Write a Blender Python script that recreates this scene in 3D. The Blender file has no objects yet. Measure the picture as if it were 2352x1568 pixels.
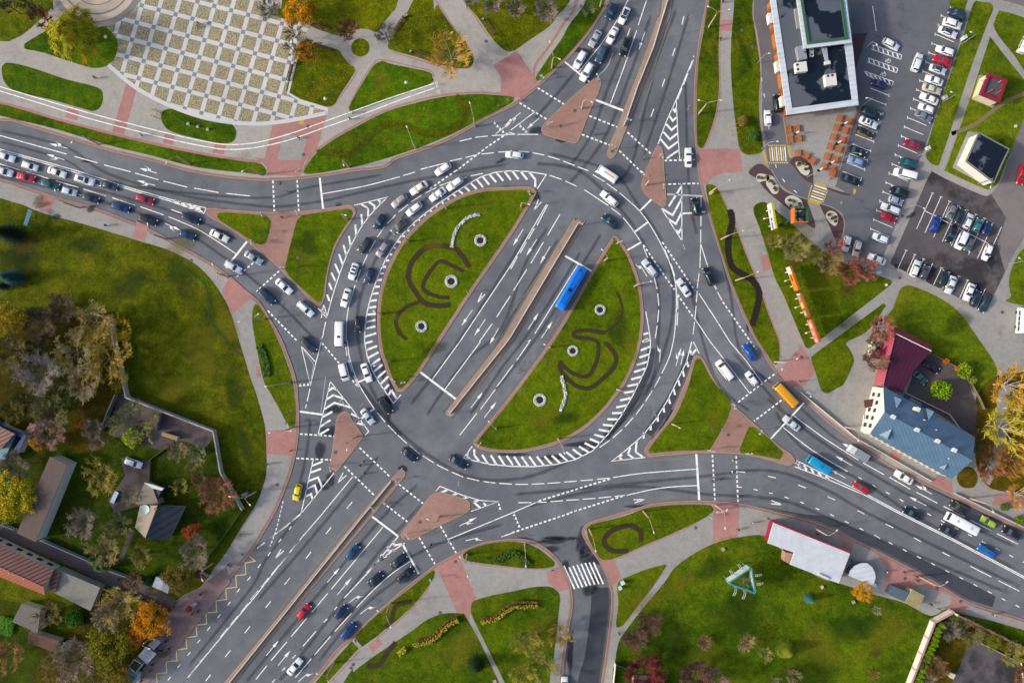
import bpy, bmesh, math, random
from mathutils import Vector, Matrix
from mathutils.geometry import tessellate_polygon
R = math.radians
random.seed(7)
scene = bpy.context.scene
# ------------------------------------------------------------------ camera, world, sun
S = 9.2            # plan units per metre
NX, NY, H = 1176.0, 808.0, 200.0
cam_d = bpy.data.cameras.new("camera"); cam = bpy.data.objects.new("camera", cam_d)
scene.collection.objects.link(cam); scene.camera = cam
cam.location = (0, -(NY-784)/S, H); cam.rotation_euler = (0, 0, 0)
cam_d.sensor_width = 36; cam_d.lens = 36*H/(2352/S); cam_d.shift_y = (NY-784)/2352
cam_d.clip_start = 1; cam_d.clip_end = 4000
SUN_EL, SUN_AZ = 28.0, 7.0     # light travels towards +x, slightly +y
w = bpy.data.worlds.new("World"); scene.world = w; w.use_nodes = True
wn = w.node_tree; bg = wn.nodes['Background']
sky = wn.nodes.new('ShaderNodeTexSky'); sky.sky_type = 'NISHITA'; sky.sun_disc = False
sky.sun_elevation = R(SUN_EL); sky.sun_rotation = R(270-SUN_AZ); sky.air_density = 1.0; sky.dust_density = 4.0; sky.ozone_density = 1.0
wn.links.new(sky.outputs[0], bg.inputs[0]); bg.inputs[1].default_value = 0.15
sun_d = bpy.data.lights.new("sun", 'SUN'); sun_d.energy = 2.0; sun_d.angle = R(4); sun_d.color = (1.0, 0.93, 0.84)
sun = bpy.data.objects.new("sun", sun_d); scene.collection.objects.link(sun)
ld = Vector((math.cos(R(SUN_EL))*math.cos(R(SUN_AZ)), math.cos(R(SUN_EL))*math.sin(R(SUN_AZ)), -math.sin(R(SUN_EL))))
sun.rotation_euler = ld.to_track_quat('-Z', 'Y').to_euler(); sun.location = (-100, 0, 120)
scene.view_settings.view_transform = 'Standard'; scene.view_settings.look = 'None'
scene.view_settings.exposure = 0.38; scene.view_settings.gamma = 1.0
scene.cycles.max_bounces = 4; scene.cycles.diffuse_bounces = 2; scene.cycles.glossy_bounces = 2
scene.cycles.transparent_max_bounces = 12
# ------------------------------------------------------------------ helpers
COL = scene.collection
ROWY = [0, 392.3, 784.6, 1176.0]
def W(fx, fy, z=0.0):
    k = (H-z)/H
    return Vector(((NX+(fx-NX)*k-1176)/S, -(NY+(fy-NY)*k-784)/S, z))
def P(s):
    "points of a plan string -> [(fx, fy, sharp)]"
    out = []; t = None
    for tok in s.split():
        if tok.endswith(':'):
            t = None if tok == 'F:' else (int(tok[0]), int(tok[1])); continue
        sh = tok.endswith('*'); a, b = tok.rstrip('*').split(','); a = float(a); b = float(b)
        if t: a, b = 588*t[0]+a*0.2502, ROWY[t[1]]+b*0.2502
        out.append((a, b, sh))
    return out
def smooth(pts, closed=True, n=4):
    out = []; N = len(pts)
    for i in range(N if closed else N-1):
        p1, p2 = pts[i], pts[(i+1) % N]
        p0 = pts[(i-1) % N] if (closed or i > 0) else p1
        p3 = pts[(i+2) % N] if (closed or i+2 < N) else p2
        if p1[2]: p0 = p1
        if p2[2]: p3 = p2
        for k in range(n):
            t = k/n
            v = [0.5*((2*p1[j])+(-p0[j]+p2[j])*t+(2*p0[j]-5*p1[j]+4*p2[j]-p3[j])*t*t+(-p0[j]+3*p1[j]-3*p2[j]+p3[j])*t**3) for j in (0, 1)]
            out.append((v[0], v[1]))
    if not closed: out.append((pts[-1][0], pts[-1][1]))
    return out
def inset(poly, d):
    N = len(poly); out = []
    a = sum(poly[i][0]*poly[(i+1) % N][1]-poly[(i+1) % N][0]*poly[i][1] for i in range(N))
    sg = 1 if a > 0 else -1
    for i in range(N):
        x0, y0 = poly[i-1]; x1, y1 = poly[i]; x2, y2 = poly[(i+1) % N]
        n1 = Vector((-(y1-y0), x1-x0)); n2 = Vector((-(y2-y1), x2-x1))
        n = (n1.normalized() if n1.length > 1e-6 else Vector((0, 0)))+(n2.normalized() if n2.length > 1e-6 else Vector((0, 0)))
        if n.length < 1e-6: n = n1
        n.normalize()
        out.append((x1+n.x*d*sg, y1+n.y*d*sg))
    return out
class MB:
    def __init__(s): s.v = []; s.f = []; s.m = []; s.a = []
    def quad(s, pts, m=0):
        i = len(s.v); s.v += [tuple(p) for p in pts]; s.f.append(tuple(range(i, i+len(pts)))); s.m.append(m)
    def box(s, c, d, rz=0.0, m=0, taper=1.0, tilt=None):
        M = Matrix.Translation(Vector(c)) @ Matrix.Rotation(rz, 4, 'Z')
        if tilt: M = M @ tilt
        i = len(s.v); hx, hy, hz = d[0]/2, d[1]/2, d[2]/2
        for z, t in ((-hz, 1), (hz, taper)):
            for x, y in ((-hx, -hy), (hx, -hy), (hx, hy), (-hx, hy)): s.v.append(tuple(M @ Vector((x*t, y*t, z))))
        for f in ((3, 2, 1, 0), (4, 5, 6, 7), (0, 1, 5, 4), (1, 2, 6, 5), (2, 3, 7, 6), (3, 0, 4, 7)):
            s.f.append(tuple(i+k for k in f)); s.m.append(m)
    def tube(s, pts, rs, n=6, m=0, cap=True):
        pts = [Vector(p) for p in pts]; i0 = len(s.v)
        for k, p in enumerate(pts):
            d = (pts[min(k+1, len(pts)-1)]-pts[max(k-1, 0)]).normalized()
            u = d.cross(Vector((0, 0, 1)) if abs(d.z) < 0.9 else Vector((1, 0, 0))).normalized(); q = d.cross(u)
            r = rs[k] if isinstance(rs, (list, tuple)) else rs
            for j in range(n):
                a = 2*math.pi*j/n; s.v.append(tuple(p+u*math.cos(a)*r+q*math.sin(a)*r))
        for k in range(len(pts)-1):
            for j in range(n):
                a = i0+k*n+j; b = i0+k*n+(j+1) % n; s.f.append((b, a, a+n, b+n)); s.m.append(m)
        if cap:
            s.f.append(tuple(i0+j for j in range(n))); s.m.append(m)
            e = i0+(len(pts)-1)*n; s.f.append(tuple(e+j for j in reversed(range(n)))); s.m.append(m)
    def ball(s, c, r, nu=8, nv=5, m=0, sq=(1, 1, 1)):
        c = Vector(c); i0 = len(s.v)
        for a in range(nv+1):
            th = math.pi*a/nv
            for b in range(nu):
                ph = 2*math.pi*b/nu
                s.v.append((c.x+r*sq[0]*math.sin(th)*math.cos(ph), c.y+r*sq[1]*math.sin(th)*math.sin(ph), c.z+r*sq[2]*math.cos(th)))
        for a in range(nv):
            for b in range(nu):
                p = i0+a*nu+b; q = i0+a*nu+(b+1) % nu; s.f.append((p, p+nu, q+nu, q)); s.m.append(m)
    def poly(s, pts2, z, m=0):
        "flat face of world xy points at height z"
        tri = tessellate_polygon([[Vector((p[0], p[1], 0)) for p in pts2]])
        i = len(s.v); s.v += [(p[0], p[1], z) for p in pts2]
        for t in tri:
            a, b, c = (Vector(s.v[i+k]) for k in t)
            t2 = t if (b-a).cross(c-a).z > 0 else (t[0], t[2], t[1])
            s.f.append(tuple(i+k for k in t2)); s.m.append(m)
    def prism(s, pts2, z0, z1, m=0, mside=None):
        s.poly(pts2, z1, m); N = len(pts2)
        ar = sum(pts2[i][0]*pts2[(i+1) % N][1]-pts2[(i+1) % N][0]*pts2[i][1] for i in range(N))
        o = pts2 if ar > 0 else list(reversed(pts2))
        i = len(s.v); s.v += [(p[0], p[1], z0) for p in o]+[(p[0], p[1], z1) for p in o]
        for k in range(N):
            l = (k+1) % N; s.f.append((i+k, i+l, i+N+l, i+N+k)); s.m.append(m if mside is None else mside)
    def ribbon(s, pts, wd, z, m=0):
        "strip of width wd (m) along world xy points; clean mitres"
        N = len(pts); i0 = len(s.v)
        for k in range(N):
            p = Vector(pts[k][:2]); a = Vector(pts[max(k-1, 0)][:2]); b = Vector(pts[min(k+1, N-1)][:2])
            d1 = (p-a).normalized() if (p-a).length > 1e-6 else (b-p).normalized()
            d2 = (b-p).normalized() if (b-p).length > 1e-6 else d1
            n1 = Vector((-d1.y, d1.x)); n2 = Vector((-d2.y, d2.x)); n = (n1+n2)
            n = n.normalized() if n.length > 1e-3 else n1
            sc = min(2.2, 1/max(0.3, n.dot(n1)))
            for sd in (-1, 1): s.v.append((p.x+n.x*wd/2*sd*sc, p.y+n.y*wd/2*sd*sc, z))
        for k in range(N-1):
            s.f.append((i0+2*k, i0+2*k+2, i0+2*k+3, i0+2*k+1)); s.m.append(m)
    def mesh(s, name, mats, sm=False):
        me = bpy.data.meshes.new(name); me.from_pydata(s.v, [], s.f)
        for x in (mats if isinstance(mats, (list, tuple)) else [mats]): me.materials.append(x)
        me.polygons.foreach_set('material_index', s.m)
        if sm: me.polygons.foreach_set('use_smooth', [True]*len(s.f))
        me.update(); return me
    def build(s, name, mats, parent=None, sm=False, **kw):
        o = bpy.data.objects.new(name, s.mesh(name, mats, sm)); COL.objects.link(o)
        if parent: o.parent = parent
        for k, v in kw.items(): o[k] = v
        return o
def empty(name, loc=(0, 0, 0), rz=0.0, label=None, cat=None, group=None):
    o = bpy.data.objects.new(name, None); COL.objects.link(o); o.location = loc; o.rotation_euler = (0, 0, rz)
    if label: o['label'] = ' '.join(label.split()[:16])
    if cat: o['category'] = cat
    if group: o['group'] = group
    return o
def dup(root, loc, rz=0.0, label=None, group=None, sc=None, name=None):
    r = root.copy(); COL.objects.link(r); r.location = loc; r.rotation_euler = (0, 0, rz)
    if sc is not None: r.scale = sc if hasattr(sc, '__len__') else (sc, sc, sc)
    if label: r['label'] = label
    if group: r['group'] = group
    for ch in root.children:
        c = ch.copy(); COL.objects.link(c); c.parent = r
        for g in ch.children:
            d = g.copy(); COL.objects.link(d); d.parent = c
    return r
def paint(root, part_mats):
    "object-level material of a copy's parts: {stem: material}"
    for ch in list(root.children)+[g for c in root.children for g in c.children]:
        st = ch.name.split('.')[0]
        if st in part_mats:
            ch.material_slots[0].link = 'OBJECT'; ch.material_slots[0].material = part_mats[st]
# ------------------------------------------------------------------ materials
K = 0.78
def lin(h, k=K):
    v = [int(h[i:i+2], 16)/255 for i in (0, 2, 4)]
    return tuple((c/12.92 if c <= 0.04045 else ((c+0.055)/1.055)**2.4)*k for c in v)+(1,)
def nt(name):
    m = bpy.data.materials.new(name); m.use_nodes = True; t = m.node_tree
    return m, t, t.nodes['Principled BSDF']
def nd(t, typ, **kw):
    n = t.nodes.new(typ)
    for k, v in kw.items(): setattr(n, k, v)
    return n
def noise(t, vec, scale, detail=3, rough=0.6):
    n = nd(t, 'ShaderNodeTexNoise'); n.inputs['Scale'].default_value = scale; n.inputs['Detail'].default_value = detail; n.inputs['Roughness'].default_value = rough
    if vec: t.links.new(vec, n.inputs['Vector'])
    return n.outputs['Fac']
def ramp(t, fac, stops):
    r = nd(t, 'ShaderNodeValToRGB'); e = r.color_ramp.elements
    e[0].position, e[0].color = stops[0]; e[1].position, e[1].color = stops[-1]
    for p, c in stops[1:-1]:
        x = e.new(p); x.color = c
    t.links.new(fac, r.inputs[0]); return r.outputs[0]
def mix(t, fac, a, b, mode='MIX'):
    m = nd(t, 'ShaderNodeMix', data_type='RGBA', blend_type=mode)
    for sock, v in ((0, fac), (6, a), (7, b)):
        if isinstance(v, (int, float, tuple)): m.inputs[sock].default_value = v
        else: t.links.new(v, m.inputs[sock])
    return m.outputs[2]
def mth(t, op, a, b=0.0, clamp=False):
    m = nd(t, 'ShaderNodeMath', operation=op); m.use_clamp = clamp
    for i, v in enumerate((a, b)):
        if isinstance(v, (int, float)): m.inputs[i].default_value = v
        else: t.links.new(v, m.inputs[i])
    return m.outputs[0]
def coords(t, kind='Object'): return nd(t, 'ShaderNodeTexCoord').outputs[kind]
def gray(v): return (v, v, v, 1)
def bump(t, b, h, strength=0.3, dist=0.05):
    n = nd(t, 'ShaderNodeBump'); n.inputs['Strength'].default_value = strength; n.inputs['Distance'].default_value = dist
    t.links.new(h, n.inputs['Height']); t.links.new(n.outputs[0], b.inputs['Normal'])
MATS = {}
def flat(h, rough=0.7, metal=0.0, var=0.12, scale=1.5, coat=0.0, k=K, spec=0.4):
    key = (h, rough, metal, var, scale, coat, k)
    if key in MATS: return MATS[key]
    m, t, b = nt('surface_'+h); c = lin(h, k)
    f = noise(t, coords(t), scale, 4)
    t.links.new(mix(t, f, tuple(x*(1-var) for x in c[:3])+(1,), tuple(min(1, x*(1+var)) for x in c[:3])+(1,)), b.inputs['Base Color'])
    b.inputs['Roughness'].default_value = rough; b.inputs['Metallic'].default_value = metal; b.inputs['Coat Weight'].default_value = coat
    b.inputs['Specular IOR Level'].default_value = spec
    MATS[key] = m; return m
def grass_mat(name, dark, mid, light, dry='7d7233', leaves=None, lamt=0.56, stretch=0.0):
    m, t, b = nt(name); v = coords(t)
    lin = lambda h: (lambda q: (q[0]*1.08, q[1]*1.2, q[2]*0.22, 1))(globals()['lin'](h))
    big = noise(t, v, 0.045, 4, 0.6); med = noise(t, v, 0.35, 5, 0.65); fine = noise(t, v, 3.5, 3, 0.75)
    c = ramp(t, mth(t, 'ADD', mth(t, 'MULTIPLY', big, 0.55), mth(t, 'MULTIPLY', med, 0.45)), [(0.36, lin(dark)), (0.49, lin(mid)), (0.62, lin(light))])
    dm = noise(t, v, 0.13, 5, 0.7)
    c = mix(t, mth(t, 'MULTIPLY', ramp(t, dm, [(0.52, gray(0)), (0.68, gray(1))]), 0.55), c, lin(dry))
    c = mix(t, 0.8, c, ramp(t, fine, [(0.28, gray(0.4)), (0.72, gray(1.45))]), 'MULTIPLY')
    c = mix(t, 0.7, c, ramp(t, noise(t, v, 1.1, 6, 0.8), [(0.35, gray(0.6)), (0.65, gray(1.3))]), 'MULTIPLY')
    if leaves:
        vo = nd(t, 'ShaderNodeTexVoronoi'); vo.inputs['Scale'].default_value = 2.2; t.links.new(v, vo.inputs['Vector'])
        msk = mth(t, 'MULTIPLY', ramp(t, vo.outputs['Distance'], [(0.10, gray(1)), (0.20, gray(0))]), ramp(t, noise(t, v, 0.16, 4, 0.7), [(lamt-0.06, gray(0)), (lamt+0.06, gray(1))]))
        c = mix(t, msk, c, lin(leaves))
    t.links.new(c, b.inputs['Base Color']); b.inputs['Roughness'].default_value = 0.95; b.inputs['Specular IOR Level'].default_value = 0.1
    bump(t, b, mth(t, 'ADD', fine, mth(t, 'MULTIPLY', med, 1.5)), 0.6, 0.25)
    return m
def asphalt_mat(name, base, dark, light, crack=True, patchy=0.0):
    m, t, b = nt(name); v = coords(t)
    big = noise(t, v, 0.03, 5, 0.6); med = noise(t, v, 0.25, 5, 0.6); fine = noise(t, v, 9, 2, 0.6)
    c = ramp(t, mth(t, 'ADD', mth(t, 'MULTIPLY', big, 0.6), mth(t, 'MULTIPLY', med, 0.4)), [(0.35, lin(dark)), (0.5, lin(base)), (0.65, lin(light))])
    c = mix(t, 0.35, c, ramp(t, fine, [(0.3, gray(0.75)), (0.7, gray(1.2))]), 'MULTIPLY')
    if patchy:
        pm = ramp(t, noise(t, v, 0.09, 6, 0.65), [(0.50, gray(0)), (0.60, gray(1))])
        c = mix(t, mth(t, 'MULTIPLY', pm, patchy), c, lin('2b2a2c'))
    if crack:
        vv = nd(t, 'ShaderNodeVectorMath', operation='ADD'); t.links.new(v, vv.inputs[0])
        nn = nd(t, 'ShaderNodeTexNoise'); nn.inputs['Scale'].default_value = 0.5; nn.inputs['Detail'].default_value = 5; t.links.new(v, nn.inputs['Vector'])
        sc = nd(t, 'ShaderNodeVectorMath', operation='SCALE'); sc.inputs['Scale'].default_value = 5; t.links.new(nn.outputs['Color'], sc.inputs[0]); t.links.new(sc.outputs[0], vv.inputs[1])
        vo = nd(t, 'ShaderNodeTexVoronoi', feature='DISTANCE_TO_EDGE'); vo.inputs['Scale'].default_value = 0.055; t.links.new(vv.outputs[0], vo.inputs['Vector'])
        cm = mth(t, 'MULTIPLY', ramp(t, vo.outputs['Distance'], [(0.0, gray(1)), (0.005, gray(0))]), ramp(t, noise(t, v, 0.04, 3), [(0.46, gray(0)), (0.6, gray(1))]))
        c = mix(t, mth(t, 'MULTIPLY', cm, 0.6), c, lin('2a2b30'))
    t.links.new(c, b.inputs['Base Color']); b.inputs['Roughness'].default_value = 0.8; b.inputs['Specular IOR Level'].default_value = 0.25
    bump(t, b, fine, 0.25, 0.02)
    return m
def paving_mat(name, base, dark, light, rows=1.2, stain='6e6a66'):
    m, t, b = nt(name); v = coords(t)
    big = noise(t, v, 0.06, 5, 0.65); med = noise(t, v, 0.7, 5, 0.65)
    c = ramp(t, mth(t, 'ADD', mth(t, 'MULTIPLY', big, 0.6), mth(t, 'MULTIPLY', med, 0.4)), [(0.34, lin(dark)), (0.5, lin(base)), (0.66, lin(light))])
    br = nd(t, 'ShaderNodeTexBrick'); br.inputs['Scale'].default_value = rows; br.inputs['Mortar Size'].default_value = 0.02
    br.inputs['Color1'].default_value = gray(1.06); br.inputs['Color2'].default_value = gray(0.92); br.inputs['Mortar'].default_value = gray(0.7); t.links.new(v, br.inputs['Vector'])
    c = mix(t, 0.8, c, br.outputs['Color'], 'MULTIPLY')
    sm = ramp(t, noise(t, v, 0.22, 6, 0.7), [(0.58, gray(0)), (0.72, gray(1))])
    c = mix(t, mth(t, 'MULTIPLY', sm, 0.4), c, lin(stain))
    t.links.new(c, b.inputs['Base Color']); b.inputs['Roughness'].default_value = 0.85; b.inputs['Specular IOR Level'].default_value = 0.2
    bump(t, b, med, 0.2, 0.02)
    return m
M_road = asphalt_mat('asphalt', '767a81', '666a72', '898c92')
M_lot = asphalt_mat('lot_asphalt', '72747b', '666870', '7e8087')
M_lot2 = asphalt_mat('dark_lot_asphalt', '645f62', '555156', '746e70', patchy=0.75)
M_lane = asphalt_mat('warm_asphalt', '8c8685', '7e7876', '979190')
M_fresh = asphalt_mat('fresh_asphalt', '474a53', '3c3f48', '525660', crack=False)
M_drive = asphalt_mat('drive_asphalt', '62595a', '50494b', '736a69')
M_blackroof = asphalt_mat('bitumen', '434a56', '2b323e', '5a616c', crack=False, patchy=0.0)
M_pave = paving_mat('grey_paving', 'adaba6', '9a9893', 'bab7b2')
M_plaza_grey = paving_mat('pale_paving', 'bbb6ae', 'aaa59d', 'c8c3bb')
M_pink = paving_mat('pink_paving', 'c08c86', 'b07d77', 'cc9a92')
M_band = paving_mat('kerbside_paving', 'a98379', '96736a', 'b69186')
M_island = paving_mat('island_paving', 'b38c7f', 'a07a6e', 'c09a8c', stain='7a5a50')
M_yellowtile = flat('d3ad5a'); M_kerb = flat('b3a296', 0.8, scale=4)
M_grass = grass_mat('grass', '33470f', '566513', '6e7a1a')
M_grass_nw = grass_mat('park_grass', '2b440f', '4a6413', '5f7c17', leaves='c98f1e', lamt=0.62)
M_grass_leaf = grass_mat('leafy_grass', '33440f', '5a6214', '7a7a1a', leaves='e8a81e', lamt=0.45)
M_grass_island = grass_mat('island_grass', '415410', '5a6b12', '6f7d18', dry='77732a')
M_grass_sw = grass_mat('rough_grass', '334010', '525812', '6c6e20', dry='86783a')
M_grass_yard = grass_mat('garden_grass', '20300c', '334411', '465616', dry='5a4c22', leaves='8a6a2a', lamt=0.52)
M_grass_se = grass_mat('meadow_grass', '2c440f', '4a5f14', '687620', dry='7c7440')
M_grass_ne = grass_mat('verge_grass', '4a5c18', '667426', '7d8636', dry='8c8440')
M_litter = grass_mat('leaf_litter', '3e3418', '5c4c28', '705c34', dry='80683c', leaves='a87c34', lamt=0.45)
M_soil = flat('463b28', 0.95, var=0.45, scale=5); M_soilblack = flat('332c28', 0.95, var=0.4, scale=5)
M_mulch = flat('5c4646', 0.95, var=0.3, scale=6); M_whitegravel = flat('dedccb', 0.9, var=0.12, scale=8)
M_median = paving_mat('median_paving', 'ab9486', '97806f', 'b8a494', stain='7a6656')
M_under = grass_mat('undergrowth', '2a2810', '453c18', '584c1e', dry='4c4028', leaves='6c6038', lamt=0.55)
M_hedgeflat = grass_mat('rank_grass', '2c3a10', '4a5414', '5f5e18', leaves='9a6a1c', lamt=0.52)
M_brightgrass = grass_mat('lush_grass', '2a4410', '365812', '486a18')
M_dirt = flat('8a7a58', 0.95, var=0.25, scale=2)
# worn road paint
def paint_mat(name, col, wear=0.7):
    m, t, b = nt(name); v = coords(t)
    msk = ramp(t, noise(t, v, 1.2, 5, 0.75), [(0.34, gray(1)), (0.48, gray(0))])
    c = mix(t, mth(t, 'MULTIPLY', msk, wear), lin(col, 1.0), lin('85878b')); t.links.new(c, b.inputs['Base Color']); b.inputs['Roughness'].default_value = 0.7
    return m
M_white = paint_mat('road_paint', 'f2f2f0'); M_faint = paint_mat('worn_paint', 'b9babb', 0.8); M_yel = paint_mat('yellow_paint', 'dcc058', 0.5)
# alpha patches: mesh attribute 'edge' 1 inside, 0 at the rim, broken up by noise
def patch_mat(name, col, strength=1.0, nscale=0.5, rough=0.7, lo=0.35, hi=0.62):
    m, t, b = nt(name); v = coords(t)
    at = nd(t, 'ShaderNodeAttribute'); at.attribute_name = 'edge'
    n = noise(t, v, nscale, 6, 0.7)
    f = ramp(t, mth(t, 'ADD', mth(t, 'MULTIPLY', at.outputs['Fac'], 0.62), mth(t, 'MULTIPLY', n, 0.55)), [(lo+0.1, gray(0)), (hi+0.12, gray(1))])
    b.inputs['Base Color'].default_value = lin(col); b.inputs['Roughness'].default_value = rough; b.inputs['Specular IOR Level'].default_value = 0.12
    t.links.new(mth(t, 'MULTIPLY', f, strength), b.inputs['Alpha']); return m
M_wet = patch_mat('damp_asphalt', '2d323d', 0.6, 0.7, lo=0.3, hi=0.7); M_oil = patch_mat('tyre_track', '46494f', 0.36, 0.35); M_rub = patch_mat('dusty_asphalt', 'b0a697', 0.5, 0.35)
M_drystain = patch_mat('dry_patch', '9a9183', 0.6, 0.5); M_darkgreen = patch_mat('thick_grass', '2c4408', 0.55, 0.3, lo=0.2, hi=0.95); M_brownpatch = patch_mat('trodden_soil', '6b4a28', 0.5, 0.6, lo=0.2, hi=0.9)
M_ragsoil = patch_mat('ragged_soil', '453a28', 1.0, 2.2, lo=.26, hi=.34); M_ragblack = patch_mat('ragged_dark_soil', '302a27', 1.0, 2.2, lo=.26, hi=.34); M_kerbdust = patch_mat('kerb_dust', 'a49a8e', 0.5, 0.45, lo=.3, hi=.75)
M_olive = patch_mat('dry_grass', '8a8220', 0.4, 0.3, lo=0.2, hi=0.95); M_wetroof = patch_mat('damp_roof', '101c2a', 0.9, 0.4)
def edge_mesh(name, verts, faces, edge, mat, **kw):
    me = bpy.data.meshes.new(name); me.from_pydata(verts, [], faces); me.materials.append(mat)
    a = me.attributes.new('edge', 'FLOAT', 'POINT'); a.data.foreach_set('value', edge); me.update()
    o = bpy.data.objects.new(name, me); COL.objects.link(o)
    for k, v in kw.items(): o[k] = v
    return o
class Patches:
    def __init__(s): s.v = []; s.f = []; s.e = []
    def blob(s, fx, fy, rx, ry, rot, z, seed=0):
        rnd = random.Random(seed+int(fx)); c = W(fx, fy); i = len(s.v); n = 20
        s.v.append((c.x, c.y, z)); s.e.append(1)
        ph = [rnd.uniform(0, 6.3) for _ in range(3)]
        for rr, e in ((0.55, 0.8), (1.0, 0.0)):
            for k in range(n):
                a = 2*math.pi*k/n; q = rr*(1+0.16*math.sin(2*a+ph[0])+0.1*math.sin(3*a+ph[1])+0.06*math.sin(5*a+ph[2]))
                x, y = q*rx/S*math.cos(a), q*ry/S*math.sin(a)
                s.v.append((c.x+x*math.cos(rot)-y*math.sin(rot), c.y+x*math.sin(rot)+y*math.cos(rot), z)); s.e.append(e)
        for k in range(n):
            l = (k+1) % n; s.f.append((i, i+1+k, i+1+l)); s.f.append((i+1+k, i+1+n+k, i+1+n+l, i+1+l))
    def track(s, pts, wd, z):
        pts = [W(p[0], p[1]) for p in pts]; N = len(pts); i = len(s.v)
        for k in range(N):
            a = pts[max(k-1, 0)]; b = pts[min(k+1, N-1)]; d = (b-a).normalized(); n = Vector((-d.y, d.x, 0))
            for q, e in ((-1, 0), (-0.35, .75), (0.35, .75), (1, 0)):
                p = pts[k]+n*wd/S/2*q; s.v.append((p.x, p.y, z)); s.e.append(e if 0 < k < N-1 else 0)
        for k in range(N-1):
            for j in range(3): a = i+4*k+j; s.f.append((a, a+4, a+5, a+1))
    def build(s, name, mat, **kw): return edge_mesh(name, s.v, s.f, s.e, mat, **kw)
# ------------------------------------------------------------------ the ground
ST = dict(kind='structure')
def xy(pts): return [tuple(W(p[0], p[1]))[:2] for p in pts]
def sheet(name, spec, z, mat, closed_smooth=True, extra=None):
    b = MB()
    for s in (spec if isinstance(spec, list) else [spec]):
        p = smooth(P(s)) if closed_smooth else [(q[0], q[1]) for q in P(s)]
        b.poly(xy(p), z)
    return b.build(name, mat, **ST)
b = MB(); b.quad([(-700, -600, -0.02), (700, -600, -0.02), (700, 600, -0.02), (-700, 600, -0.02)]); b.build('ground', M_grass_sw, **ST)
b = MB(); b.quad([(-175, -130, 0), (175, -130, 0), (175, 130, 0), (-175, 130, 0)]); b.build('road', M_road, **ST)
Z0 = 0.12
blocks = {
 'north_west': "F: -300,277* 0,277 60,289 125,308 175,323 250,346 350,370 425,391 500,405 588,414 628,414 688,411 763,402 813,393 883,385 913,365 988,340 1050,312 1113,275 1176,245 1201,228 1236,200 1276,162 1316,122 1351,78 1376,42 1401,0 1440,-80 1560,-300* -300,-300*",
 'south_west': "F: -300,340* 0,411 50,427 100,443 150,459 200,472 250,489 300,509 350,529 400,557 450,584 500,614 550,654 588,686 603,704 620,732 638,762 649,784 660,812 673,847 682,884 685,924 687,974 684,1009 679,1042 670,1079 658,1114 643,1152 632,1176 615,1206 600,1231 588,1252 550,1301 500,1361 450,1421 400,1483 350,1546 300,1608 50,1900* -300,1900*",
 'south': "F: 450,1900* 650,1645 710,1568 738,1536 763,1503 783,1481 805,1466 838,1431 888,1386 938,1343 988,1306 998,1298 1053,1268 1088,1253 1126,1242 1176,1237 1201,1237 1226,1243 1251,1256 1271,1273 1288,1293 1301,1318 1311,1346 1315,1376 1312,1413 1303,1463 1291,1568 1285,1700 1285,1900*",
 'south_east': "F: 1365,1900* 1370,1700 1381,1568 1388,1521 1396,1463 1402,1413 1405,1376 1401,1346 1391,1316 1376,1288 1358,1263 1346,1243 1338,1228 1337,1218 1343,1207 1356,1198 1388,1188 1436,1174 1496,1157 1551,1151 1626,1150 1701,1156 1764,1170 1784,1176 1839,1189 1899,1209 1964,1239 2014,1264 2064,1290 2114,1316 2164,1346 2214,1376 2264,1396 2314,1410 2400,1440 2700,1560* 2700,1900*",
 'north_east': "F: 1650,-300* 1630,-60 1622,0 1616,38 1608,75 1601,125 1596,175 1594,225 1594,275 1597,325 1603,392 1612,437 1623,480 1638,530 1656,587 1676,650 1696,700 1721,755 1738,784 1764,831 1789,864 1814,891 1837,912 1852,924 1889,959 1927,989 1964,1017 2002,1044 2064,1082 2139,1119 2214,1154 2276,1184 2352,1219 2450,1262 2700,1370* 2700,-300*",
}
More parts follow.
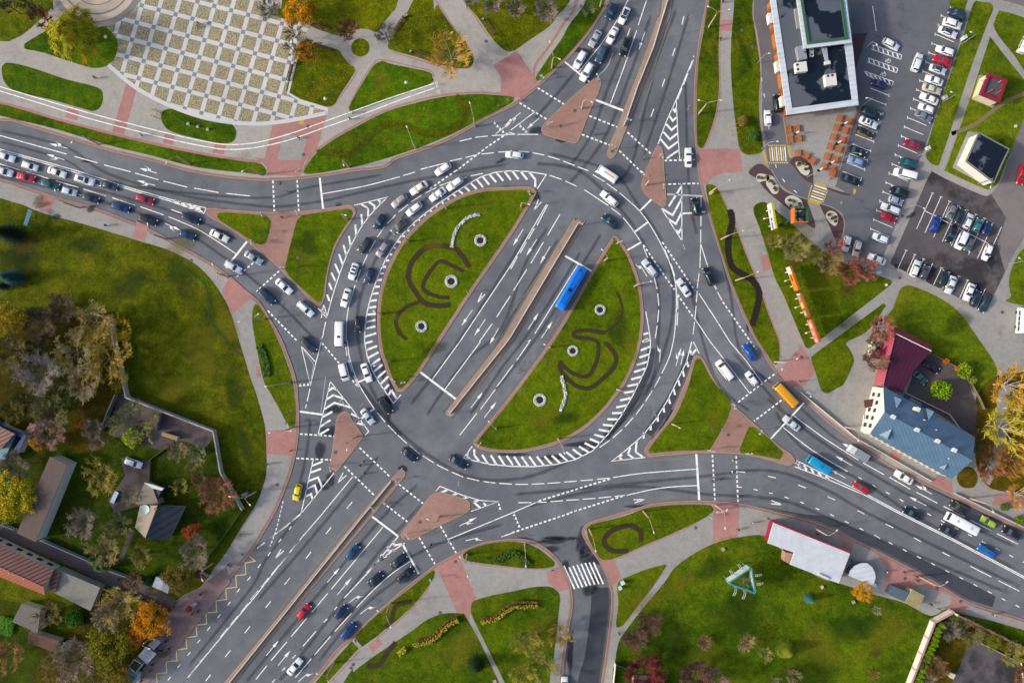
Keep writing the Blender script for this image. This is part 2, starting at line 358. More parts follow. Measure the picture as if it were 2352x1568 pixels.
islands = {
 'west_triangle': "F: 473,482 488,479 537,483 588,487 638,488 688,486 738,481 788,473 806,472 814,479 816,490 805,510 788,534 770,567 758,604 750,642 747,674 740,696 733,702 723,698 688,662 655,630 625,600 588,571 550,540 512,515 480,497",
 'west_oval': "F: 1175,430 1201,429 1221,431 1229,439 1227,452 1176,537 1088,664 1010,784 963,856 930,894 920,898 910,895 895,869 883,836 873,804 868,767 867,729 869.5,692 875.5,662 884.7,630 898,600 913,571 934,542.5 955.5,520 983,495 1017,471 1053,451 1088,438.6 1126,432",
 'east_oval': "F: 1405,548 1411,543 1417,545 1431,562 1446,587 1458,617 1468,647 1474,680 1477,712 1477,742 1472,784 1463,817 1451,849 1433,884 1416,907 1388,942 1351,977 1313,1002 1276,1019 1238,1030 1201,1037 1176,1039 1138,1037 1103,1030 1091,1022 1089,1014 1100,998 1176,904 1264,784 1316,700 1360,622",
 'long_median': "F: 1308,520 1318,509 1331,507 1337,514 1330,530 1176,784 1053,939 1040,954 1028,953 1024,946 1034,933 1150,784 1176,742",
 'north_median': "F: 1530,-300* 1522,0 1508,50 1488,110 1463,175 1438,240 1416,297 1401,332 1395,350 1396,360 1402,364 1410,360 1419,344 1438,295 1456,250 1476,200 1501,135 1526,65 1543,0 1556,-300*",
 'south_median': "F: 915,1083 924,1078 930,1085 928,1094 915,1111 861,1176 588,1503 538,1568 400,1740* 380,1740* 515,1568 588,1480 835,1176",
 'lower_triangle': "F: 999,1132 1013,1130 1030,1134 1063,1144 1076,1150 1079,1162 1071,1176 1013,1204 963,1231 943,1238 928,1237 922,1230 924,1221 958,1179 985,1142",
 'left_triangle': "F: 783,948 793,945 802,949 808,964 828,991 832,1001 829,1009 778,1075 768,1078 760,1074 760,1061 770,989 774,961",
 'upper_triangle': "F: 1361,184 1371,180 1378,184 1380,192 1373,215 1353,260 1331,317 1323,327 1314,328 1256,312 1246,305 1244,297 1251,285 1296,240 1351,192",
 'upper_right_triangle': "F: 1508,337 1514,336 1520,342 1524,362 1525,392 1528,429 1530,464 1526,473 1518,473 1486,450 1476,435 1474,420 1481,400 1496,362",
 'right_triangle': "F: 1592,822 1598,817 1606,817 1616,827 1638,869 1663,907 1678,924 1701,946 1731,972 1764,1003 1789,1024 1814,1041 1824,1054 1823,1061 1814,1067 1801,1066 1764,1055 1726,1046 1676,1040 1601,1039 1551,1043 1513,1046 1493,1048 1485,1044 1481,1036 1483,1026 1501,1006 1531,969 1551,934 1566,896 1581,859",
}
for k, s in blocks.items():
    p = smooth(P(s)); c = MB(); c.prism(xy(p), -0.01, Z0, 0, 1); c.build('kerb_block', [M_band, M_kerb], **ST)
isl = {}
for k, s in islands.items():
    p = smooth(P(s)); isl[k] = p; c = MB(); c.prism(xy(p), -0.01, Z0, 0, 1)
    c.build('traffic_island', [M_median if 'median' in k else M_island, M_kerb], **ST)
    c = MB(); q = xy(p+[p[0]]); c.ribbon(q, 0.14, Z0+0.004); c.build('kerb', M_kerb, **ST)
for k, s in blocks.items():
    p = smooth(P(s)); c = MB(); q = [t for t in xy(p) if abs(t[0]) < 150 and abs(t[1]) < 110]
    if k in ('north_west',): pass
    c.ribbon(q, 0.14, Z0+0.004); c.build('kerb', M_kerb, **ST)
c = MB(); c.poly(xy(inset(isl['west_oval'], 7)), Z0+0.01); c.poly(xy(inset(isl['east_oval'], 6.5)), Z0+0.01); c.build('island_lawn', M_grass_island, **ST)
# inset grey paving of each block
def inblock(k, d, mat, z=Z0+0.008):
    c = MB(); c.poly(xy(inset(smooth(P(blocks[k])), d)), z); c.build('pavement', mat, **ST)
inblock('north_west', 5.5, M_plaza_grey); inblock('south_west', 6.5, M_pave); inblock('south', 6, M_pave); inblock('south_east', 6, M_pave); inblock('north_east', 6, M_pave)
ZP, ZG, ZM = Z0+0.016, Z0+0.03, Z0+0.045
# pink paving
sheet('pink_paving', [
 "F: 1133,150* 1188,118* 1236,190* 1200,224* 1180,226 1150,218* 1150,180", "F: 292,188* 315,204* 285,310* 258,303*", "F: 157,245* 184,252* 178,278* 150,270*",
 "F: 380,307* 402,312* 398,335* 375,328*", "F: 495,328* 520,332* 515,355* 488,352*",
 "F: 612,285* 680,275* 752,262* 740,300* 728,345* 700,372* 690,405* 615,402* 612,385* 600,370* 588,365* 608,364* 626,290*",
 "F: 98,443* 128,455* 115,490* 91,481*", "F: 314,508* 342,520* 332,554* 306,544*", "F: 530,634* 584,684* 572,690* 533,722* 510,667*", "F: 608,989* 682,985* 676,1046* 611,1041*",
 "F: 588,836* 597,850* 600,866* 590,866*",
 "F: 998,1303* 1056,1273* 1070,1316* 1094,1373* 1082,1391* 1078,1423* 1050,1406* 1010,1316*", "F: 845,1481* 870,1463* 880,1478* 855,1496*",
 "F: 1256,1313* 1276,1303* 1290,1302* 1308,1351* 1283,1358* 1258,1336*", "F: 1638,1155* 1698,1161* 1695,1232* 1692,1234* 1637,1247*", "F: 1378,1286* 1411,1284* 1426,1326* 1406,1346* 1391,1311*",
 "F: 1925,1225* 1960,1242* 1954,1271* 1937,1262*", "F: 2009,1268* 2060,1293* 2110,1320* 2160,1350* 2214,1380* 2225,1385* 2215,1408* 2175,1397* 2190,1370* 2120,1345* 2080,1350* 2028,1360* 2035,1300*",
 "F: 1604,342* 1700,342* 1705,395* 1665,398* 1637,405* 1625,425* 1612,426* 1608,392*", "F: 1652,46* 1682,46* 1682,72* 1650,72*",
 "F: 1745,590* 1762,582* 1778,612* 1754,625*",
 "32: 80,290* 310,30* 440,270* 330,410* 190,415* 60,250*", "32: 1130,990* 1225,1030* 1200,1105* 1110,1060*", "32: 1560,1220* 1690,1290* 1690,1390* 1480,1290*", "32: 2080,1400* 2350,1390* 2350,1530* 2060,1500*",
 ], ZP, M_pink, False)
sheet('mauve_paving', "F: 340,1568* 420,1475* 470,1412* 530,1335* 520,1300* 455,1350* 410,1376* 385,1415* 360,1450* 345,1490* 310,1568*", ZP, paving_mat('mauve_paving', '9c8280', '887270', 'a8908c'), False)
c = MB(); pv = [(653,306),(705,318),(692,369),(637,367)]; c.poly(xy(pv), ZP+0.006); c.build('pavement', M_pave, **ST)
c = MB()
c.poly(xy([(691,276),(699,275),(697,287),(684,285)]), ZP+0.006)
c.build('tactile_paving', M_yellowtile, **ST)
# lawns
g_strip = "F: -300,160 -5,237 50,252 125,275 200,295 275,315 375,338 475,358 560,371 597,376 610,388 611,398 600,402 560,397 500,391 430,380 350,358 250,334 125,296 0,266 -300,190"
g_big = "F: 699,392 718,362 750,332 813,295 888,257 963,235 1025,222 1088,217 1138,219 1176,223 1180,230 1170,240 1140,256 1100,276 1050,303 988,330 913,356 838,378 763,393 715,400 701,399"
sheet('park_lawn', [g_strip, g_big, "F: 5,165 8,150 24,145 75,157 150,182 225,202 237,222 232,245 218,255 200,253 120,230 40,212 12,190",
 "F: 57,108 62,98 120,62 150,30 200,40 245,58 266,85 271,112 262,138 245,152 218,157 180,148 100,122 62,114",
 "F: 371,262 380,253 400,251 450,262 520,280 540,295 543,310 535,326 515,330 480,325 400,305 375,285",
 "F: 873,143 880,141 900,148 960,160 988,168 993,178 988,193 900,228 813,257 805,255 803,245 830,195 858,152",
 "F: 1346,0 1330,28 1305,62 1290,90 1265,125 1245,155 1232,175 1232,184 1240,185 1270,160 1308,122 1345,78 1370,42 1392,0 1420,-100* 1400,-160*"], ZG, M_grass_nw)
sheet('leafy_lawn', ["F: -300,-300* 118,-300* 122,0 118,20 60,75 25,93 0,96 -300,96*",
 "F: 658,198 672,160 680,118 690,96 716,92 730,102 775,115 788,130 800,145 812,155 815,165 810,175 780,220 768,240 752,246 725,240 680,230 662,218",
 "F: 990,-300* 995,0 1005,12 1030,50 1060,90 1083,120 1088,140 1080,155 1060,158 1030,155 960,133 903,117 891,108 900,85 918,60 935,30 950,0 1000,-100*",
 "F: 642,-200* 648,0 640,20 640,40 690,50 712,60 740,72 780,83 800,78 820,68 845,68 862,75 872,70 880,55 900,30 915,0 960,-200*",
 "F: 1020,-300* 1068,0 1075,15 1100,45 1125,82 1150,110 1176,119 1213,95 1263,60 1280,36 1311,0 1400,-160 1500,-300*",
 "F: 849,110 843,125 828,131 813,125 807,110 813,95 828,89 843,95"], ZG, M_grass_leaf)
sheet('island_lawn', ["F: 500,499* 505,489 550,490 603,495 618,502 622,517 613,552 603,561 588,558 540,528 510,510",
 "F: 700,494 738,488 788,481 803,481 809,487 808,497 788,527 768,562 755,604 747,642 743,672 739,689 733,694 725,690 688,657 663,632 656,617 658,599 670,552 680,514 688,500",
 "F: 1598,826 1606,824 1612,829 1638,876 1671,911 1678,926 1678,939 1666,969 1641,1014 1631,1029 1623,1033 1551,1035 1498,1040 1491,1036 1492,1029 1526,984 1551,954 1568,919 1583,879 1591,846",
 "F: 1722,980 1733,981 1764,1004 1784,1024 1798,1039 1794,1049 1789,1054 1764,1049 1726,1043 1706,1041 1700,1036 1699,1029 1718,984"], ZG, M_grass_island)
sheet('meadow', ["F: -300,360* -300,1900* 90,1900* 310,1568 345,1500 385,1415 412,1373 462,1345 495,1300 520,1268 558,1205 588,1158 603,1121 612,1084 612,1034 608,974 588,902 575,866 563,826 550,784 525,705 495,655 462,617 425,592 375,570 325,555 250,532 175,510 100,490 50,470 0,455"], ZG, M_grass_sw)
sheet('roadside_lawn', ["F: 582,707 590,699 603,714 625,752 643,790 658,830 670,865 676,900 679,935 679,972 672,982 660,972 640,935 620,900 608,880 600,850 590,800 580,740",
 "F: 998,1310 988,1313 938,1352 888,1392 838,1437 815,1464* 832,1484* 863,1462 881,1447 913,1422 951,1387 978,1354 996,1325",
 "F: 808,1471* 824,1488* 750,1568 650,1680* 630,1680* 723,1568 763,1521",
 "F: 1063,1276 1070,1266 1100,1253 1140,1245 1176,1243 1205,1246 1235,1258 1260,1277 1273,1290 1270,1300 1250,1304 1210,1304 1150,1298 1090,1290 1070,1285",
 "F: 1347,1217 1353,1207 1365,1201 1400,1193 1440,1182 1488,1165 1551,1158 1621,1158 1636,1164 1635,1176 1601,1198 1551,1221 1476,1253 1426,1276 1391,1285 1376,1278 1356,1246",
 "F: 1525,1296 1527,1304 1500,1345 1465,1390 1435,1430 1425,1438 1416,1438 1415,1425 1420,1385 1417,1350 1420,1335 1435,1326 1480,1308"], ZG, M_brightgrass if False else M_grass)
sheet('park_meadow', ["F: 1083,1390 1085,1382 1095,1376 1130,1366 1176,1357 1226,1347 1261,1346 1276,1353 1286,1368 1283,1408 1271,1513 1262,1568 1240,1900* 1300,1900* 1160,1568* 1088,1421 1082,1401",
 "F: 600,1900* 788,1568 813,1541 838,1521 888,1486 938,1453 975,1426 1000,1413 1025,1407 1058,1408 1075,1423 1147,1568 1280,1900*",
 "F: 1756,1230 1701,1232 1651,1243 1601,1266 1551,1301 1526,1336 1476,1396 1438,1446 1421,1473 1411,1526 1406,1568 1400,1900* 2700,1900* 2700,1560* 2352,1446 2214,1409 2174,1397 2136,1413 2076,1383 2014,1366 1926,1338 1876,1323 1801,1268"], ZG, M_grass_se)
sheet('verge', ["F: 1629,0 1624,20 1616,70 1606,130 1601,190 1600,260 1601,320 1604,336 1612,341 1622,325 1635,290 1645,250 1651,200 1650,120 1652,60 1655,0 1660,-200* 1640,-200*",
 "F: 1686,0 1680,80 1678,150 1683,230 1690,290 1697,335 1705,350 1718,356 1740,354 1751,346 1750,320 1744,270 1746,220 1745,150 1735,80 1728,30 1730,0 1732,-200* 1690,-200*",
 "F: 1621,430 1627,424 1640,426 1650,437 1672,485 1692,530 1715,590 1740,650 1760,710 1775,750 1788,784 1790,821 1785,835 1776,835 1764,817 1740,780 1720,740 1700,695 1678,640 1655,570 1640,520 1628,470",
 "F: 1731,490 1733,472 1751,464 1764,470 1816,512 1876,567 1939,604 2014,632 2046,644 2046,652 2029,667 1871,790 1859,799 1851,797 1844,784 1800,680 1779,637 1764,585 1741,515",
 "F: 2029,696* 2034,702* 2010,738 1985,765 1944,786 1950,800 1961,824 1956,844 1939,879 1926,889 1891,901 1871,849 1863,826 1869,814 1909,784"], ZG, M_grass)
sheet('east_lawn', ["F: 2066,667 2078,657 2095,657 2150,680 2200,715 2251,784 2276,821 2289,860 2240,900 2226,884 2189,839 2139,811 2040,742 2052,705",
 "F: 2317,640 2330,600 2352,570 2400,560* 2700,600* 2700,760* 2340,700 2322,680",
 "F: 2180,-200* 2180,5 2187,16 2196,23 2215,27* 2222,0* 2230,-200*",
 "F: 2235,9 2251,5 2280,15 2264,70 2226,175 2164,355 2154,380 2134,372 2126,352 2139,300 2164,225 2189,150 2214,75",
 "F: 2292,25 2400,60* 2700,100* 2700,220* 2400,220 2352,163 2330,130 2284,68",
 "F: 2274,83* 2300,120 2352,185 2358,250 2306,385 2292,420 2276,432 2259,433 2169,392 2172,385 2226,230"], ZG, M_grass_ne)
sheet('leaf_strewn_lawn', ["F: 2244,905 2290,862 2400,850* 2700,850* 2700,1250* 2400,1190* 2352,1140 2290,1125 2270,1117 2250,1090 2240,1050 2240,960", "F: 2198,1090 2212,1072 2236,1076 2245,1100 2235,1118 2213,1119 2200,1108"], ZG+0.005, M_litter)
# paths over lawns, asphalt lots and lanes
def paths(name, rows, z, mat):
    c = MB()
    for i, (wd, s) in enumerate(rows): c.ribbon(xy(smooth(P(s), False)), wd/S, z+i*0.003)
    return c.build(name, mat, **ST)
paths('footpath', [(13, "F: 2300,-10 2268,72 2230,175 2160,395"), (9, "F: 2266,68 2330,150 2420,260"), (26, "32: 2185,400 2150,550 2130,900 2080,1100 1985,1290"), (8, "F: 1135,1560 1160,1640")], ZM, M_pave)
paths('dirt_path', [(9, "F: 2185,308 2240,285 2300,240 2352,215")], ZM, M_dirt)
sheet('lane', ["F: 1735,-200* 1732,0 1731,40 1738,80 1748,150 1750,220 1750,270 1757,330 1765,380 1773,400 1790,425 1820,445 1855,457 1895,470 1930,482 1965,500 1965,455 1950,445 1900,437 1870,425 1858,410 1840,385 1820,370 1808,350 1805,320 1795,240 1780,0 1780,-200*"], ZP+0.008, M_lot)
sheet('parking_lot', ["F: 1944,-200* 2183,-200* 2183,0 2190,20 2214,30* 2221,47* 2120,350* 2095,400* 2075,470* 2020,610* 1985,596* 1927,572 1936,545 1940,520 1937,497 1924,482 1896,470 1940,440* 1920,430* 1915,425* 1965,262* 1964,250* 1944,5*"], ZP+0.012, M_lot)
sheet('overflow_parking_lot', ["F: 2138,393* 2169,410* 2254,448 2275,445 2292,425 2310,385 2352,250 2400,100* 2700,100* 2700,420* 2400,470 2352,545 2325,590 2264,715* 2043,606*"], ZP+0.004, M_lot2)
sheet('side_road', ["F: 2275,445* 2292,425 2310,385 2352,250 2400,100* 2700,100* 2700,420* 2400,500 2352,545 2325,590 2308,625* 2290,560* 2310,500*", "F: 2230,-20* 2400,30* 2400,-200* 2220,-200*"], ZP+0.012, M_lane)
sheet('terrace', ["F: 1802,262* 1966,247* 1966,262* 1920,425* 1900,437 1870,425 1858,410 1840,385 1820,370 1808,350 1805,320"], ZM-0.004, M_pave, False)
sheet('planting_bed', ["31: -180,20 -120,-50 -60,-60 0,-20 40,30 70,100 140,180 250,230 365,260* 360,290* 430,490 400,520 250,400 0,200 -100,80", "31: 470,310* 490,300 620,350 690,430 695,520 640,715* 600,600",
  "30: 200,1490 230,1445 300,1440 380,1490 410,1568 31: 415,120* 360,100 300,50 230,-40", "30: 770,320* 910,305* 800,650* 780,500*", "31: 535,150* 740,215 765,225* 700,225 540,170*"], ZM+0.002, M_mulch, True)
sheet('gravel_bed', ["31: 0,45 40,55 80,110 100,170 80,210 40,210 10,170 -20,120", "31: 155,260 190,232 240,232 300,270 325,330 320,360 270,380 200,340 160,300", "31: 530,400 560,370 610,380 640,420 640,470 610,508 560,470 530,430",
  "30: 250,1495 300,1485 360,1510 380,1568 31: 380,10 360,45 310,30 270,-20", "21: 2240,60 2260,30 2300,30 2350,45 2360,90 2310,95 2260,105"], ZM+0.008, M_whitegravel, True)
# service yards
sheet('yard', ["F: 2081,904* 2109,820* 2139,811* 2189,839 2226,884 2244,934 2239,1003*"], ZG+0.01, M_drive, False)
sheet('garden_ground', ["F: -300,707* 60,707* 165,729* 262,730* 297,910* 496,986* 513,1080* 560,1165* 440,1330* 340,1345* 200,1282* 95,1235* -5,1198* -300,1120*"], ZG+0.008, M_grass_yard, False)
sheet('yard', ["02: 1180,480* 1990,810* 1900,970* 1640,900* 1480,1000* 1000,850* 1090,480*", "02: 1110,1060* 1400,1100* 1370,1300* 1300,1500* 1050,1568* 1000,1450* 1150,1230*", "03: 1200,160* 1240,170* 1130,440* 1090,430*"], ZG+0.016, M_drive, False)
sheet('undergrowth', ["F: -300,712* 60,712* 165,733* 255,735 290,905 262,1000 200,1040 120,1010 60,1020 -20,960* -300,960*", "F: 190,1420 250,1370 330,1400 350,1440 310,1520 250,1600* 60,1600* 100,1500"], ZG+0.012, M_under)
sheet('service_lane', ["F: -300,1130* -5,1199 100,1240 200,1286 300,1333 400,1372* 411,1378* 385,1412* 375,1400 300,1372 200,1318 100,1272 -5,1232 -300,1160*"], ZG+0.016, M_drive)
sheet('back_garden', ["F: -300,1390* 0,1375* 130,1400* 240,1360* 375,1405* 330,1500* 290,1568* 200,1700* -300,1700*"], ZG+0.008, M_grass_yard, False)
sheet('yard', ["33: 1910,1180* 2320,1380* 2340,1700* 1620,1700* 1740,1450* 1830,1240*"], ZG+0.016, M_lot2, False)
sheet('yard', ["33: 1500,1000* 1690,925* 2350,1260* 2700,1430* 2700,1900* 1200,1900* 1300,1568*"], ZG+0.008, M_litter, False)
# soil beds, ditches, rank grass
def soil(rows, mat):
    p = Patches()
    for i, (wd, s) in enumerate(rows): p.track(smooth(P(s), False), wd*1.12, ZM+i*.001)
    p.build('soil_bed', mat, **ST)
soil([(12.5, "11: 1960,890 1900,790 1820,710 1700,690 1570,705 1450,810 1400,930 1410,1020 1470,1120 1530,1200 1600,1230 1700,1238 1790,1228"),
 (9.5, "11: 1912,930 1800,870 1690,830 1610,910 1550,1000 1535,1080 1600,1130 1700,1160 1780,1162"), (9.5, "11: 1500,1205 1400,1240 1310,1310 1285,1400 1320,1490 1390,1550"),
 (5, "21: 960,1110 1000,1200 1010,1300 970,1390 900,1450 830,1480"), (9.5, "21: 860,1495 720,1465 600,1470 560,1500 600,1530 700,1535 780,1568 22: 790,40 790,120 770,190 720,290 660,320 560,290 480,230 430,170"),
 (10.5, "22: 850,0 920,80 955,150 930,240 840,330 720,422 600,410 500,330 455,280 435,190"), (12, "23: 1180,265 1180,180 1090,120 950,150 860,220 850,290 930,350 1080,350"),
 (11, "13: 1440,815 1290,850 1245,980 1185,1060"), (13, "13: 1010,1405 1130,1395 1200,1290 1290,1185")], M_ragsoil)
soil([(16, "21: 2000,350 2020,480 1990,600 1985,750 2020,880 2100,940 2200,1000 2265,1110 2250,1250 2200,1430")], M_ragblack)
paths('rank_grass', [(17, "10: 560,1410 700,1400 850,1425 1000,1300 1150,1170 1300,1140 1450,1190 1600,1235 1800,1180 1920,1080 1910,960 1830,890")], ZM, M_hedgeflat)
paths('ditch', [(6, "01: 1650,840 1780,950 1900,1020 1940,1200 1930,1350 2000,1450 2110,1560"), (5, "01: 1790,940 1770,1060"), (5, "F: 575,935 578,975 590,1000")], ZM, M_brightgrass)
paths('ditch', [(2.5, "01: 1645,835 1770,955 1880,1030 1920,1200 1915,1350 1980,1450 2090,1560"), (3, "02: 2060,0 2140,60 2230,130")], ZM+.008, M_soil)
# plaza
m, t, bb = nt('plaza_tiles'); v = coords(t)
o0 = W(326.2, 13.8); e1 = Vector((38.8, -10.1))/S; e2 = Vector((-11.4, -39.2))/S; det = e1.x*e2.y-e1.y*e2.x
def lincomb(ax, ay, c0):
    d = nd(t, 'ShaderNodeVectorMath', operation='DOT_PRODUCT'); t.links.new(v, d.inputs[0]); d.inputs[1].default_value = (ax, ay, 0)
    return mth(t, 'ADD', d.outputs['Value'], c0+200.5)
fu = lincomb(e2.y/det, -e2.x/det, -(o0.x*e2.y-o0.y*e2.x)/det); fv = lincomb(-e1.y/det, e1.x/det, -(-o0.x*e1.y+o0.y*e1.x)/det)
def band(f):
    fr = mth(t, 'FRACT', f); d = mth(t, 'ABSOLUTE', mth(t, 'SUBTRACT', fr, 0.5)); return mth(t, 'LESS_THAN', d, 0.118)
bu, bv = band(fu), band(fv)
vo = nd(t, 'ShaderNodeTexVoronoi', feature='F1'); vo.inputs['Scale'].default_value = 3.2; vo.inputs['Randomness'].default_value = 1; t.links.new(v, vo.inputs['Vector'])
tan = mix(t, ramp(t, vo.outputs['Distance'], [(0.3, gray(0)), (0.68, gray(1))]), lin('c4b686'), lin('7c796a'))
wh = mix(t, noise(t, v, 0.5, 5), lin('cfd0d0'), lin('e6e6e4')); gy = lin('8d929b')
c = mix(t, mth(t, 'MAXIMUM', bu, bv), tan, wh); c = mix(t, mth(t, 'MULTIPLY', bu, bv), c, gy)
c = mix(t, 0.5, c, ramp(t, noise(t, v, 0.09, 5), [(0.35, gray(0.82)), (0.65, gray(1.1))]), 'MULTIPLY')
t.links.new(c, bb.inputs['Base Color']); bb.inputs['Roughness'].default_value = 0.8
M_tiles = m; M_wstone = flat('dcdcda', 0.8, var=0.06)
sheet('plaza', "F: 249,148* 292,187 337,217 397,246 462,269 525,281 588,285 663,278 752,261* 753,250* 688,231* 665,221 658,207 663,187 675,147 683,117 690,95* 715,60* 690,50 640,40 640,15 642,-200* 320,-200* 322,0 275,47 245,60 266,85 271,112 262,138", ZM, M_tiles)
c = MB(); c.ribbon(xy(smooth(P("F: 250,150 292,187 337,217 397,246 462,269 525,281 588,285 663,278 751,260"), False)), 9/S, ZM+0.006)
c.ribbon(xy([(690,100),(662,215),(690,231),(752,250),(752,262)]), 5/S, ZM+0.006); c.build('plaza_border', M_wstone, **ST)
def disc(fx, fy, r, z, mat, name, r0=0):
    c = MB(); n = 96; cx, cy = W(fx, fy)[:2]
    for k in range(n):
        a, b2 = 2*math.pi*k/n, 2*math.pi*(k+1)/n
        pt = lambda q, s: (cx+q/S*math.cos(s), cy+q/S*math.sin(s), z)
        if r0: c.quad([pt(r0, a), pt(r, a), pt(r, b2), pt(r0, b2)])
        else: c.quad([pt(0, 0), pt(r, a), pt(r, b2)])
    return c.build(name, mat, **ST)
M_beige = flat('d8c7b2', 0.85, var=0.06, scale=0.6); M_gring = flat('8f8d8b', 0.85)
disc(222, -48, 111, ZM+0.012, M_gring, 'round_plaza'); disc(222, -48, 97, ZM+0.018, M_beige, 'round_plaza'); disc(222, -48, 83, ZM+0.024, M_gring, 'round_plaza', 79); disc(222, -48, 61, ZM+0.024, M_gring, 'round_plaza', 59)
# pink strips beside the lawns
c = MB()
for s, wd in (("F: -10,234 50,249 125,272 200,292 275,312 375,335 475,355 560,368 600,372", 6), ("F: 697,392 714,360 748,329 811,292 886,254 961,231 1025,218 1088,213.5 1138,215 1180,222", 5),
              ("F: 1331,-20 1316,25 1290,62 1263,105 1230,150 1226,185", 6), ("F: 1657,0 1653,120 1654,200 1648,250 1638,290 1624,328 1612,344", 3), ("F: 1652,437 1674,485 1694,530 1717,590 1742,650 1762,710 1777,750 1790,784 1792,821", 3),
              ("F: 1001,1310 980,1356 953,1389 915,1425 865,1465", 3.5), ("F: 828,1491 752,1572", 3), ("F: 1063,1280 1090,1293 1150,1301 1250,1307", 3), ("F: 1376,1290 1426,1279 1476,1256 1551,1224 1601,1201", 3),
              ("F: 657,193 684,100", 3), ("F: 760,248 782,222 813,178 817,162 800,140", 3), ("F: 800,250 828,192 858,148 876,138 960,156 990,164 997,178", 3),("F: 935,28 896,88", 3), ("F: 903,121 960,138 1030,160", 3), ("F: 1000,0 1033,50 1070,105", 3), ("F: 1064,0 1098,50 1122,86", 3)):
    c.ribbon(xy(smooth(P(s), False)), wd/S, ZP+0.01)
c.build('pink_paving', M_pink, **ST)
# stains, tyre tracks and damp patches: marks that belong to the surface
p = Patches(); zr = 0.004
for s in ["21: 600,480 860,520", ]: pass
tracks = [("00: -40,1190 600,1350 01: 1000,30 1700,230 2350,320 11: 200,330 600,280 1000,190 1500,80 20: 0,1500", 9), ("00: -40,1290 600,1470 01: 1000,110 2350,250 11: 500,150 1200,30", 8),
 ("01: -50,10 600,110 1200,260 1800,450 2200,640", 9), ("01: -50,40 600,190 1200,360 1700,560 2200,900 11: 200,1200 560,1568", 9), ("20: 950,60 740,450 450,820 200,1100", 10), ("20: 1060,150 830,560 620,900", 10), ("20: 1130,250 900,760 720,1250 500,1568", 10), ("20: 1290,100 1060,750 830,1300 21: 500,150", 10),
 ("20: 1520,50 1270,800 1100,1500 21: 900,150", 9), ("20: 1640,80 1420,800 1200,1450", 9), ("20: 1590,700 1610,1400 21: 1640,300 1700,600", 9), ("21: 150,560 -60,900 12: 1800,80 1400,600", 10), ("21: 340,500 120,860 11: 2250,1450 12: 1900,200 1550,700", 10), ("21: 440,600 200,1000 0,1330 12: 2100,200 1700,680", 10),
 ("21: 830,560 560,1000 300,1420 22: 60,180 12: 2100,560", 9), ("21: 640,720 400,1120 100,1560 12: 2250,250 1950,700", 9), ("20: 200,1500 600,1560 21: 900,250 1150,560 1300,900 1350,1250 22: 1300,300 1100,600 850,900 500,1100 100,1250 12: 2000,1250 1600,1050 1250,750 1050,400 940,0 11: 950,1200 1080,850 1300,480 1600,230", 11),
 ("20: 300,1400 900,1568 21: 1150,300 1400,700 1480,1100 1440,1500 22: 1250,450 1000,750 600,1080", 10), ("22: 0,1400 700,1340 1700,1240 32: 0,1180 500,1340 33: 1000,50 2350,700", 10), ("22: 100,1520 1000,1330 1800,1400 32: 100,1450 33: 600,70 2300,780", 10), ("32: -30,500 400,850 900,1180 1600,1568 33: 2300,330", 10), ("32: 60,620 300,960 900,1300 33: 1400,60 2350,560", 10), ("32: 250,560 700,940 1500,1350 33: 2350,200", 9),
 ("12: 900,900 500,1450 13: 100,420 03: 2300,700 1700,1450", 10), ("12: 1150,1020 800,1450 13: 300,480 0,820", 10), ("12: 1500,1300 1200,1568 13: 780,500 200,1200 -100,1568", 10), ("12: 1560,1450 13: 1100,400 500,1200 200,1560", 10), ("13: 2300,100 1700,280 1300,500 850,930 400,1480", 10), ("13: 1500,480 1000,850 550,1400", 9), ("12: 500,700 460,1050 350,1500", 10), ("22: 2000,60 32: 150,640", 9), ("21: 1850,500 2000,1100 22: 2100,100 32: 60,400", 9), ("21: 1600,900 22: 1850,300 2200,650", 9)]
for s, wd in tracks: p.track(smooth(P(s), False, 6), wd*1.25, zr)
p.build('tyre_track', M_oil, **ST)
p = Patches()
for s, wd in [("20: 1480,200 1300,700 1150,1130", 7), ("20: 1360,80 1180,600 1020,1050", 6), ("12: 960,860 640,1250 400,1568", 6), ("12: 1350,1300 950,1568 13: 500,540 100,1050", 6), ("12: 1950,720 2300,300", 6), ("21: 560,540 -40,1350", 5), ("21: 1000,560 700,960 300,1550", 5), ("13: 1200,60 700,680 100,1400", 5), ("32: 200,1180 900,1480", 5), ("22: 900,1120 1700,1060", 6)]:
    p.track(smooth(P(s), False, 6), wd, zr+0.0015)
p.build('dusty_strip', M_rub, **ST)
p = Patches()
for k in isl: q = inset(isl[k], -2); p.track(q+[q[0]], 13, zr+.0022)
for k in blocks: q = [u for u in inset(smooth(P(blocks[k])), -2) if -60 < u[0] < 2420 and -60 < u[1] < 1640]; q = max([[u for u in q]], key=len); p.track(q, 11, zr+.0022) if k in ('north_west', 'south_east', 'south') else None
p.build('kerb_dust', M_kerbdust, **ST)
p = Patches(); Bb = p.blob
for a in [(0,1, 0,0,0,0,0)]: pass
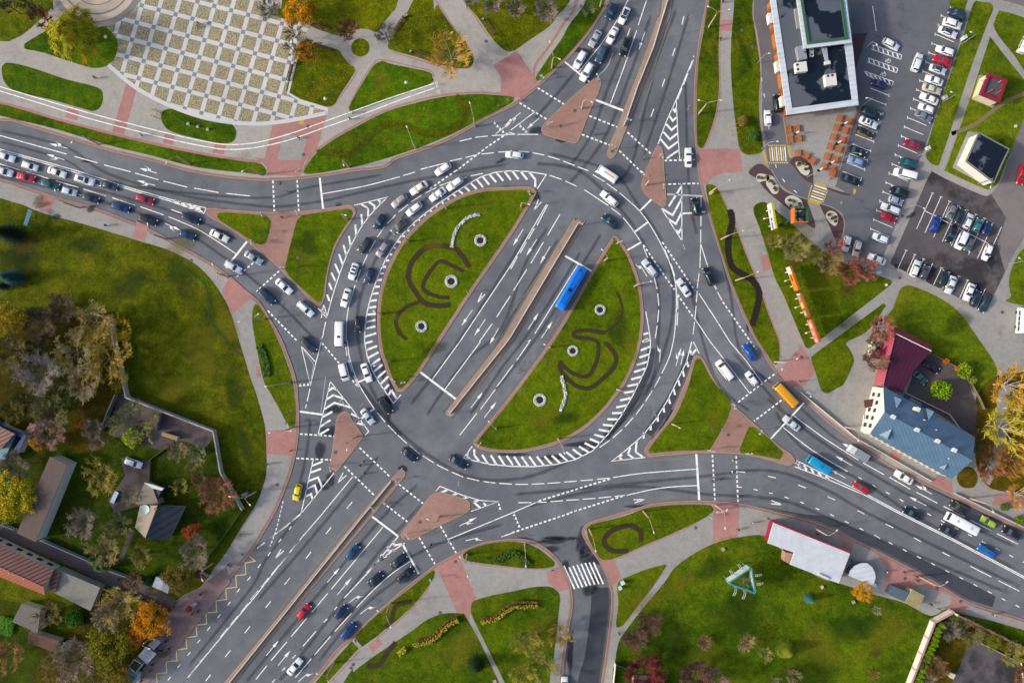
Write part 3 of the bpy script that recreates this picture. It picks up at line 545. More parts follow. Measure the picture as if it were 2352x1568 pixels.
for s in """1234,300,20,12 1290,322,14,8 1352,205,10,30 1330,115,26,7 770,940,20,14 757,990,22,16 735,1035,16,22 742,1115,18,14 760,1100,12,16 900,880,10,34 880,845,8,30 1215,445,26,10 1230,452,12,16 1150,435,22,6 1185,432,40,6 868,740,4,60 892,930,10,40
 925,1075,12,10 1560,1000,34,12 1590,935,9,50 1530,985,22,22 1540,960,12,26 1510,1015,14,14 1270,1240,40,10 1255,1262,30,12 1335,1245,14,34 1360,1285,30,20 1345,1265,18,18 1300,1300,8,20 1355,1355,20,14 1370,1330,14,24 1200,1240,30,8 1290,1236,44,6 1470,1162,40,5 780,485,10,24
 1335,1020,50,7 1270,1050,40,7 1175,1042,46,6 1716,720,6,50 1310,1500,9,50 200,370,12,5""".split():
    x, y, rx, ry = map(float, s.split(',')); Bb(x, y, rx*1.15, ry*1.15, 0, zr+0.003, 3)
p.build('damp_patch', M_wet, **ST)
p = Patches(); Bb = p.blob
for s in "1150,370,14,6 130,498,16,8 210,480,14,10 160,1568,10,10 1765,1190,4,4 2092,495,16,7 2164,510,14,12 2185,478,14,8 2140,620,16,10 2180,640,22,12 2240,660,24,14 2060,612,10,6 2275,600,16,18".split():
    x, y, rx, ry = map(float, s.split(',')); Bb(x, y, rx, ry, 0.4, ZM+0.001, 5)
p.build('damp_patch', M_wet, **ST)
p = Patches(); Bb = p.blob
for s in "60,600,50,40 200,560,60,24 420,640,40,60 300,650,60,40 560,1020,20,60 540,900,30,40 1700,1400,60,60 1550,1480,60,50 1640,1300,60,26 1960,1440,70,40 1840,1560,90,50 1500,1500,40,40 100,470,20,10 620,30,30,20 1800,560,60,20 1950,740,40,20 2200,740,40,30 1000,800,30,20 1300,960,40,16 710,560,20,40 1420,760,30,50 30,600,40,50 2200,260,20,20 1740,300,12,40 1710,120,10,50 2300,330,12,14 ".split():
    x, y, rx, ry = map(float, s.split(',')); Bb(x, y, rx, ry, 0.3, ZM+0.001, 9)
p.build('thick_grass', M_darkgreen, **ST)
p = Patches(); Bb = p.blob
for s in "460,800,50,80 420,560,70,24 520,740,30,60 400,900,50,40 1620,1520,60,30 2040,1450,60,50 1480,1380,40,30 1560,1340,50,26 1880,1480,60,60 1250,960,50,20 1450,800,14,60 2240,330,30,20 1250,1450,40,50 1060,1480,60,40 1820,540,60,30 1900,640,60,30 2150,200,16,60 700,600,20,40 1110,470,50,14 895,700,10,50 1000,560,30,20 1640,960,20,30".split():
    x, y, rx, ry = map(float, s.split(',')); Bb(x, y, rx, ry, 0.5, ZM+0.003, 11)
p.build('dry_grass', M_olive, **ST)
p = Patches(); Bb = p.blob
for s in "1718,345,13,10 1706,278,12,10 1815,627,6,5 380,1500,20,10 1715,1470,16,14 1616,1473,15,12 2010,1500,16,12 1491,1430,30,28 1458,1468,28,28 1900,600,40,20 100,735,60,12 60,560,30,30 1950,660,26,14 90,460,20,12 1830,600,40,16".split():
    x, y, rx, ry = map(float, s.split(',')); Bb(x, y, rx, ry, 0.5, ZM+0.005, 13)
p.build('trodden_soil', M_brownpatch, **ST)
# newer, darker asphalt
sheet('resurfaced_road', ["33: -250,-60* -60,-55* 350,20* 560,45 800,150 1200,330 1500,470 2090,770* 2060,870* 1900,820 1800,795 1600,675 1400,555 1200,450 1000,345 800,245 540,125 300,45 -60,-20"], 0.003, M_fresh)
sheet('resurfaced_road', ["23: 735,700 820,690 880,690 905,730 916,850 900,1000 875,1200 855,1380 820,1568 790,2000* 560,2000* 600,1568 660,1350 690,1180 725,850"], 0.003, M_fresh)
c = MB()
for s, wd in (("22: 1280,60 1250,250 1180,420 1080,600 960,760 860,880", 18),("22: 1640,120 1560,330 1440,560 1320,740 1250,850", 22), ("12: 930,380 1000,450 1080,560 1200,720 1330,860", 10)): c.ribbon(xy(smooth(P(s), False)), wd/S, 0.003)
c.build('resurfaced_road', M_fresh, **ST)
# ------------------------------------------------------------------ road markings
mk = MB(); fa = MB(); ye = MB(); ZR = 0.010
def line(s, wd=5.0, z=None, mb=None, smoothit=False):
    p = P(s); q = smooth(p, False) if smoothit else [(a, b2) for a, b2, _ in p]
    (mb or mk).ribbon(xy(q), wd*0.2502/S, ZR if z is None else z)
def dashes(s, wd, on, off, z=None, mb=None):
    "small repeated dashes; lengths in tile pixels"
    q = xy(smooth(P(s), False, 6)); on, off = on*0.2502/S, off*0.2502/S
    L = [0]
    for k in range(1, len(q)): L.append(L[-1]+math.dist(q[k], q[k-1]))
    def at(d):
        for k in range(1, len(L)):
            if L[k] >= d: u = (d-L[k-1])/max(1e-9, L[k]-L[k-1]); return (q[k-1][0]+(q[k][0]-q[k-1][0])*u, q[k-1][1]+(q[k][1]-q[k-1][1])*u)
        return q[-1]
    d = 0
    while d < L[-1]-0.1:
        (mb or mk).ribbon([at(d), at(min(d+on, L[-1]))], wd*0.2502/S, ZR if z is None else z); d += on+off
def segs(tile, txt, wd=8, z=None, mb=None):
    for sgm in txt.split(';'):
        if sgm.strip(): line(tile+' '+' '.join(sgm.replace('-', ' ').replace('~', '-').split()), wd, z, mb)
LW = 8
segs('00:', "0,1245-610,1415;685,1438-895,1495;955,1515-1200,1578", LW)
segs('01:', "1240,22-1453,82;1500,95-1718,150;1783,160-2005,200;2070,207-2295,232", LW)
line("00: -40,1358 01: 690,-4 1250,175 1560,262 1890,342", LW); line("00: -40,1372 01: 640,0 1250,192 1560,278 1873,393", LW); line("01: 1873,393 1890,342", LW)
segs('01:', "1600,272-1660,305;1650,285-1735,335;1700,296-1790,358;1760,310-1820,370;1810,325-1860,388", 22)
segs('00:', "~30,1497-180,1560", LW); segs('01:', "240,8-447,73;512,92-720,153;763,167-973,233;1030,248-1238,317;1288,330-1502,405;1570,355-1680,395;860,122-910,138;715,215-750,226;~200,~70-0,~60", LW)
line("01: 1548,422 1800,530 2000,650 2170,765", LW, smoothit=True); line("01: 2268,648 2075,890", 18)
SD = (14, 26, 18)
for s in ("01: 2170,975 2325,845", "11: 213,918 5,1108", "11: 108,1283 378,1562", "12: 605,10 765,200", "12: 800,250 940,420", "11: 155,90 168,372", "11: 378,85 392,370",
          "11: 1835,0 1580,178", "10: 2310,1225 2110,1360 1840,1568", "20: 235,808 510,978", "20: 68,945 345,1112", "20: 710,1065 972,1170", "20: 640,1235 942,1350",
          "20: 1060,1215 1292,1427", "20: 985,1385 1175,1568 21: 1215,38", "20: 1398,1475 1585,1470", "21: 1435,123 1715,116", "21: 1380,655 1680,1098", "21: 1205,680 1490,1090", "21: 1520,1135 1670,1350", "21: 1935,1203 2185,1560 22: 2245,70",
          "12: 403,845 722,867", "12: 370,1068 692,1083", "12: 950,970 1237,1245", "12: 810,1140 1095,1417", "12: 1310,1305 1532,1482", "12: 1165,1475 1285,1568 13: 1390,85", "13: 1497,230 1642,472", "13: 1693,125 1838,372",
          "22: 1840,1035 1863,1462", "22: 2058,1048 2075,1478", "32: 60,298 0,340 22: 2070,560", "32: 125,535 0,630 22: 2222,727", "22: 530,1568 1030,1410", "23: 0,187 545,3", "22: 245,1460 905,1255"):
    dashes(s, *SD)
line("11: 585,65 600,210 618,360", 18); line("11: 610,212 1000,140 1320,55", LW, smoothit=True)
segs('11:', "1350,45-1460,12;1790,100-1685,138;1655,155-1553,205;1935,58-1895,68;1970,48-2083,25;1520,225-1425,285;1397,310-1308,380;1283,403-1203,487;1180,515-1113,610;1097,638-1040,740;1025,768-975,873;962,905-920,1017;640,1385-615,1495;605,1530-597,1568", LW)
segs('10:', "1510,1556-1740,1497;1780,1480-1890,1455;1925,1447-2030,1420;2070,1415-2185,1403;2225,1397-2300,1394;1870,1297-1980,1272;2015,1262-2128,1250;2165,1245-2310,1240", LW)
segs('20:', "60,1390-155,1398;190,1403-297,1425;332,1435-440,1468;470,1480-575,1520;605,1533-700,1568;~40,1234-240,1235;60,1240-~30,1215", LW)
segs('21:', "742,37-850,100;870,117-963,185;345,42-457,80;490,95-593,142;665,175-885,320;910,340-998,408;1205,695-1245,795;1305,980-1332,1085;1337,1125-1348,1240;1347,1275-1337,1390;1333,1420-1315,1535", LW)
line("21: 988,203 1172,370 1300,550 1400,740 1460,880 1500,1030 1510,1200 1500,1400 1480,1568 22: 1440,150 1375,290", LW, smoothit=True)
segs('21:', "1400,715-1445,825;1460,855-1495,965;1521,1150-1522,1270;1522,1300-1515,1420", 8)
line("21: 1022,432 1100,530 1185,655", LW, smoothit=True)
segs('21:', "1172,370-1288,255;1130,558-1247,472;1048,735-1187,655", 16)
# give-way triangles
def tri(s, sz=26, ang=0):
    for a, b2, _ in P(s):
        c0 = W(a, b2); k = sz*0.2502/S/2
        mk.quad([(c0.x-k, c0.y-k, ZR), (c0.x+k, c0.y-k, ZR), (c0.x+k*.1, c0.y+k, ZR), (c0.x-k*.1, c0.y+k, ZR)])
tri("10: 2192,1130 2217,1157 2242,1183 2268,1208"); tri("20: 78,1158 105,1183 130,1208"); tri("12: 375,402 407,397 442,393 477,390"); tri("23: 20,20 35,52 50,88 65,123"); tri("12: 2230,1490 2240,1525"); tri("12: 362,350")
line("20: 485,570 722,762", 16); line("20: 765,918 1030,1020", 20)
line("20: 1066,0 960,195 830,390 720,530 610,668", LW, smoothit=True); segs('20:', "1235,5-1158,235;1085,260-1060,330;1578,150-1560,228;1497,443-1472,517;1403,725-1378,798;1302,1000-1275,1073", LW)
line("20: 1145,280 1020,640 900,960", LW, smoothit=True); line("20: 925,490 870,620 785,700", 8, mb=fa, smoothit=True)
line("20: 1655,560 1505,920 1420,1110 1340,1325", LW, smoothit=True); line("20: 1508,920 1520,1200 1540,1470", LW)
segs('20:', "1665,550-1630,640;1615,675-1575,780;1560,810-1520,915;1665,515-1672,525", 8); segs('20:', "~10,1195-210,1028;1660,1467-1680,1467", LW)
for s in ("20: 1470,990 1495,1025 1508,990", "20: 1445,1065 1475,1110 1510,1078", "20: 1415,1140 1465,1195 1515,1152", "20: 1390,1212 1450,1280 1520,1225", "20: 1365,1280 1437,1365 1527,1298", "20: 1420,1455 1532,1378",
          "21: 1555,145 1440,325", "21: 1378,350 1475,408 1560,250", "21: 1430,440 1505,488 1560,375", "21: 1505,545 1532,568 1560,510", "12: 665,450 705,422 745,442", "12: 645,530 708,490 805,522", "12: 630,617 720,560 868,602",
          "12: 610,690 702,640", "12: 590,777 685,718", "12: 572,857 670,800", "12: 870,660 940,690", "12: 915,740 1000,765", "12: 915,740 970,705", "12: 515,1137 612,1097", "12: 500,1200 597,1165", "12: 480,1278 570,1243 608,1340", "12: 463,1350 540,1315 562,1390", "12: 447,1420 505,1395 520,1450"):
    line(s, 18)
line("21: 1370,345 1555,635", LW); line("21: 1558,125 1560,635", LW); line("21: 1420,215 1750,233", 14, mb=fa); line("21: 1565,392 1652,388", 16); line("21: 1735,379 1775,378", 16)
segs('21:', "1735,240-1735,335;1735,415-1734,510;1733,540-1732,660;1732,670-1725,890;1735,680-1793,865;1718,940-1700,1080;1700,1100-1693,1205;1690,1240-1680,1350;1675,1385-1663,1500;1850,1045-1928,1190;1865,1045-1885,1120", 8)
line("21: 1715,1125 1850,1330 2000,1568 22: 2150,175 2300,380", LW); line("21: 1670,1345 1820,1568 22: 2000,230 2180,470", LW)
segs('21:', "1228,1290-1255,1440;1255,1440-1272,1568", LW); segs('21:', "1205,1500-1250,1488;1210,1568-1262,1550", 18)
line("22: 1272,0 1268,80 1240,220 1180,350 1100,510 1000,680 880,850 740,1000 580,1080 400,1125 200,1145 0,1142 12: 2150,1125 2000,1090 1905,1065 1985,960", LW+1)
segs('22:', "1195,0-1250,~25;1182,80-1265,45;1168,145-1262,113;1145,213-1245,183;1120,278-1225,245;1093,345-1195,318;1060,408-1165,385;1028,468-1135,452;993,538-1095,515;955,602-1060,582;918,655-1020,652;875,710-975,712;835,760-940,772;795,805-900,825;755,850-855,880;715,890-808,930;667,928-760,975;615,960-705,1015;557,985-643,1048;497,1010-580,1075;432,1025-510,1095;365,1043-440,1112;297,1050-370,1130;228,1053-295,1135;158,1053-220,1140;88,1053-148,1140;18,1053-75,1140", 19)
segs('12:', "2300,1045-2360,1130;2228,1045-2285,1135;2155,1040-2210,1130;2075,1035-2130,1120;2003,985-2005,1040;2005,1040-2055,1105;1945,1015-1935,1050;1935,1050-1975,1085", 19)
line("21: 232,165 315,35 150,8 0,0 11: 2205,12 2080,50 1970,108 1860,178 1757,245 1650,318 1545,398 1437,488 1335,593 1255,703 1187,820 1130,942 1085,1065 1043,1195 1015,1320 1000,1450 997,1568 12: 1020,130 1070,270 1140,390 1210,490 1262,565 1330,485", LW+1)
segs('11:', "2275,0-2340,85;2205,15-2270,92;2140,30-2205,105;2080,52-2140,127;2025,80-2085,152;1970,110-2025,168;1915,145-1960,187;1860,180-1900,212;1808,215-1835,237;1757,247-1772,267;1705,290-1722,300;1650,320-1665,334;1595,360-1612,374;1545,400-1557,412;1490,443-1505,457;1437,490-1457,502;1380,543-1408,552;1335,595-1367,604;1297,650-1328,654;1255,703-1288,709;1220,763-1250,767;1187,820-1223,825;1157,880-1195,882;1130,942-1175,942;1107,1002-1155,1000;1085,1065-1137,1062;1065,1130-1125,1122;1043,1195-1110,1185;1030,1258-1103,1245;1015,1320-1100,1312;1005,1390-1097,1367;1000,1450-1097,1427;1000,1522-1103,1489", 18)
segs('12:', "1003,15-1070,~5;1010,78-1113,38;1030,148-1125,95;1055,215-1138,155;1080,275-1160,210;1110,335-1190,265;1140,392-1213,318;1170,445-1220,392;1215,495-1243,440;1243,440-1287,522", 19)
segs('21:', "0,0-60,78;75,0-140,83;155,10-215,82;215,82-213,150", 19)
line("11: 1210,240 1080,370 970,510 890,650 830,780 770,940 720,1090 680,1230 650,1350", LW, smoothit=True)
segs('11:', "967,398-976,500;912,495-920,600;853,598-870,695;803,682-830,778;762,765-797,865;725,853-765,942;693,935-728,1010;670,1030-697,1093;652,1135-675,1195;965,305-1030,347;1030,347-1028,430;1035,288-1090,322;1090,322-1085,362;1120,270-1147,285;1147,285-1135,305", 17)
line("11: 900,318 1215,240", LW); segs('11:', "570,1260-650,1350;620,1230-600,1350;625,1235-655,1345;595,1270-635,1310", 8)
line("11: 910,1048 880,1150 850,1250 830,1400 828,1568", LW, smoothit=True); segs('12:', "820,20-835,130;850,170-883,275;897,315-943,418", 7)
line("12: 840,-10 850,100 880,220 940,380 1010,500 1085,615", LW, smoothit=True)
segs('12:', "1113,650-1187,737;1210,763-1290,845;1300,855-1385,932;1412,953-1503,1027;1530,1045-1632,1110;1660,1127-1765,1180;1797,1195-1902,1240;1935,1247-2050,1275;2083,1280-2197,1295;2232,1298-2350,1305", LW)
segs('22:', "30,1307-147,1307;180,1305-297,1300;328,1297-445,1290;480,1285-593,1278;628,1273-743,1265;780,1260-893,1250;1360,320-1308,417;1287,450-1227,545;1207,573-1140,665;1113,693-1037,780;1013,803-925,882;897,903-805,968;55,1475-180,1475;220,1472-320,1470;353,1465-468,1457;500,1453-615,1447;647,1443-765,1435;795,1432-912,1420;942,1417-1035,1408;2065,1190-2140,1196;2070,1332-2110,1334;2215,1352-2255,1360", LW)
line("22: 925,1245 1200,1205 1695,1167", LW, smoothit=True); line("22: 1050,1408 1300,1352 1500,1328 1702,1318", LW, smoothit=True); line("22: 1692,1030 1718,1452", 20)
segs('12:', "940,370-1000,345;1045,640-1087,615;910,740-985,690", 15)
line("12: 683,365 570,855", LW); line("12: 683,365 870,600 1035,822 1000,860", LW); line("12: 415,40 500,400 550,190 415,40", LW); line("12: 600,0 550,190", LW); line("11: 620,1490 597,1568 12: 600,0", 7); line("12: 440,80 530,205 500,380", 5, mb=fa)
segs('12:', "762,600-778,515;778,515-820,600;640,320-595,650", 5, mb=fa)
segs('12:', "495,430-470,545;462,575-455,610;525,1080-415,1568;890,1235-615,1568;883,1468-833,1530", LW); line("12: 400,640 612,668", 18); line("12: 715,1205 565,1390 430,1555 13: 320,90 30,315", 8)
dashes("12: 250,1460 13: 220,20 185,160 130,310", 8, 26, 16); segs('13:', "410,20-315,95;290,120-200,185;170,210-80,275;45,300-10,330", 7)
line("13: 620,0 390,265 0,760 03: 1680,1568", LW); segs('13:', "400,253-330,335;308,370-235,455;210,485-140,570;115,600-45,685;20,715-~20,760", 6)
segs('03:', "2350,740-2300,800;2280,830-2210,915;2185,945-2115,1030;2090,1060-2020,1145;2000,1175-1930,1260;1905,1290-1835,1372;1813,1400-1745,1485;1725,1515-1680,1568", 6)
segs('13:', "690,135-642,197;505,362-457,425;310,602-262,662;135,815-87,875;325,130-303,158;232,243-208,273;135,362-108,400;43,475-17,508", LW)
segs('03:', "2300,590-2270,625;2200,700-2175,735;2115,820-2090,852;2025,935-1997,968;1930,1048-1903,1083;1838,1165-1812,1197;1748,1280-1722,1312;1657,1393-1630,1425;1567,1508-1540,1540;2295,1045-2247,1105;2115,1265-2068,1325;1935,1487-1887,1547", LW)
line("03: 2290,402 2342,447 2250,465 2258,568 2163,580 2172,685 2072,697 2080,798 1983,810 1990,912 1890,922 1897,1022 1800,1035 1808,1135 1708,1148 1715,1248 1617,1260 1625,1360 1525,1370 1532,1470 1437,1480 1443,1600", 8, mb=ye)
line("13: 1065,38 1300,215", 18); line("13: 1165,135 690,705", LW); segs('13:', "658,742-513,915;470,965-325,1137;283,1187-138,1358;100,1405-0,1530;878,922-725,1090;685,1135-537,1307;508,1342-362,1513;745,865-720,893;655,975-622,1008;550,1090-430,1228;365,1308-335,1340;268,1422-240,1450;175,1530-150,1558", LW)
line("13: 1310,215 1040,540 810,785", LW+1); line("13: 1365,280 1140,430 1020,550", LW+1); segs('13:', "1262,262-1265,302;1265,302-1340,290;1210,312-1217,360;1217,360-1272,345;1150,385-1155,415;1155,415-1200,400", 18)
line("13: 1345,290 1495,565", 18); line("13: 1420,445 1250,560 1080,710 925,870", LW, smoothit=True); line("13: 1770,245 2350,5 22: 240,1465", LW); line("13: 1770,245 1768,275", LW); segs('13:', "2250,225-2350,190", LW)
segs('32:', "0,1232-72,1248;277,1312-348,1340;547,1420-615,1450;820,1548-870,1568;10,1385-45,1392;152,1422-188,1435;295,1468-330,1482;437,1525-472,1540;872,1110-1065,1218;1115,1243-1307,1352;1363,1380-1555,1480;1612,1508-1730,1568;830,1242-863,1260;957,1310-992,1332;1083,1378-1118,1397;1210,1443-1245,1465;1335,1510-1370,1530", LW)
segs('33:', "570,15-605,35;705,80-742,100;840,145-875,163;975,208-1030,237;1108,273-1143,292;1238,338-1273,357;1367,402-1402,420;1498,465-1533,485;1628,530-1663,550;1758,595-1793,613;1887,657-1922,678;2017,722-2052,742;2145,788-2180,808;2273,850-2308,870;1080,105-1150,142;1340,233-1407,270;1600,365-1670,402;1857,493-2050,592;2115,625-2308,723;1720,0-1805,43;1857,70-2048,165;2103,195-2295,292;1462,10-1497,28;1587,72-1622,95;1713,137-1750,158;1837,202-1872,220;1963,265-1998,285;2090,327-2127,348;2215,390-2252,410;2340,452-2380,470;850,0-885,15", LW)
line("32: 330,560 25,890", 16); line("32: 240,680 400,800 540,900 830,1085", LW, smoothit=True); line("32: 140,785 400,990 730,1190", LW, smoothit=True)
line("32: 260,1088 590,1250 900,1395 1190,1552 33: 1700,245 2420,625", 8); line("32: 245,1145 570,1270 900,1412 1180,1562 33: 1690,255 2420,640", 8); line("32: 260,1088 300,1155", 8)
segs('32:', "270,1100-295,1155;330,1130-355,1182;395,1160-420,1208;460,1195-492,1238;530,1230-560,1268", 20)
line("22: 1650,0 1600,190 1520,350 1420,550 1320,710 1200,860 1050,990 915,1095 1225,1060", LW+1); segs('22:', "1602,175-1620,230;1565,260-1580,320;1525,350-1540,405;1483,430-1497,488;1437,515-1452,570;1390,597-1398,650;1338,680-1338,733;1275,758-1272,812;1210,832-1208,888;1145,910-1135,1010;1135,1010-1200,1055;1085,970-1065,1030;1065,1030-1120,1072;1010,1035-985,1060;985,1060-1010,1082;1638,80-1650,120;1650,120-1690,70", 18); line("22: 1665,0 1720,110", LW)
segs('21:', "330,310-230,500;205,530-150,628;130,655-75,755;50,787-~10,900", LW); line("21: 318,308 -5,860 11: 1870,1568 12: 1615,350", LW)
segs('21:', "440,400-327,592;288,655-173,850;135,905-15,1098", LW); segs('11:', "2333,1150-2208,1343;2170,1400-2050,1568", LW); line("12: 2060,0 1735,435", LW); line("12: 1500,272 1840,530", 20)
line("21: 605,860 210,1493", LW); line("21: 485,780 735,922", 17); segs('22:', "160,0-45,168;10,212-~140,412", LW); segs('21:', "172,1550-145,1568", LW); segs('12:', "2198,437-2060,620;2027,655-1870,857", LW)
segs('23:', "475,490-575,703;525,503-613,693;560,490-648,685;597,480-685,675;635,472-720,668;672,463-760,662;710,460-798,658;748,457-838,658", 15)
line('12: 1650,1370 1688,1325 1900,1408 2060,1455 2225,1465 1975,1555', LW)
segs('12:', '1698,1382-1755,1360;1795,1412-1850,1388;1893,1442-1950,1420;1997,1468-2058,1522;1997,1468-2040,1456;2088,1478-2112,1500', 18)
# arrows: tip, tail; kinds s straight, l/r curved, sl/sr both
def arrow(s, kind='s', wd=8):
    (ax, ay, _), (bx, by, _) = P(s); tip = W(ax, ay); tail = W(bx, by); d = (tip-tail).normalized(); n = Vector((-d.y, d.x, 0))
    sd = 1 if 'l' in kind else -1
    def q(pts, z=ZR): mk.quad([tuple(tail+d*a+n*b2+Vector((0, 0, z))) for a, b2 in pts])
    L = (tip-tail).length; hw = 0.38; w2 = 0.08
    if 's' in kind:
        q([(0, -w2), (L*0.6, -w2), (L*0.6, w2), (0, w2)]); q([(L*0.6, -hw), (L, 0), (L*0.6, hw)])
    if 'l' in kind or 'r' in kind:
        t0 = 0 if 's' not in kind else L*0.12
        e = L*0.62 if 's' not in kind else L*0.5
        if 's' not in kind: q([(0, -w2), (e, -w2), (e, w2), (0, w2)])
        q([(e-0.9, 0), (e-0.1, 0), (e+0.5, sd*0.75), (e-0.3, sd*0.75)] if sd > 0 else [(e-0.9, 0), (e-0.3, sd*0.75), (e+0.5, sd*0.75), (e-0.1, 0)])
        q([(e-0.55, sd*0.62), (e+1.25, sd*1.0), (e+0.15, sd*0.62), (e+0.75, sd*1.25)][:3])
for s, k in [("00: 452,1318 620,1362", 'sr'), ("00: 425,1415 592,1468", 'sl'), ("00: 1280,1545 1440,1590", 'sr'), ("01: 1255,88 1423,135", 'sl'), ("01: 1655,545 1515,482", 'sr'), ("20: 1163,465 1220,295", 's'), ("20: 138,1182 250,1085", 's'), ("20: -60,1145 80,1035", 'sl'),
             ("21: 8,690 103,535", 's'), ("21: 132,778 228,628", 's'), ("21: 257,855 350,695", 's'), ("11: 1885,1423 1987,1275", 's'), ("11: 2003,1515 2105,1363", 's'), ("11: 2145,1590 2227,1445", 's'), ("21: 243,1303 148,1453", 's'), ("21: 373,1380 270,1533", 's'),
             ("12: 2083,460 1973,605", 's'), ("12: 2207,550 2095,697", 's'), ("13: 768,507 653,643", 's'), ("13: 880,595 747,755", 's'), ("13: 993,718 845,835", 'r'), ("13: 1108,818 955,932", 'r'), ("13: 208,1175 95,1312", 's'), ("13: 317,1265 203,1403", 's'), ("13: 527,1430 388,1552", 'r'),
             ("13: 2028,45 1865,125", 'sr'), ("13: 2100,215 1925,260", 'r'), ("32: 618,1045 773,1137", 's'), ("32: 680,928 800,1000", 's'), ("32: 575,1172 712,1250", 's'), ("32: 1297,1420 1453,1503", 's'), ("32: 1350,1313 1503,1395", 'sr'),
             ("21: 1145,812 1240,970", 'l'), ("22: 1368,0 1355,185", 'l'), ("22: 1552,55 1505,222", 'sl'), ("22: 1578,70 1550,210", 's'), ("10: 2350,1115 2200,1230", 's')]: arrow(s, k)
# bus-lane letters A: apex, foot, foot
for s in ("12: 750,1295 800,1200 830,1225", "13: 175,425 230,338 255,352", "11: 2030,1215 2075,1120 2102,1133", "21: 203,362 243,265 272,285", "22: 1220,1445 1115,1448 1125,1478", "32: 132,1495 30,1455 28,1485"):
    a, f1, f2 = P(s); line("F: %f,%f %f,%f" % (a[0], a[1], f1[0], f1[1]), 9); line("F: %f,%f %f,%f" % (a[0], a[1], f2[0], f2[1]), 9)
    q = lambda u, v2, t2: (u[0]+(v2[0]-u[0])*t2, u[1]+(v2[1]-u[1])*t2)
    g, h = q(a, f1, .65), q(a, f2, .65); line("F: %f,%f %f,%f" % (g[0], g[1], h[0], h[1]), 8)
zk = ZM+0.020
# bike lane lines, marks on the paved areas
line("00: -40,785 400,918 820,1040 1200,1140 1600,1240 1900,1305 2100,1330 10: 0,1312 300,1235 600,1130 1000,985 1300,880 1635,770", 9, zk, smoothit=True)
line("00: -40,825 400,960 800,1085 1200,1190 1600,1290 1900,1350 2100,1375 10: 0,1357 300,1290 600,1185 1000,1045 1300,930 1645,810", 9, zk, smoothit=True)
def ring(s, r, wd, z, mb=None):
    a, b2, _ = P(s)[0]; pts = [(a+r*0.25*math.cos(k*math.pi/8), b2+r*0.25*math.sin(k*math.pi/8)) for k in range(17)]; (mb or mk).ribbon(xy(pts), wd*0.25/S, z)
ring("10: 1657,768", 11, 4, zk); ring("10: 1664,795", 11, 4, zk); segs('10:', "1657,768-1664,795;1650,780-1672,778;1655,845-1692,835;1665,850-1680,828;1655,838-1690,855", 5, zk)
# parking bays
for k in range(24):
    x, y = 1590-28.1*k, 148+85.0*k
    for mbx in (mk,):
        line("30: %f,%f %f,%f" % (x, y, x+170, y+72), 6, zk); line("30: %f,%f %f,%f" % (x-4, y-14, x-4, y+14), 6, zk)
for x, y in [(1108,880),(1080,965),(1052,1050),(1025,1133),(997,1218),(968,1303),(940,1390),(912,1475),(885,1560),(855,1643)]:
    line("30: %f,%f %f,%f" % (x-170, y-67, x, y), 6, zk); line("30: %f,%f %f,%f" % (x, y-14, x, y+14), 6, zk)
segs('31:', "1508,205-1360,535;1585,240-1437,570;1663,280-1517,610;1745,320-1597,650;1828,360-1680,690;1905,400-1757,730;1985,437-1837,768;2065,478-1917,808;2140,515-2000,820;1430,365-2060,690;1265,730-1193,890;1345,768-1275,930;1425,808-1355,970;1508,850-1437,1010;1590,890-1517,1045;1668,928-1597,1085;1750,967-1680,1125;1830,1003-1757,1165;1910,1045-1838,1205;1990,1085-1915,1250", 6, zk)
segs('31:', "1495,202-1520,210;1572,237-1598,245;1650,277-1676,285;1732,317-1758,325;1815,357-1841,365;1892,397-1918,405;1972,434-1998,442;1252,727-1278,735;1332,765-1358,773;1412,805-1438,813;1577,887-1603,895;1737,964-1763,972;1817,1000-1843,1008", 6, zk)
for a, b2, c2, d2 in (((960,415), (1225,510), (1215,550), (945,455)), ((920,535), (1187,632), (1177,672), (905,572)), ((880,655), (1147,752), (1137,792), (900,695))):
    for u, v2 in ((a, b2), (b2, c2), (c2, d2)): line("30: %d,%d %d,%d" % (u+v2), 7, zk)
    for k in range(6):
        t1 = k/6; t2 = (k+0.55)/6
        u = (a[0]+(b2[0]-a[0])*t1, a[1]+(b2[1]-a[1])*t1); v2 = (d2[0]+(c2[0]-d2[0])*t2, d2[1]+(c2[1]-d2[1])*t2); line("30: %f,%f %f,%f" % (u+v2), 13, zk)
for s in ("30: 1105,562", "30: 1062,685"):
    ring(s, 17, 5, zk); x, y, _ = P(s)[0]; line("F: %f,%f %f,%f %f,%f" % (x+1, y-6, x, y-1, x-6, y-2), 6, zk); line("F: %f,%f %f,%f" % (x-6, y-2, x-8, y+3), 6, zk)
segs('30:', "958,60-990,290;~30,1010-~30,1080", 7, zk); segs('20:', "2290,715-2293,750;2310,862-2317,898", 7, zk); segs('31:', "130,75-153,105;235,180-265,205", 8, zk); segs('30:', "65,1510-75,1545;5,1165-8,1190", 7, zk)
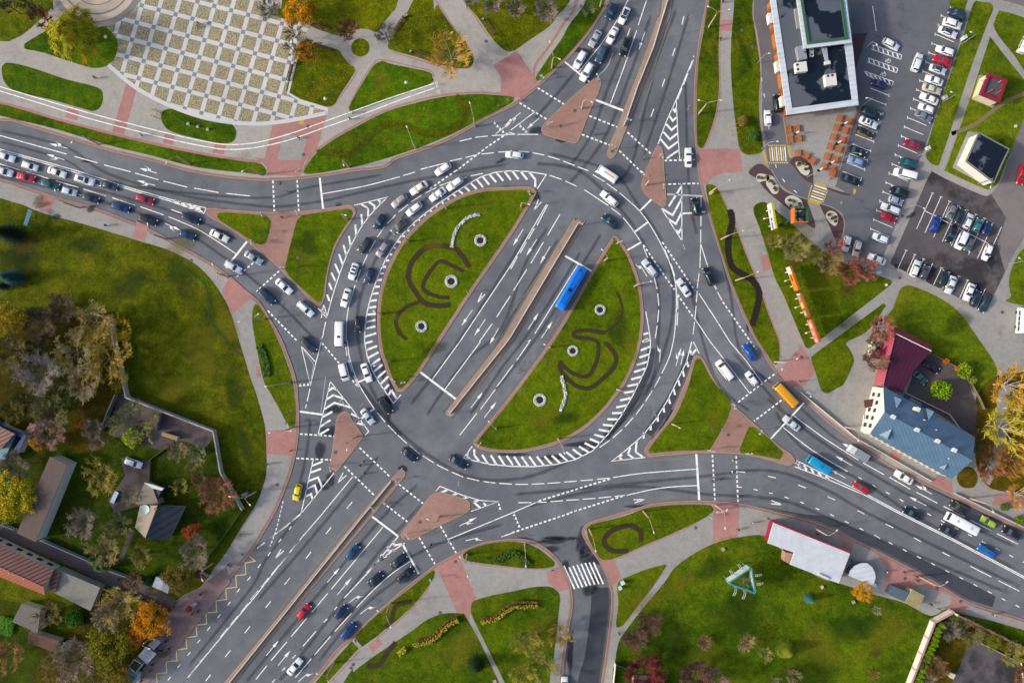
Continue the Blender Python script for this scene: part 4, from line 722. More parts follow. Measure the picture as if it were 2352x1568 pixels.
# zebra crossings of the restaurant lane
for k in range(8):
    x = 12+20*k; line("30: %d,1350 %d,1480" % (x+2*k*0, x+12), 11, zk, mk if k % 2 else ye)
for k in range(9): segs('30:', "%d,1332-%d,1345;%d,1490-%d,1503" % (3+19*k, 3+19*k, 12+20*k, 12+20*k), 12, zk, ye)
for k in range(6):
    x, y = 425-9*k, 135+24*k; line("31: %d,%d %d,%d" % (x, y, x+112, y+38), 13, zk, mk if k % 2 == 0 else ye)
for k in range(7): segs('31:', "%d,%d-%d,%d;%d,%d-%d,%d" % (392-5*k, 140+17*k, 404-5*k, 144+17*k, 535-6*k, 187+16*k, 545-6*k, 191+16*k), 11, zk, ye)
c = MB()
for s in ("30: 175,1340 200,1330 215,1440 190,1450", "31: 435,98 535,135 525,162 425,120", "31: 370,258 475,295 470,320 360,285", "31: 780,168 805,168 808,195 780,225", "20: 2290,1390 2320,1385 2350,1500 2330,1505", "31: 663,283 680,285 675,305 662,308"):
    c.poly(xy([(a, b2) for a, b2, _ in P(s)]), ZM+0.012)
c.build('tactile_paving', M_yellowtile, **ST)
# kerb lines between lots and paths
kb = MB()
for s in ("31: 1495,5 1115,860 1930,1250", "20: 2215,0 2210,150 2250,330 2285,620 2268,900 2280,1100 2330,1300", "31: 30,-10 120,140 240,220 370,265", "31: 470,300 600,345 680,420 697,520 645,715", "31: 645,720 1030,868"):
    kb.ribbon(xy(smooth(P(s), False)), 0.22, ZM+0.016)
kb.build('kerb', M_kerb, **ST)
mk.build('road_markings', M_white, **ST); fa.build('worn_road_markings', M_faint, **ST); ye.build('yellow_road_markings', M_yel, **ST)
mh = MB()
for s in "10: 478,1160 437,1420 2112,383 02: 195,0 12: 195,1310 728,1015 320,630 22: 1985,852 1835,803 13: 1503,88 1830,452 1690,917 893,1393 873,1425 1145,430 23: 1685,140 1272,683 1383,675 33: 1255,605 1765,813 32: 305,140 31: 1207,983 2148,1297 1230,418 20: 575,1018 445,1160 920,1390 22: 310,188 115,452 01: 1755,823 11: 385,800 1860,660 1145,640 210,115 33: 1550,688 31: 1088,1047 660,583 10: 2225,968 20: 2110,283 2203,432".split():
    if s.endswith(':'): tl = s; continue
    a, b2, _ = P(tl+' '+s)[0]; c0 = W(a, b2)
    zz = 0.2 if False else (ZM+0.03)
    mh.tube([(c0.x, c0.y, 0.0), (c0.x, c0.y, zz)], 0.42, 10)
mh.build('manhole_covers', flat('6a5f5a', 0.7, var=0.3, scale=6), **ST)
# ------------------------------------------------------------------ vehicles
M_glass, t, b1 = nt('car_glass'); b1.inputs['Base Color'].default_value = (0.02, 0.05, 0.07, 1); b1.inputs['Roughness'].default_value = 0.2; b1.inputs['Specular IOR Level'].default_value = 0.8
M_tyre = flat('1c1c1e', 0.9); M_rim = flat('8d9096', 0.4, 0.6); M_trim = flat('202226', 0.6)
M_head, t, b1 = nt('headlight_glass'); b1.inputs['Base Color'].default_value = (.7, .72, .75, 1); b1.inputs['Roughness'].default_value = 0.1
M_tail, t, b1 = nt('tail_light_red'); b1.inputs['Base Color'].default_value = (.4, .01, .015, 1); b1.inputs['Roughness'].default_value = 0.2
PAINTS = {}
def car_paint(h):
    if h in PAINTS: return PAINTS[h]
    m, t, b = nt('car_paint_'+h); c = lin(h, 0.95); b.inputs['Base Color'].default_value = c
    lum = sum(c[:3])/3
    b.inputs['Metallic'].default_value = 0.0 if lum > 0.5 else 0.25; b.inputs['Roughness'].default_value = 0.3; b.inputs['Coat Weight'].default_value = 0.6; b.inputs['Coat Roughness'].default_value = 0.06
    PAINTS[h] = m; return m
def rr(hw, r, n=3):
    "half-section helper: rounded rectangle outline in plan"
    pass
def car_proto(kind):
    # L, Wd, H, belt, hood front x, windscreen base/top x, rear top/base x  (front = +x)
    T = {'sedan': (4.6, 1.80, 1.44, .92, .95, .25, -1.0, -1.65), 'hatch': (4.05, 1.72, 1.48, .94, .95, .30, -1.45, -1.85), 'wagon': (4.6, 1.78, 1.48, .94, 1.0, .35, -1.75, -2.1),
         'suv': (4.65, 1.90, 1.72, 1.08, 1.1, .5, -1.75, -2.1), 'van': (5.1, 1.98, 2.05, 1.15, 1.75, 1.05, -2.35, -2.5), 'coupe': (4.45, 1.80, 1.35, .88, .75, .05, -.95, -1.75)}
    L, Wd, Hh, bz, wb, wt, rt, rb = T[kind]; hl = L/2; root = empty('car')
    b = MB()
    st = [(-hl, .78, .50, .62), (-hl+.10, .90, .34, .80), (-hl+.45, .98, .24, bz-.03), (rb, 1.0, .22, bz), (rt*.5, 1.0, .22, bz+.01), (wb-.1, 1.0, .22, bz), (wb+.35, .985, .22, bz-.05), (hl-.45, .95, .26, bz-.16), (hl-.12, .84, .34, bz-.28), (hl, .66, .46, bz-.42)]
    if kind == 'van': st[-3] = (hl-.45, .95, .26, bz-.10); st[-2] = (hl-.12, .86, .34, bz-.3)
    rows = []
    for x, k, zl, zt in st:
        hw = Wd/2*k; row = [(0, zl), (hw*.86, zl), (hw*.99, zl+.12), (hw, (zl+zt)/2), (hw*.965, zt-.10), (hw*.86, zt-.015), (hw*.5, zt+.012), (0, zt+.02)]
        pts = [(x, y, z) for y, z in row]+[(x, -y, z) for y, z in reversed(row[1:-1])]
        rows.append(pts)
    i0 = 0; n = len(rows[0])
    for r in rows: b.v += r
    for k in range(len(rows)-1):
        for j in range(n):
            a = k*n+j; c = k*n+(j+1) % n; b.f.append((a, a+n, c+n, c)); b.m.append(0)
    b.f.append(tuple(range(n))); b.m.append(0); e = (len(rows)-1)*n; b.f.append(tuple(e+j for j in reversed(range(n)))); b.m.append(0)
    # cabin shell
    cab = MB(); hw = Wd/2*.90; tw = Wd/2*(.70 if kind != 'van' else .82); z0, z1 = bz-.04, Hh
    sec = [(rb, hw*.92, z0), (rt, tw*.93, z1-.05), (rt+.35, tw, z1), ((rt+wt)/2, tw*1.02, z1+.02), (wt-.2, tw*.98, z1-.01), (wt, tw*.93, z1-.05), (wb, hw*.94, z0)]
    bw = [hw*.95, hw, hw, hw, hw, hw, hw*.95]; bx = [rb, rt-.02, rt+.35, (rt+wt)/2, wt-.1, wt+.05, wb]
    top = []
    i = len(b.v)
    for (x, y, z), w2, x2 in zip(sec, bw, bx):
        b.v += [(x2, w2, z0), (x, y, z), (x, y*.6, z+(.025 if z > z0+.1 else 0)), (x, -y*.6, z+(.025 if z > z0+.1 else 0)), (x, -y, z), (x2, -w2, z0)]
    for k in range(6):
        for j in range(5): a = i+6*k+j; b.f.append((a, a+1, a+7, a+6)); b.m.append(0)
    bmo = b.build('body', car_paint('e8e8e8'), root, sm=True)
    def glass(name, quads, nrm_push=0.012):
        g = MB()
        for q in quads:
            q = [Vector(p) for p in q]; nn = (q[1]-q[0]).cross(q[2]-q[0]).normalized()
            if nn.dot(sum(q, Vector())/4-Vector((0, 0, .5))) < 0: nn = -nn
            g.quad([p+nn*nrm_push for p in q])
        return g.build(name, M_glass, root)
    def L2(a, c, t2): return tuple(a[k]+(c[k]-a[k])*t2 for k in range(3))
    ft, fb = (wt, tw*.90, z1-.04), (wb, hw*.90, z0+.03)
    q = [L2(ft, fb, .06), L2(ft, fb, .93)]; glass('windscreen', [[q[0], (q[0][0], -q[0][1], q[0][2]), (q[1][0], -q[1][1], q[1][2]), q[1]]])
    ft, fb = (rt, tw*.88, z1-.04), (rb, hw*.86, z0+.03)
    lo = .90 if kind in ('sedan', 'coupe') else .72
    q = [L2(ft, fb, .08), L2(ft, fb, lo)]; glass('rear_window', [[q[0], q[1], (q[1][0], -q[1][1], q[1][2]), (q[0][0], -q[0][1], q[0][2])]])
    for sd in (1, -1):
        zz0, zz1 = z0+.10, z1-.14; f0 = (zz0-z0)/(z1-z0); f1 = (zz1-z0)/(z1-z0)
        y0, y1 = hw+(tw-hw)*f0, hw+(tw-hw)*f1
        xa, xb = rb+(rt-rb)*f0+.12, rt+.10; xc, xd = wt+.02, wb-.18; xm = (rt+wt)/2
        g = MB()
        for (p0, p1, p2, p3) in (((xa, y0), (xm-.05, y0), (xm-.05, y1), (xb, y1)), ((xm+.03, y0), (xd, y0), (xc, y1), (xm+.03, y1))):
            q = [(p0[0], sd*p0[1], zz0), (p1[0], sd*p1[1], zz0), (p2[0], sd*p2[1], zz1), (p3[0], sd*p3[1], zz1)]
            g.quad([(x, y+sd*.014, z+.004) for x, y, z in (q if sd > 0 else q[::-1])])
        g.build('side_window', M_glass, root)
        m2 = MB(); m2.box((wb-.2, sd*(Wd/2+.07), bz+.03), (.16, .2, .14), m=0, taper=.85); m2.build('mirror', car_paint('e8e8e8'), root)
        h = MB(); h.box((hl-.16, sd*Wd*.36, bz-.30), (.22, .34, .14), rz=-sd*.35, taper=.8); h.build('headlight', M_head, root)
        h = MB(); h.box((-hl+.09, sd*Wd*.39, bz-.17), (.14, .26, .17), rz=sd*.3, taper=.8); h.build('tail_light', M_tail, root)
        for x in (hl-.85, -hl+.85):
            wv = MB(); wv.tube([(x, sd*(Wd/2-.22), .32), (x, sd*(Wd/2-.015), .32)], .32, 14); wo = wv.build('wheel', M_tyre, root)
            rv = MB(); rv.tube([(x, sd*(Wd/2-.02), .32), (x, sd*(Wd/2+.005), .32)], .19, 10); rv.build('rim', M_rim, wo)
    return root
def box_vehicle(L, Wd, Hh, name, hexc, front=0.35, roof_items=(), glass_roof=True, stripe=None):
    root = empty(name); b = MB(); hl = L/2
    sec = [(-hl, .90, .55, Hh-.35), (-hl+.12, .98, .4, Hh-.08), (-hl+.5, 1, .35, Hh), (0, 1, .35, Hh+.02), (hl-.7, 1, .35, Hh), (hl-.3, .97, .38, Hh-.10), (hl-.06, .9, .45, Hh*.62), (hl, .82, .5, Hh*.45)]
    n = 0
    for x, k, zl, zt in sec:
        hw = Wd/2*k; row = [(0, zl), (hw*.9, zl), (hw, zl+.15), (hw, zt-.45 if zt > 1.6 else zt-.2), (hw*.97, zt-.16), (hw*.86, zt-.03), (hw*.5, zt+.015), (0, zt+.03)]
        pts = [(x, y, z) for y, z in row]+[(x, -y, z) for y, z in reversed(row[1:-1])]; b.v += pts; n = len(pts)
    for k in range(len(sec)-1):
        for j in range(n): a = k*n+j; c = k*n+(j+1) % n; b.f.append((a, a+n, c+n, c)); b.m.append(0)
    b.f.append(tuple(range(n))); b.m.append(0); e = (len(sec)-1)*n; b.f.append(tuple(e+j for j in reversed(range(n)))); b.m.append(0)
    b.build('body', car_paint(hexc), root, sm=True)
    g = MB(); x0, x1 = hl-.28, hl-.04; z0, z1 = Hh*.63, Hh-.16; y = Wd*.42
    g.quad([(x1+.03, y*.95, z0), (x0+.03, y, z1), (x0+.03, -y, z1), (x1+.03, -y*.95, z0)]); g.build('windscreen', M_glass, root)
    g = MB(); g.quad([(-hl-.02, -y*.85, Hh*.58), (-hl-.02, y*.85, Hh*.58), (-hl+.03, y*.8, Hh-.42), (-hl+.03, -y*.8, Hh-.42)]); g.build('rear_window', M_glass, root)
    nwin = max(3, int(L/1.5))
    for sd in (1, -1):
        for k in range(nwin):
            xa = -hl+.5+k*(L-1.3)/nwin; xb = xa+(L-1.3)/nwin-.12; g = MB()
            q = [(xa, sd*(Wd/2+.012), Hh*.52), (xb, sd*(Wd/2+.012), Hh*.52), (xb, sd*(Wd/2+.012), Hh-.5), (xa, sd*(Wd/2+.012), Hh-.5)]
            g.quad(q if sd < 0 else q[::-1]); g.build('side_window', M_glass, root)
        h = MB(); h.box((hl-.05, sd*Wd*.36, .75), (.12, .3, .18)); h.build('headlight', M_head, root)
        h = MB(); h.box((-hl+.02, sd*Wd*.4, .95), (.1, .18, .34)); h.build('tail_light', M_tail, root)
        m2 = MB(); m2.box((hl-.35, sd*(Wd/2+.16), Hh*.66), (.12, .26, .34)); m2.build('mirror', M_trim, root)
        for x in (hl-L*.2, -hl+L*.24):
            wv = MB(); wv.tube([(x, sd*(Wd/2-.28), .42), (x, sd*(Wd/2-.02+.03), .42)], .42, 14); wo = wv.build('wheel', M_tyre, root)
            rv = MB(); rv.tube([(x, sd*(Wd/2+.0), .42), (x, sd*(Wd/2+.02), .42)], .24, 10); rv.build('rim', M_rim, wo)
    for nm, c, d, hx in roof_items:
        r = MB(); r.box(c, d, taper=.93); r.build(nm, car_paint(hx) if hx else M_glass, root)
    return root
CARS = """
00|135,1468 -40,1405|wagon|eef0f2|white|nose just past the frame edge, queuing beside the double line
00|348,1548 200,1500|hatch|eef0f2|white|second from the frame edge beside the double line
01|118,30 -50,-18|suv|eef0f2|white|in the kerb lane at the frame edge, tail-gated by nothing
01|320,82 152,35|sedan|c01f34|bright red|in the kerb queue ahead of a white one
01|605,45 438,-15|sedan|eef0f2|white yellow-striped|beside the double line between two white ones
01|545,152 375,105|wagon|1f5a5e|teal|in the kerb queue behind the red sedan
01|868,112 683,55|suv|eef0f2|white dark-roofed|straddling the lane beside the double line
01|1083,158 915,112|sedan|3c4a50|dark green-grey|beside the double line behind a white SUV
01|705,208 568,170|hatch|c9d2dc|pale silver|short, kerb lane between teal wagon and dark hatchback
01|912,278 750,225|hatch|343e4c|blue-grey|kerb lane behind the short silver one
01|1190,362 1020,308|wagon|173e78|royal blue|with pale roof rails in the kerb lane
01|1413,288 1245,235|wagon|a81e34|crimson|alone near the hatched wedge of the double line
01|1443,483 1270,425|suv|2b3036|charcoal|kerb lane next to the first pink crossing band
01|1835,472 1662,400|wagon|12304a|navy|beside the tip of the hatched wedge
01|1790,618 1645,560|wagon|1d4674|mid blue|over the white turn arrow of the kerb lane
01|2095,638 1930,555|sedan|eef0f2|white yellow-trimmed|approaching the stop line beside the grass triangle
01|2212,922 2065,838|wagon|d8dde2|silver|sitting across the stop line at the kerb
01|2405,848 2248,748|sedan|aab2bd|grey-silver|just past the stop line near the triangle island
11|325,1122 188,1000|sedan|f0f2f4|white|between the diagonal dashes and the triangle island
11|165,1215 30,1088|suv|24405e|dark blue|crossing the dashed line by the west kerb
11|522,1328 385,1208|wagon|f2f4f6|white|with dark roof bars near the tip of the triangle island
12|545,92 415,-30|wagon|39434e|slate grey|with red tail lamps by the small painted triangles
11|1418,208 1570,108|sedan|f0f0ea|white yellow-sided|outer ring lane at the top of the queue
11|1755,170 1895,68|wagon|f2f4f6|white|inner ring lane beside the widest hatching bars
11|1648,30 1785,-62|hatch|f2f4f6|white|outer ring lane just above the dashed junction line
11|1597,268 1738,165|sedan|eef1f4|white black-windowed|inner ring lane under a lamp arm
11|1250,328 1380,222|hatch|b4aab0|pinkish silver|outer ring lane at the tip of the chevron wedge
11|1383,405 1518,298|hatch|f0f2f5|white|inner ring lane behind a white sedan
11|1095,528 1172,408|sedan|13304f|navy|outer ring lane with a pale windscreen
11|1245,570 1368,450|sedan|525e6b|grey yellow-sided|inner ring lane beside the lamp post
11|945,750 1045,622|suv|3a4048|dark grey silver-nosed|outer ring lane below a hanging sign
11|1115,785 1212,650|hatch|a09aa4|mauve-grey|inner ring lane
11|870,1000 920,848|sedan|f4f4f4|white sunroofed|outer ring lane with red mirrors
11|1010,1032 1065,895|hatch|2b3c58|dark blue|inner ring lane beside a white sunroofed sedan
11|800,1250 850,1080|sedan|f2f4f4|white square-cut|outer ring lane ahead of the white minibus
11|930,1480 945,1335|hatch|20262c|black|inner ring lane abreast of the white minibus
20|-75,1412 120,1432|hatch|e4e9ee|silver-white|sweeping round the top of the ring
12|830,358 790,198|van|f0f2f5|white|outer ring lane with its windscreen at the stop bar
12|1045,372 985,198|sedan|f4f4f6|white|inner ring lane beside the hatched band
12|1238,650 1135,515|suv|16272e|black roof-railed|leaving the ring at the lower tip of the west oval
12|1075,752 975,620|sedan|c4d0de|pale blue-silver|between the pink island and the black SUV
12|1470,1088 1338,985|sedan|12303c|dark teal|first of two dark ones on the bottom of the ring
12|1937,1150 1775,1055|sedan|122b38|blue-black|second of two dark ones on the bottom of the ring
12|360,1458 402,1302|hatch|ecd417|bright yellow|alone beside the chevrons on the west slip road
20|875,172 945,38|suv|1c3f68|blue|back of the queue on the north road beside the kerb
20|995,220 1065,68|sedan|f2f4f6|white black-roofed|back of the middle lane on the north road
20|720,430 805,280|sedan|bcbcc4|silver|kerb lane of the north queue, middle of three
20|885,400 960,248|sedan|f4f6f8|white|middle lane of the north queue ahead of the black-roofed one
20|1010,515 1070,350|suv|121c20|black|beside the long solid line on the north road
20|580,625 670,470|suv|f0f2f6|white|kerb lane at the north stop line
20|785,575 855,425|suv|3d5874|steel blue|middle lane behind the front white SUV
20|640,742 735,578|suv|f4f6f8|white|nose over the stop line beside the pink island
20|1618,1355 1622,1537|sedan|f4f4f2|white|on the slip road beside the chevron wedge
21|820,195 965,318|wagon|f4f6f8|white|inner side of the ring near the bus junction
21|835,410 965,520|sedan|14384a|dark petrol blue|between the median tip and the white wagon
21|1670,248 1712,408|suv|10222a|black|on the slip road past the second stop line
21|1205,818 1322,968|wagon|c6d0d8|silver|over the curved arrow beside the east oval
21|1770,885 1845,1050|suv|0e2228|black|large one between two painted triangles by the east kerb
21|1520,990 1632,1155|sedan|dde2e8|silver-white|on the long curved double line
22|2135,20 2225,168|sedan|0c51b4|vivid blue|beside the small dashes near the east kerb
22|1885,175 2012,348|van|f4f2ee|white|beside the grass triangle on the east road
22|2155,278 2248,400|hatch|e4eaf0|white|small one just before the east crossing
32|145,690 288,805|sedan|c2cbd4|silver|sitting on the east stop line
32|785,1300 928,1378|hatch|b81d30|red|beside the thin double line east of the hatching
32|1165,1195 1328,1292|sedan|f2f2f2|white|between dashes near the blue-roofed house
32|1675,1475 1822,1560|sedan|2b3436|black yellow-sided|near the kerb fence in the far lane
32|1245,1535 1405,1620|sedan|16242e|black|behind the white sedan near a straight arrow
33|1955,50 2090,130|hatch|b6d238|lime green|in the lane by the kerb fence
33|1580,130 1728,215|sedan|1c2638|midnight blue|beside the white minibus
33|2155,145 2312,235|suv|26202a|black red-nosed|behind the lime green hatchback
33|1930,310 2082,400|wagon|1268c4|bright blue|just above the long double line
13|940,300 835,430|wagon|0f4c7c|blue|alone in the lane beside the median
13|1375,385 1240,505|sedan|1c3236|dark green|at the stop line nearest the chevron wedge
13|1155,560 1030,668|sedan|1a3038|black|behind the dark green sedan
13|1440,515 1300,635|suv|142028|black roof-railed|at the stop line next to the kerb
13|495,840 380,980|hatch|d4162c|red|alone near the median south of the arrows
13|830,858 725,970|hatch|10305c|navy|below the turn arrow
13|905,1022 785,1158|suv|16407e|deep blue|closest to the kerb south of the turn arrows
13|415,1345 298,1485|sedan|f4f8fa|white|nearest the bottom edge of the southwest road
02|1305,1140 1148,1082|wagon|e2e4ea|white|parked on the bare ground behind the house
32|1565,272 1425,182|sedan|231836|purple-black|parked in the yard beside the wine-red roof
32|1448,380 1335,278|sedan|4f7488|faded light blue|old one parked in the yard beside the wine-red roof
23|485,1500 475,1680|hatch|eceef0|white|on the small street at the bottom edge
"""
LOT = """
30|1655,95 1805,165|suv|2a3d58|dark blue|long row, topmost
30|1770,250 1605,192|suv|f2f2f4|white|long row, second from the top
30|1732,335 1565,262|sedan|e6e9ee|white dark-roofed|long row, third from the top
30|1540,440 1705,500|wagon|eceef4|white|long row, just above the bright red one
30|1515,525 1685,590|sedan|d0122c|bright red|long row
30|1632,668 1480,612|sedan|d6dce2|silver glass-roofed|long row, just below the bright red one
30|1440,712 1605,768|sedan|eef2f6|white|long row, between the glass-roofed and the beige one
30|1588,848 1415,792|sedan|cfc6b6|beige|long row
30|1395,872 1560,945|sedan|eef2f4|white|long row, just below the beige one
30|1380,968 1520,1030|hatch|f0f2f6|white|long row, between a white sedan and the grey one
30|1500,1110 1350,1030|sedan|7c8a98|grey|long row, last before the empty bays
30|1250,1300 1405,1360|sedan|9a1438|dark crimson|long row, alone between empty bays
30|1203,1470 1360,1530|wagon|0f5c5e|teal|long row, next to the big white van
31|1150,5 1358,60|van|f2f2f0|white|long row, longest of the row
31|1120,165 1290,225|suv|18242c|black|long row, below the big white van
31|1237,300 1105,250|hatch|a2b4ca|pale blue|long row, between the black and the white one
31|1037,318 1213,385|wagon|eef0f6|white|long row, just above a red hatchback
31|1175,462 1035,400|hatch|c8102c|red|long row, above the empty bays
31|960,590 1105,650|hatch|e6ebf2|silver-white|long row, above the last sedan
31|915,778 1078,845|sedan|f2f4f6|white|long row, lowest
30|952,745 1078,798|hatch|10245c|navy|short row, under the wheelchair bays
30|1027,1080 855,1005|suv|1c2832|black|short row, beside the terrace corner
30|1003,1165 838,1092|sedan|dfe8ee|silver sunroofed|short row, below the black SUV
30|960,1250 815,1185|hatch|22282c|black yellow-sided|short row
30|900,1425 742,1360|sedan|18262e|black|short row, below the empty bay
30|730,1455 875,1508|hatch|8aa6d4|light blue|short row
31|845,115 670,50|sedan|16222c|black red-lit|short row, lowest, beside the kerb
30|1395,495 1335,662|suv|dde6ea|silver|driving down the aisle with a spare wheel behind
30|1200,450 1050,370|hatch|eef0f4|white|turning into the wheelchair bays
30|75,870 92,1035|suv|10181e|black|in the lane beside the restaurant wall
30|-8,1012 2,1162|hatch|eef0f0|white|in the lane behind the black SUV of the restaurant
31|705,735 735,602|wagon|dcdfe4|silver|parked upright by the bark bed, darker of two
31|798,780 832,646|wagon|cfc4b2|cream|parked upright beside the silver wagon
31|2305,125 2350,-55|sedan|d01024|bright red|driving the side road at the frame edge
31|1650,438 1702,312|hatch|7c8288|grey|dark lot, upper half of the pairs, first
31|1785,348 1715,508|suv|26323c|black|dark lot, upper half, second
31|1865,396 1806,530|hatch|dfe4e8|silver|dark lot, upper half, third
31|1945,438 1895,562|hatch|3e8084|teal|dark lot, upper half, fourth
31|2030,480 1975,594|hatch|122c6e|blue|dark lot, upper half, fifth
31|1562,418 1505,566|sedan|1038a0|vivid blue|dark lot, set apart at the start of the pairs
31|1650,655 1715,506|sedan|182430|black red-lit|dark lot, lower half of the pairs, first
31|1735,718 1800,565|van|eaeef2|white|dark lot, lower half, second
31|1820,738 1865,613|hatch|646870|grey|dark lot, lower half, third
31|1980,822 2040,673|hatch|f2f4f6|white|dark lot, alone at the end of the pairs
31|1380,822 1322,972|wagon|e8ecf0|white|dark lot, bottom row, first
31|1460,868 1408,997|hatch|545259|dark grey|dark lot, bottom row, second
31|1635,918 1580,1054|wagon|21353a|dark teal|dark lot, bottom row, third
31|1645,1128 1705,966|sedan|dde4e8|silver|dark lot, bottom row, fourth
31|1810,1192 1875,1034|sedan|f4f6f6|white|dark lot, bottom row, fifth
31|1935,1097 1872,1245|hatch|22303c|black|dark lot, bottom row, last but one
31|1950,1294 2018,1136|sedan|2f4250|slate blue|dark lot, bottom row, last
"""
protos = {k: car_proto(k) for k in ('sedan', 'hatch', 'wagon', 'suv', 'van')}
used = set(); KN = {'sedan': 'sedan', 'hatch': 'hatchback', 'wagon': 'wagon', 'suv': 'sport utility car', 'van': 'van'}
KNL = {'sedan': 4.6, 'hatch': 4.05, 'wagon': 4.6, 'suv': 4.65, 'van': 5.1}; KW = {'sedan': 1.8, 'hatch': 1.72, 'wagon': 1.78, 'suv': 1.9, 'van': 1.98}
def place_car(row, txt_group):
    tl, pts, kind, hx, col, where = row.split('|')
    (ax, ay, _), (bx, by, _) = P(tl+': '+pts); zm = 0.7
    z = (Z0+0.03) if txt_group != 'cars on the roads' or 'yard' in where or 'bare ground' in where else 0.0
    n0, t0 = W(ax, ay, zm), W(bx, by, zm); c = (n0+t0)/2; d = n0-t0; Lr = min(max(d.length, KNL[kind]*.88), KNL[kind]*1.12)
    label = ('%s %s %s' % (col, KN[kind], where)); label = ' '.join(label.split()[:16])
    sc = (Lr/KNL[kind], 1.0, 1.0); kn = 'van' if kind == 'van' else 'car'; rz = math.atan2(d.y, d.x)
    if kind not in used: used.add(kind); r = protos[kind]; r.location = (c.x, c.y, z); r.rotation_euler = (0, 0, rz); r.scale = sc
    else: r = dup(protos[kind], (c.x, c.y, z), rz, sc=sc)
    r['label'] = label; r['category'] = kn; r['group'] = txt_group; p = car_paint(hx); r.name = kn
    pm = {'body': p, 'mirror': p}; paint(r, pm)
    if 'yellow' in col and 'bright' not in col:
        for sd in (1, -1):
            g = MB(); g.box((-.1, sd*KW[kind]*.478, .86), (3.3, .12, .1)); s2 = g.build('side_stripe', flat('e0b21c', .5), r); s2.name = 'side_stripe'
    if 'sunroof' in col or 'glass-roofed' in col or 'dark-roofed' in col or 'black-roofed' in col:
        big = 'sunroof' not in col
        g = MB(); g.box((-.35 if not big else -.4, 0, {'sedan': 1.44, 'hatch': 1.48, 'wagon': 1.48, 'suv': 1.72, 'van': 2.05}[kind]+.035), (1.3 if big else .6, 1.0, .03), taper=.97); g.build('glass_roof', M_glass, r)
    if 'rail' in col or 'roof rails' in where or 'roof bars' in where:
        for sd in (1, -1):
            g = MB(); zt = {'sedan': 1.44, 'hatch': 1.48, 'wagon': 1.48, 'suv': 1.72, 'van': 2.05}[kind]; g.tube([(-1.5, sd*.58, zt+.04), (-.6, sd*.58, zt+.1), (.2, sd*.56, zt+.05)], .03, 5); g.build('roof_rail', M_rim, r)
    return r
for row in CARS.strip().split('\n'): place_car(row, 'cars on the roads')
for row in LOT.strip().split('\n'):
    place_car(row, 'cars in the restaurant car parks')
def place_big(root, tl, pts, label, cat, z=0.0, zm=1.3):
    (ax, ay, _), (bx, by, _) = P(tl+': '+pts); n0, t0 = W(ax, ay, zm), W(bx, by, zm); c = (n0+t0)/2; d = n0-t0
    root.location = (c.x, c.y, z); root.rotation_euler = (0, 0, math.atan2(d.y, d.x)); root['label'] = label; root['category'] = cat
BL, BLd = '0a86f4', '0a72d8'
place_big(box_vehicle(11.9, 2.5, 3.0, 'city_bus', BL, roof_items=[('roof_box', (3.0, 0, 3.13), (3.4, 1.5, .28), BLd), ('roof_box', (.45, 0, 3.12), (1.1, 1.2, .26), BLd), ('current_collector', (-.75, 0, 3.15), (.9, 1.0, .3), '0c2038'), ('roof_box', (-3.1, 0, 3.13), (3.2, 1.5, .28), BLd), ('roof_vent', (4.9, .1, 3.05), (.4, .4, .1), '06407c'), ('bumper', (-5.9, .8, .7), (.15, .5, .3), 'dfe4e8'), ('bumper', (-5.9, -.8, .7), (.15, .5, .3), 'dfe4e8')]), '21', '655,882 435,1262', 'long bright blue city bus waiting at the stop line beside the east oval', 'bus', zm=2.6)
place_big(box_vehicle(6.4, 2.1, 2.6, 'minibus', 'f2f2f2', roof_items=[('roof_hatch', (.6, 0, 2.62), (.55, .9, .06), None), ('side_stripe', (0, 1.06, 1.1), (5.6, .03, .35), 'a01838')]), '12', '762,55 765,-190', 'white minibus with a dark roof hatch, in the outer ring lane of the queue', 'minibus', zm=2)
place_big(box_vehicle(5.7, 2.1, 2.5, 'delivery_van', 'f4f4f2', roof_items=[('side_panel', (0, -1.06, .95), (5.0, .04, .8), '2c86c8'), ('side_panel', (0, 1.06, .95), (5.0, .04, .8), '2c86c8'), ('cab_roof', (2.05, 0, 2.44), (.9, 1.5, .12), '3c9ad4'), ('roof_stripe', (-.6, 0, 2.56), (3.0, .35, .03), 'e0c070')]), '21', '778,-28 962,92', 'white van with light blue cab and sides, crossing the top of the ring', 'van', zm=1.6)
place_big(box_vehicle(7.0, 2.1, 2.6, 'minibus', 'f0a818', roof_items=[('side_stripe', (0, -1.06, 1.0), (6.0, .03, .3), 'f6d060')]), '32', '80,400 250,580', 'orange-yellow minibus on the pedestrian crossing of the east road', 'minibus', zm=1.8)
place_big(box_vehicle(6.3, 2.1, 2.6, 'minibus', '12a4d8', roof_items=[('roof_hatch', (-.5, 0, 2.64), (.6, .9, .06), '0c88b8')]), '32', '372,1068 570,1195', 'turquoise minibus passing the hatched wedge of the east road', 'minibus', zm=1.8)
place_big(box_vehicle(8.2, 2.4, 2.9, 'coach', 'f2f4f6', roof_items=[('roof_hatch', (1.8, 0, 2.93), (.6, .8, .07), 'b8c0c8'), ('roof_hatch', (-2.0, 0, 2.93), (.6, .8, .07), 'b8c0c8')]), '33', '1655,35 1922,178', 'long white coach with two grey roof hatches, between the two black cars', 'bus', zm=2)
place_big(box_vehicle(6.5, 2.2, 2.7, 'minibus', 'eef0f2', roof_items=[('roof_hatch', (0, 0, 2.74), (.6, .8, .06), 'c04040')]), '32', '2350,-330 2330,-60', 'white minibus with a reddish hatch, parked at the frame edge beyond the grass', 'minibus', Z0, 1.6)
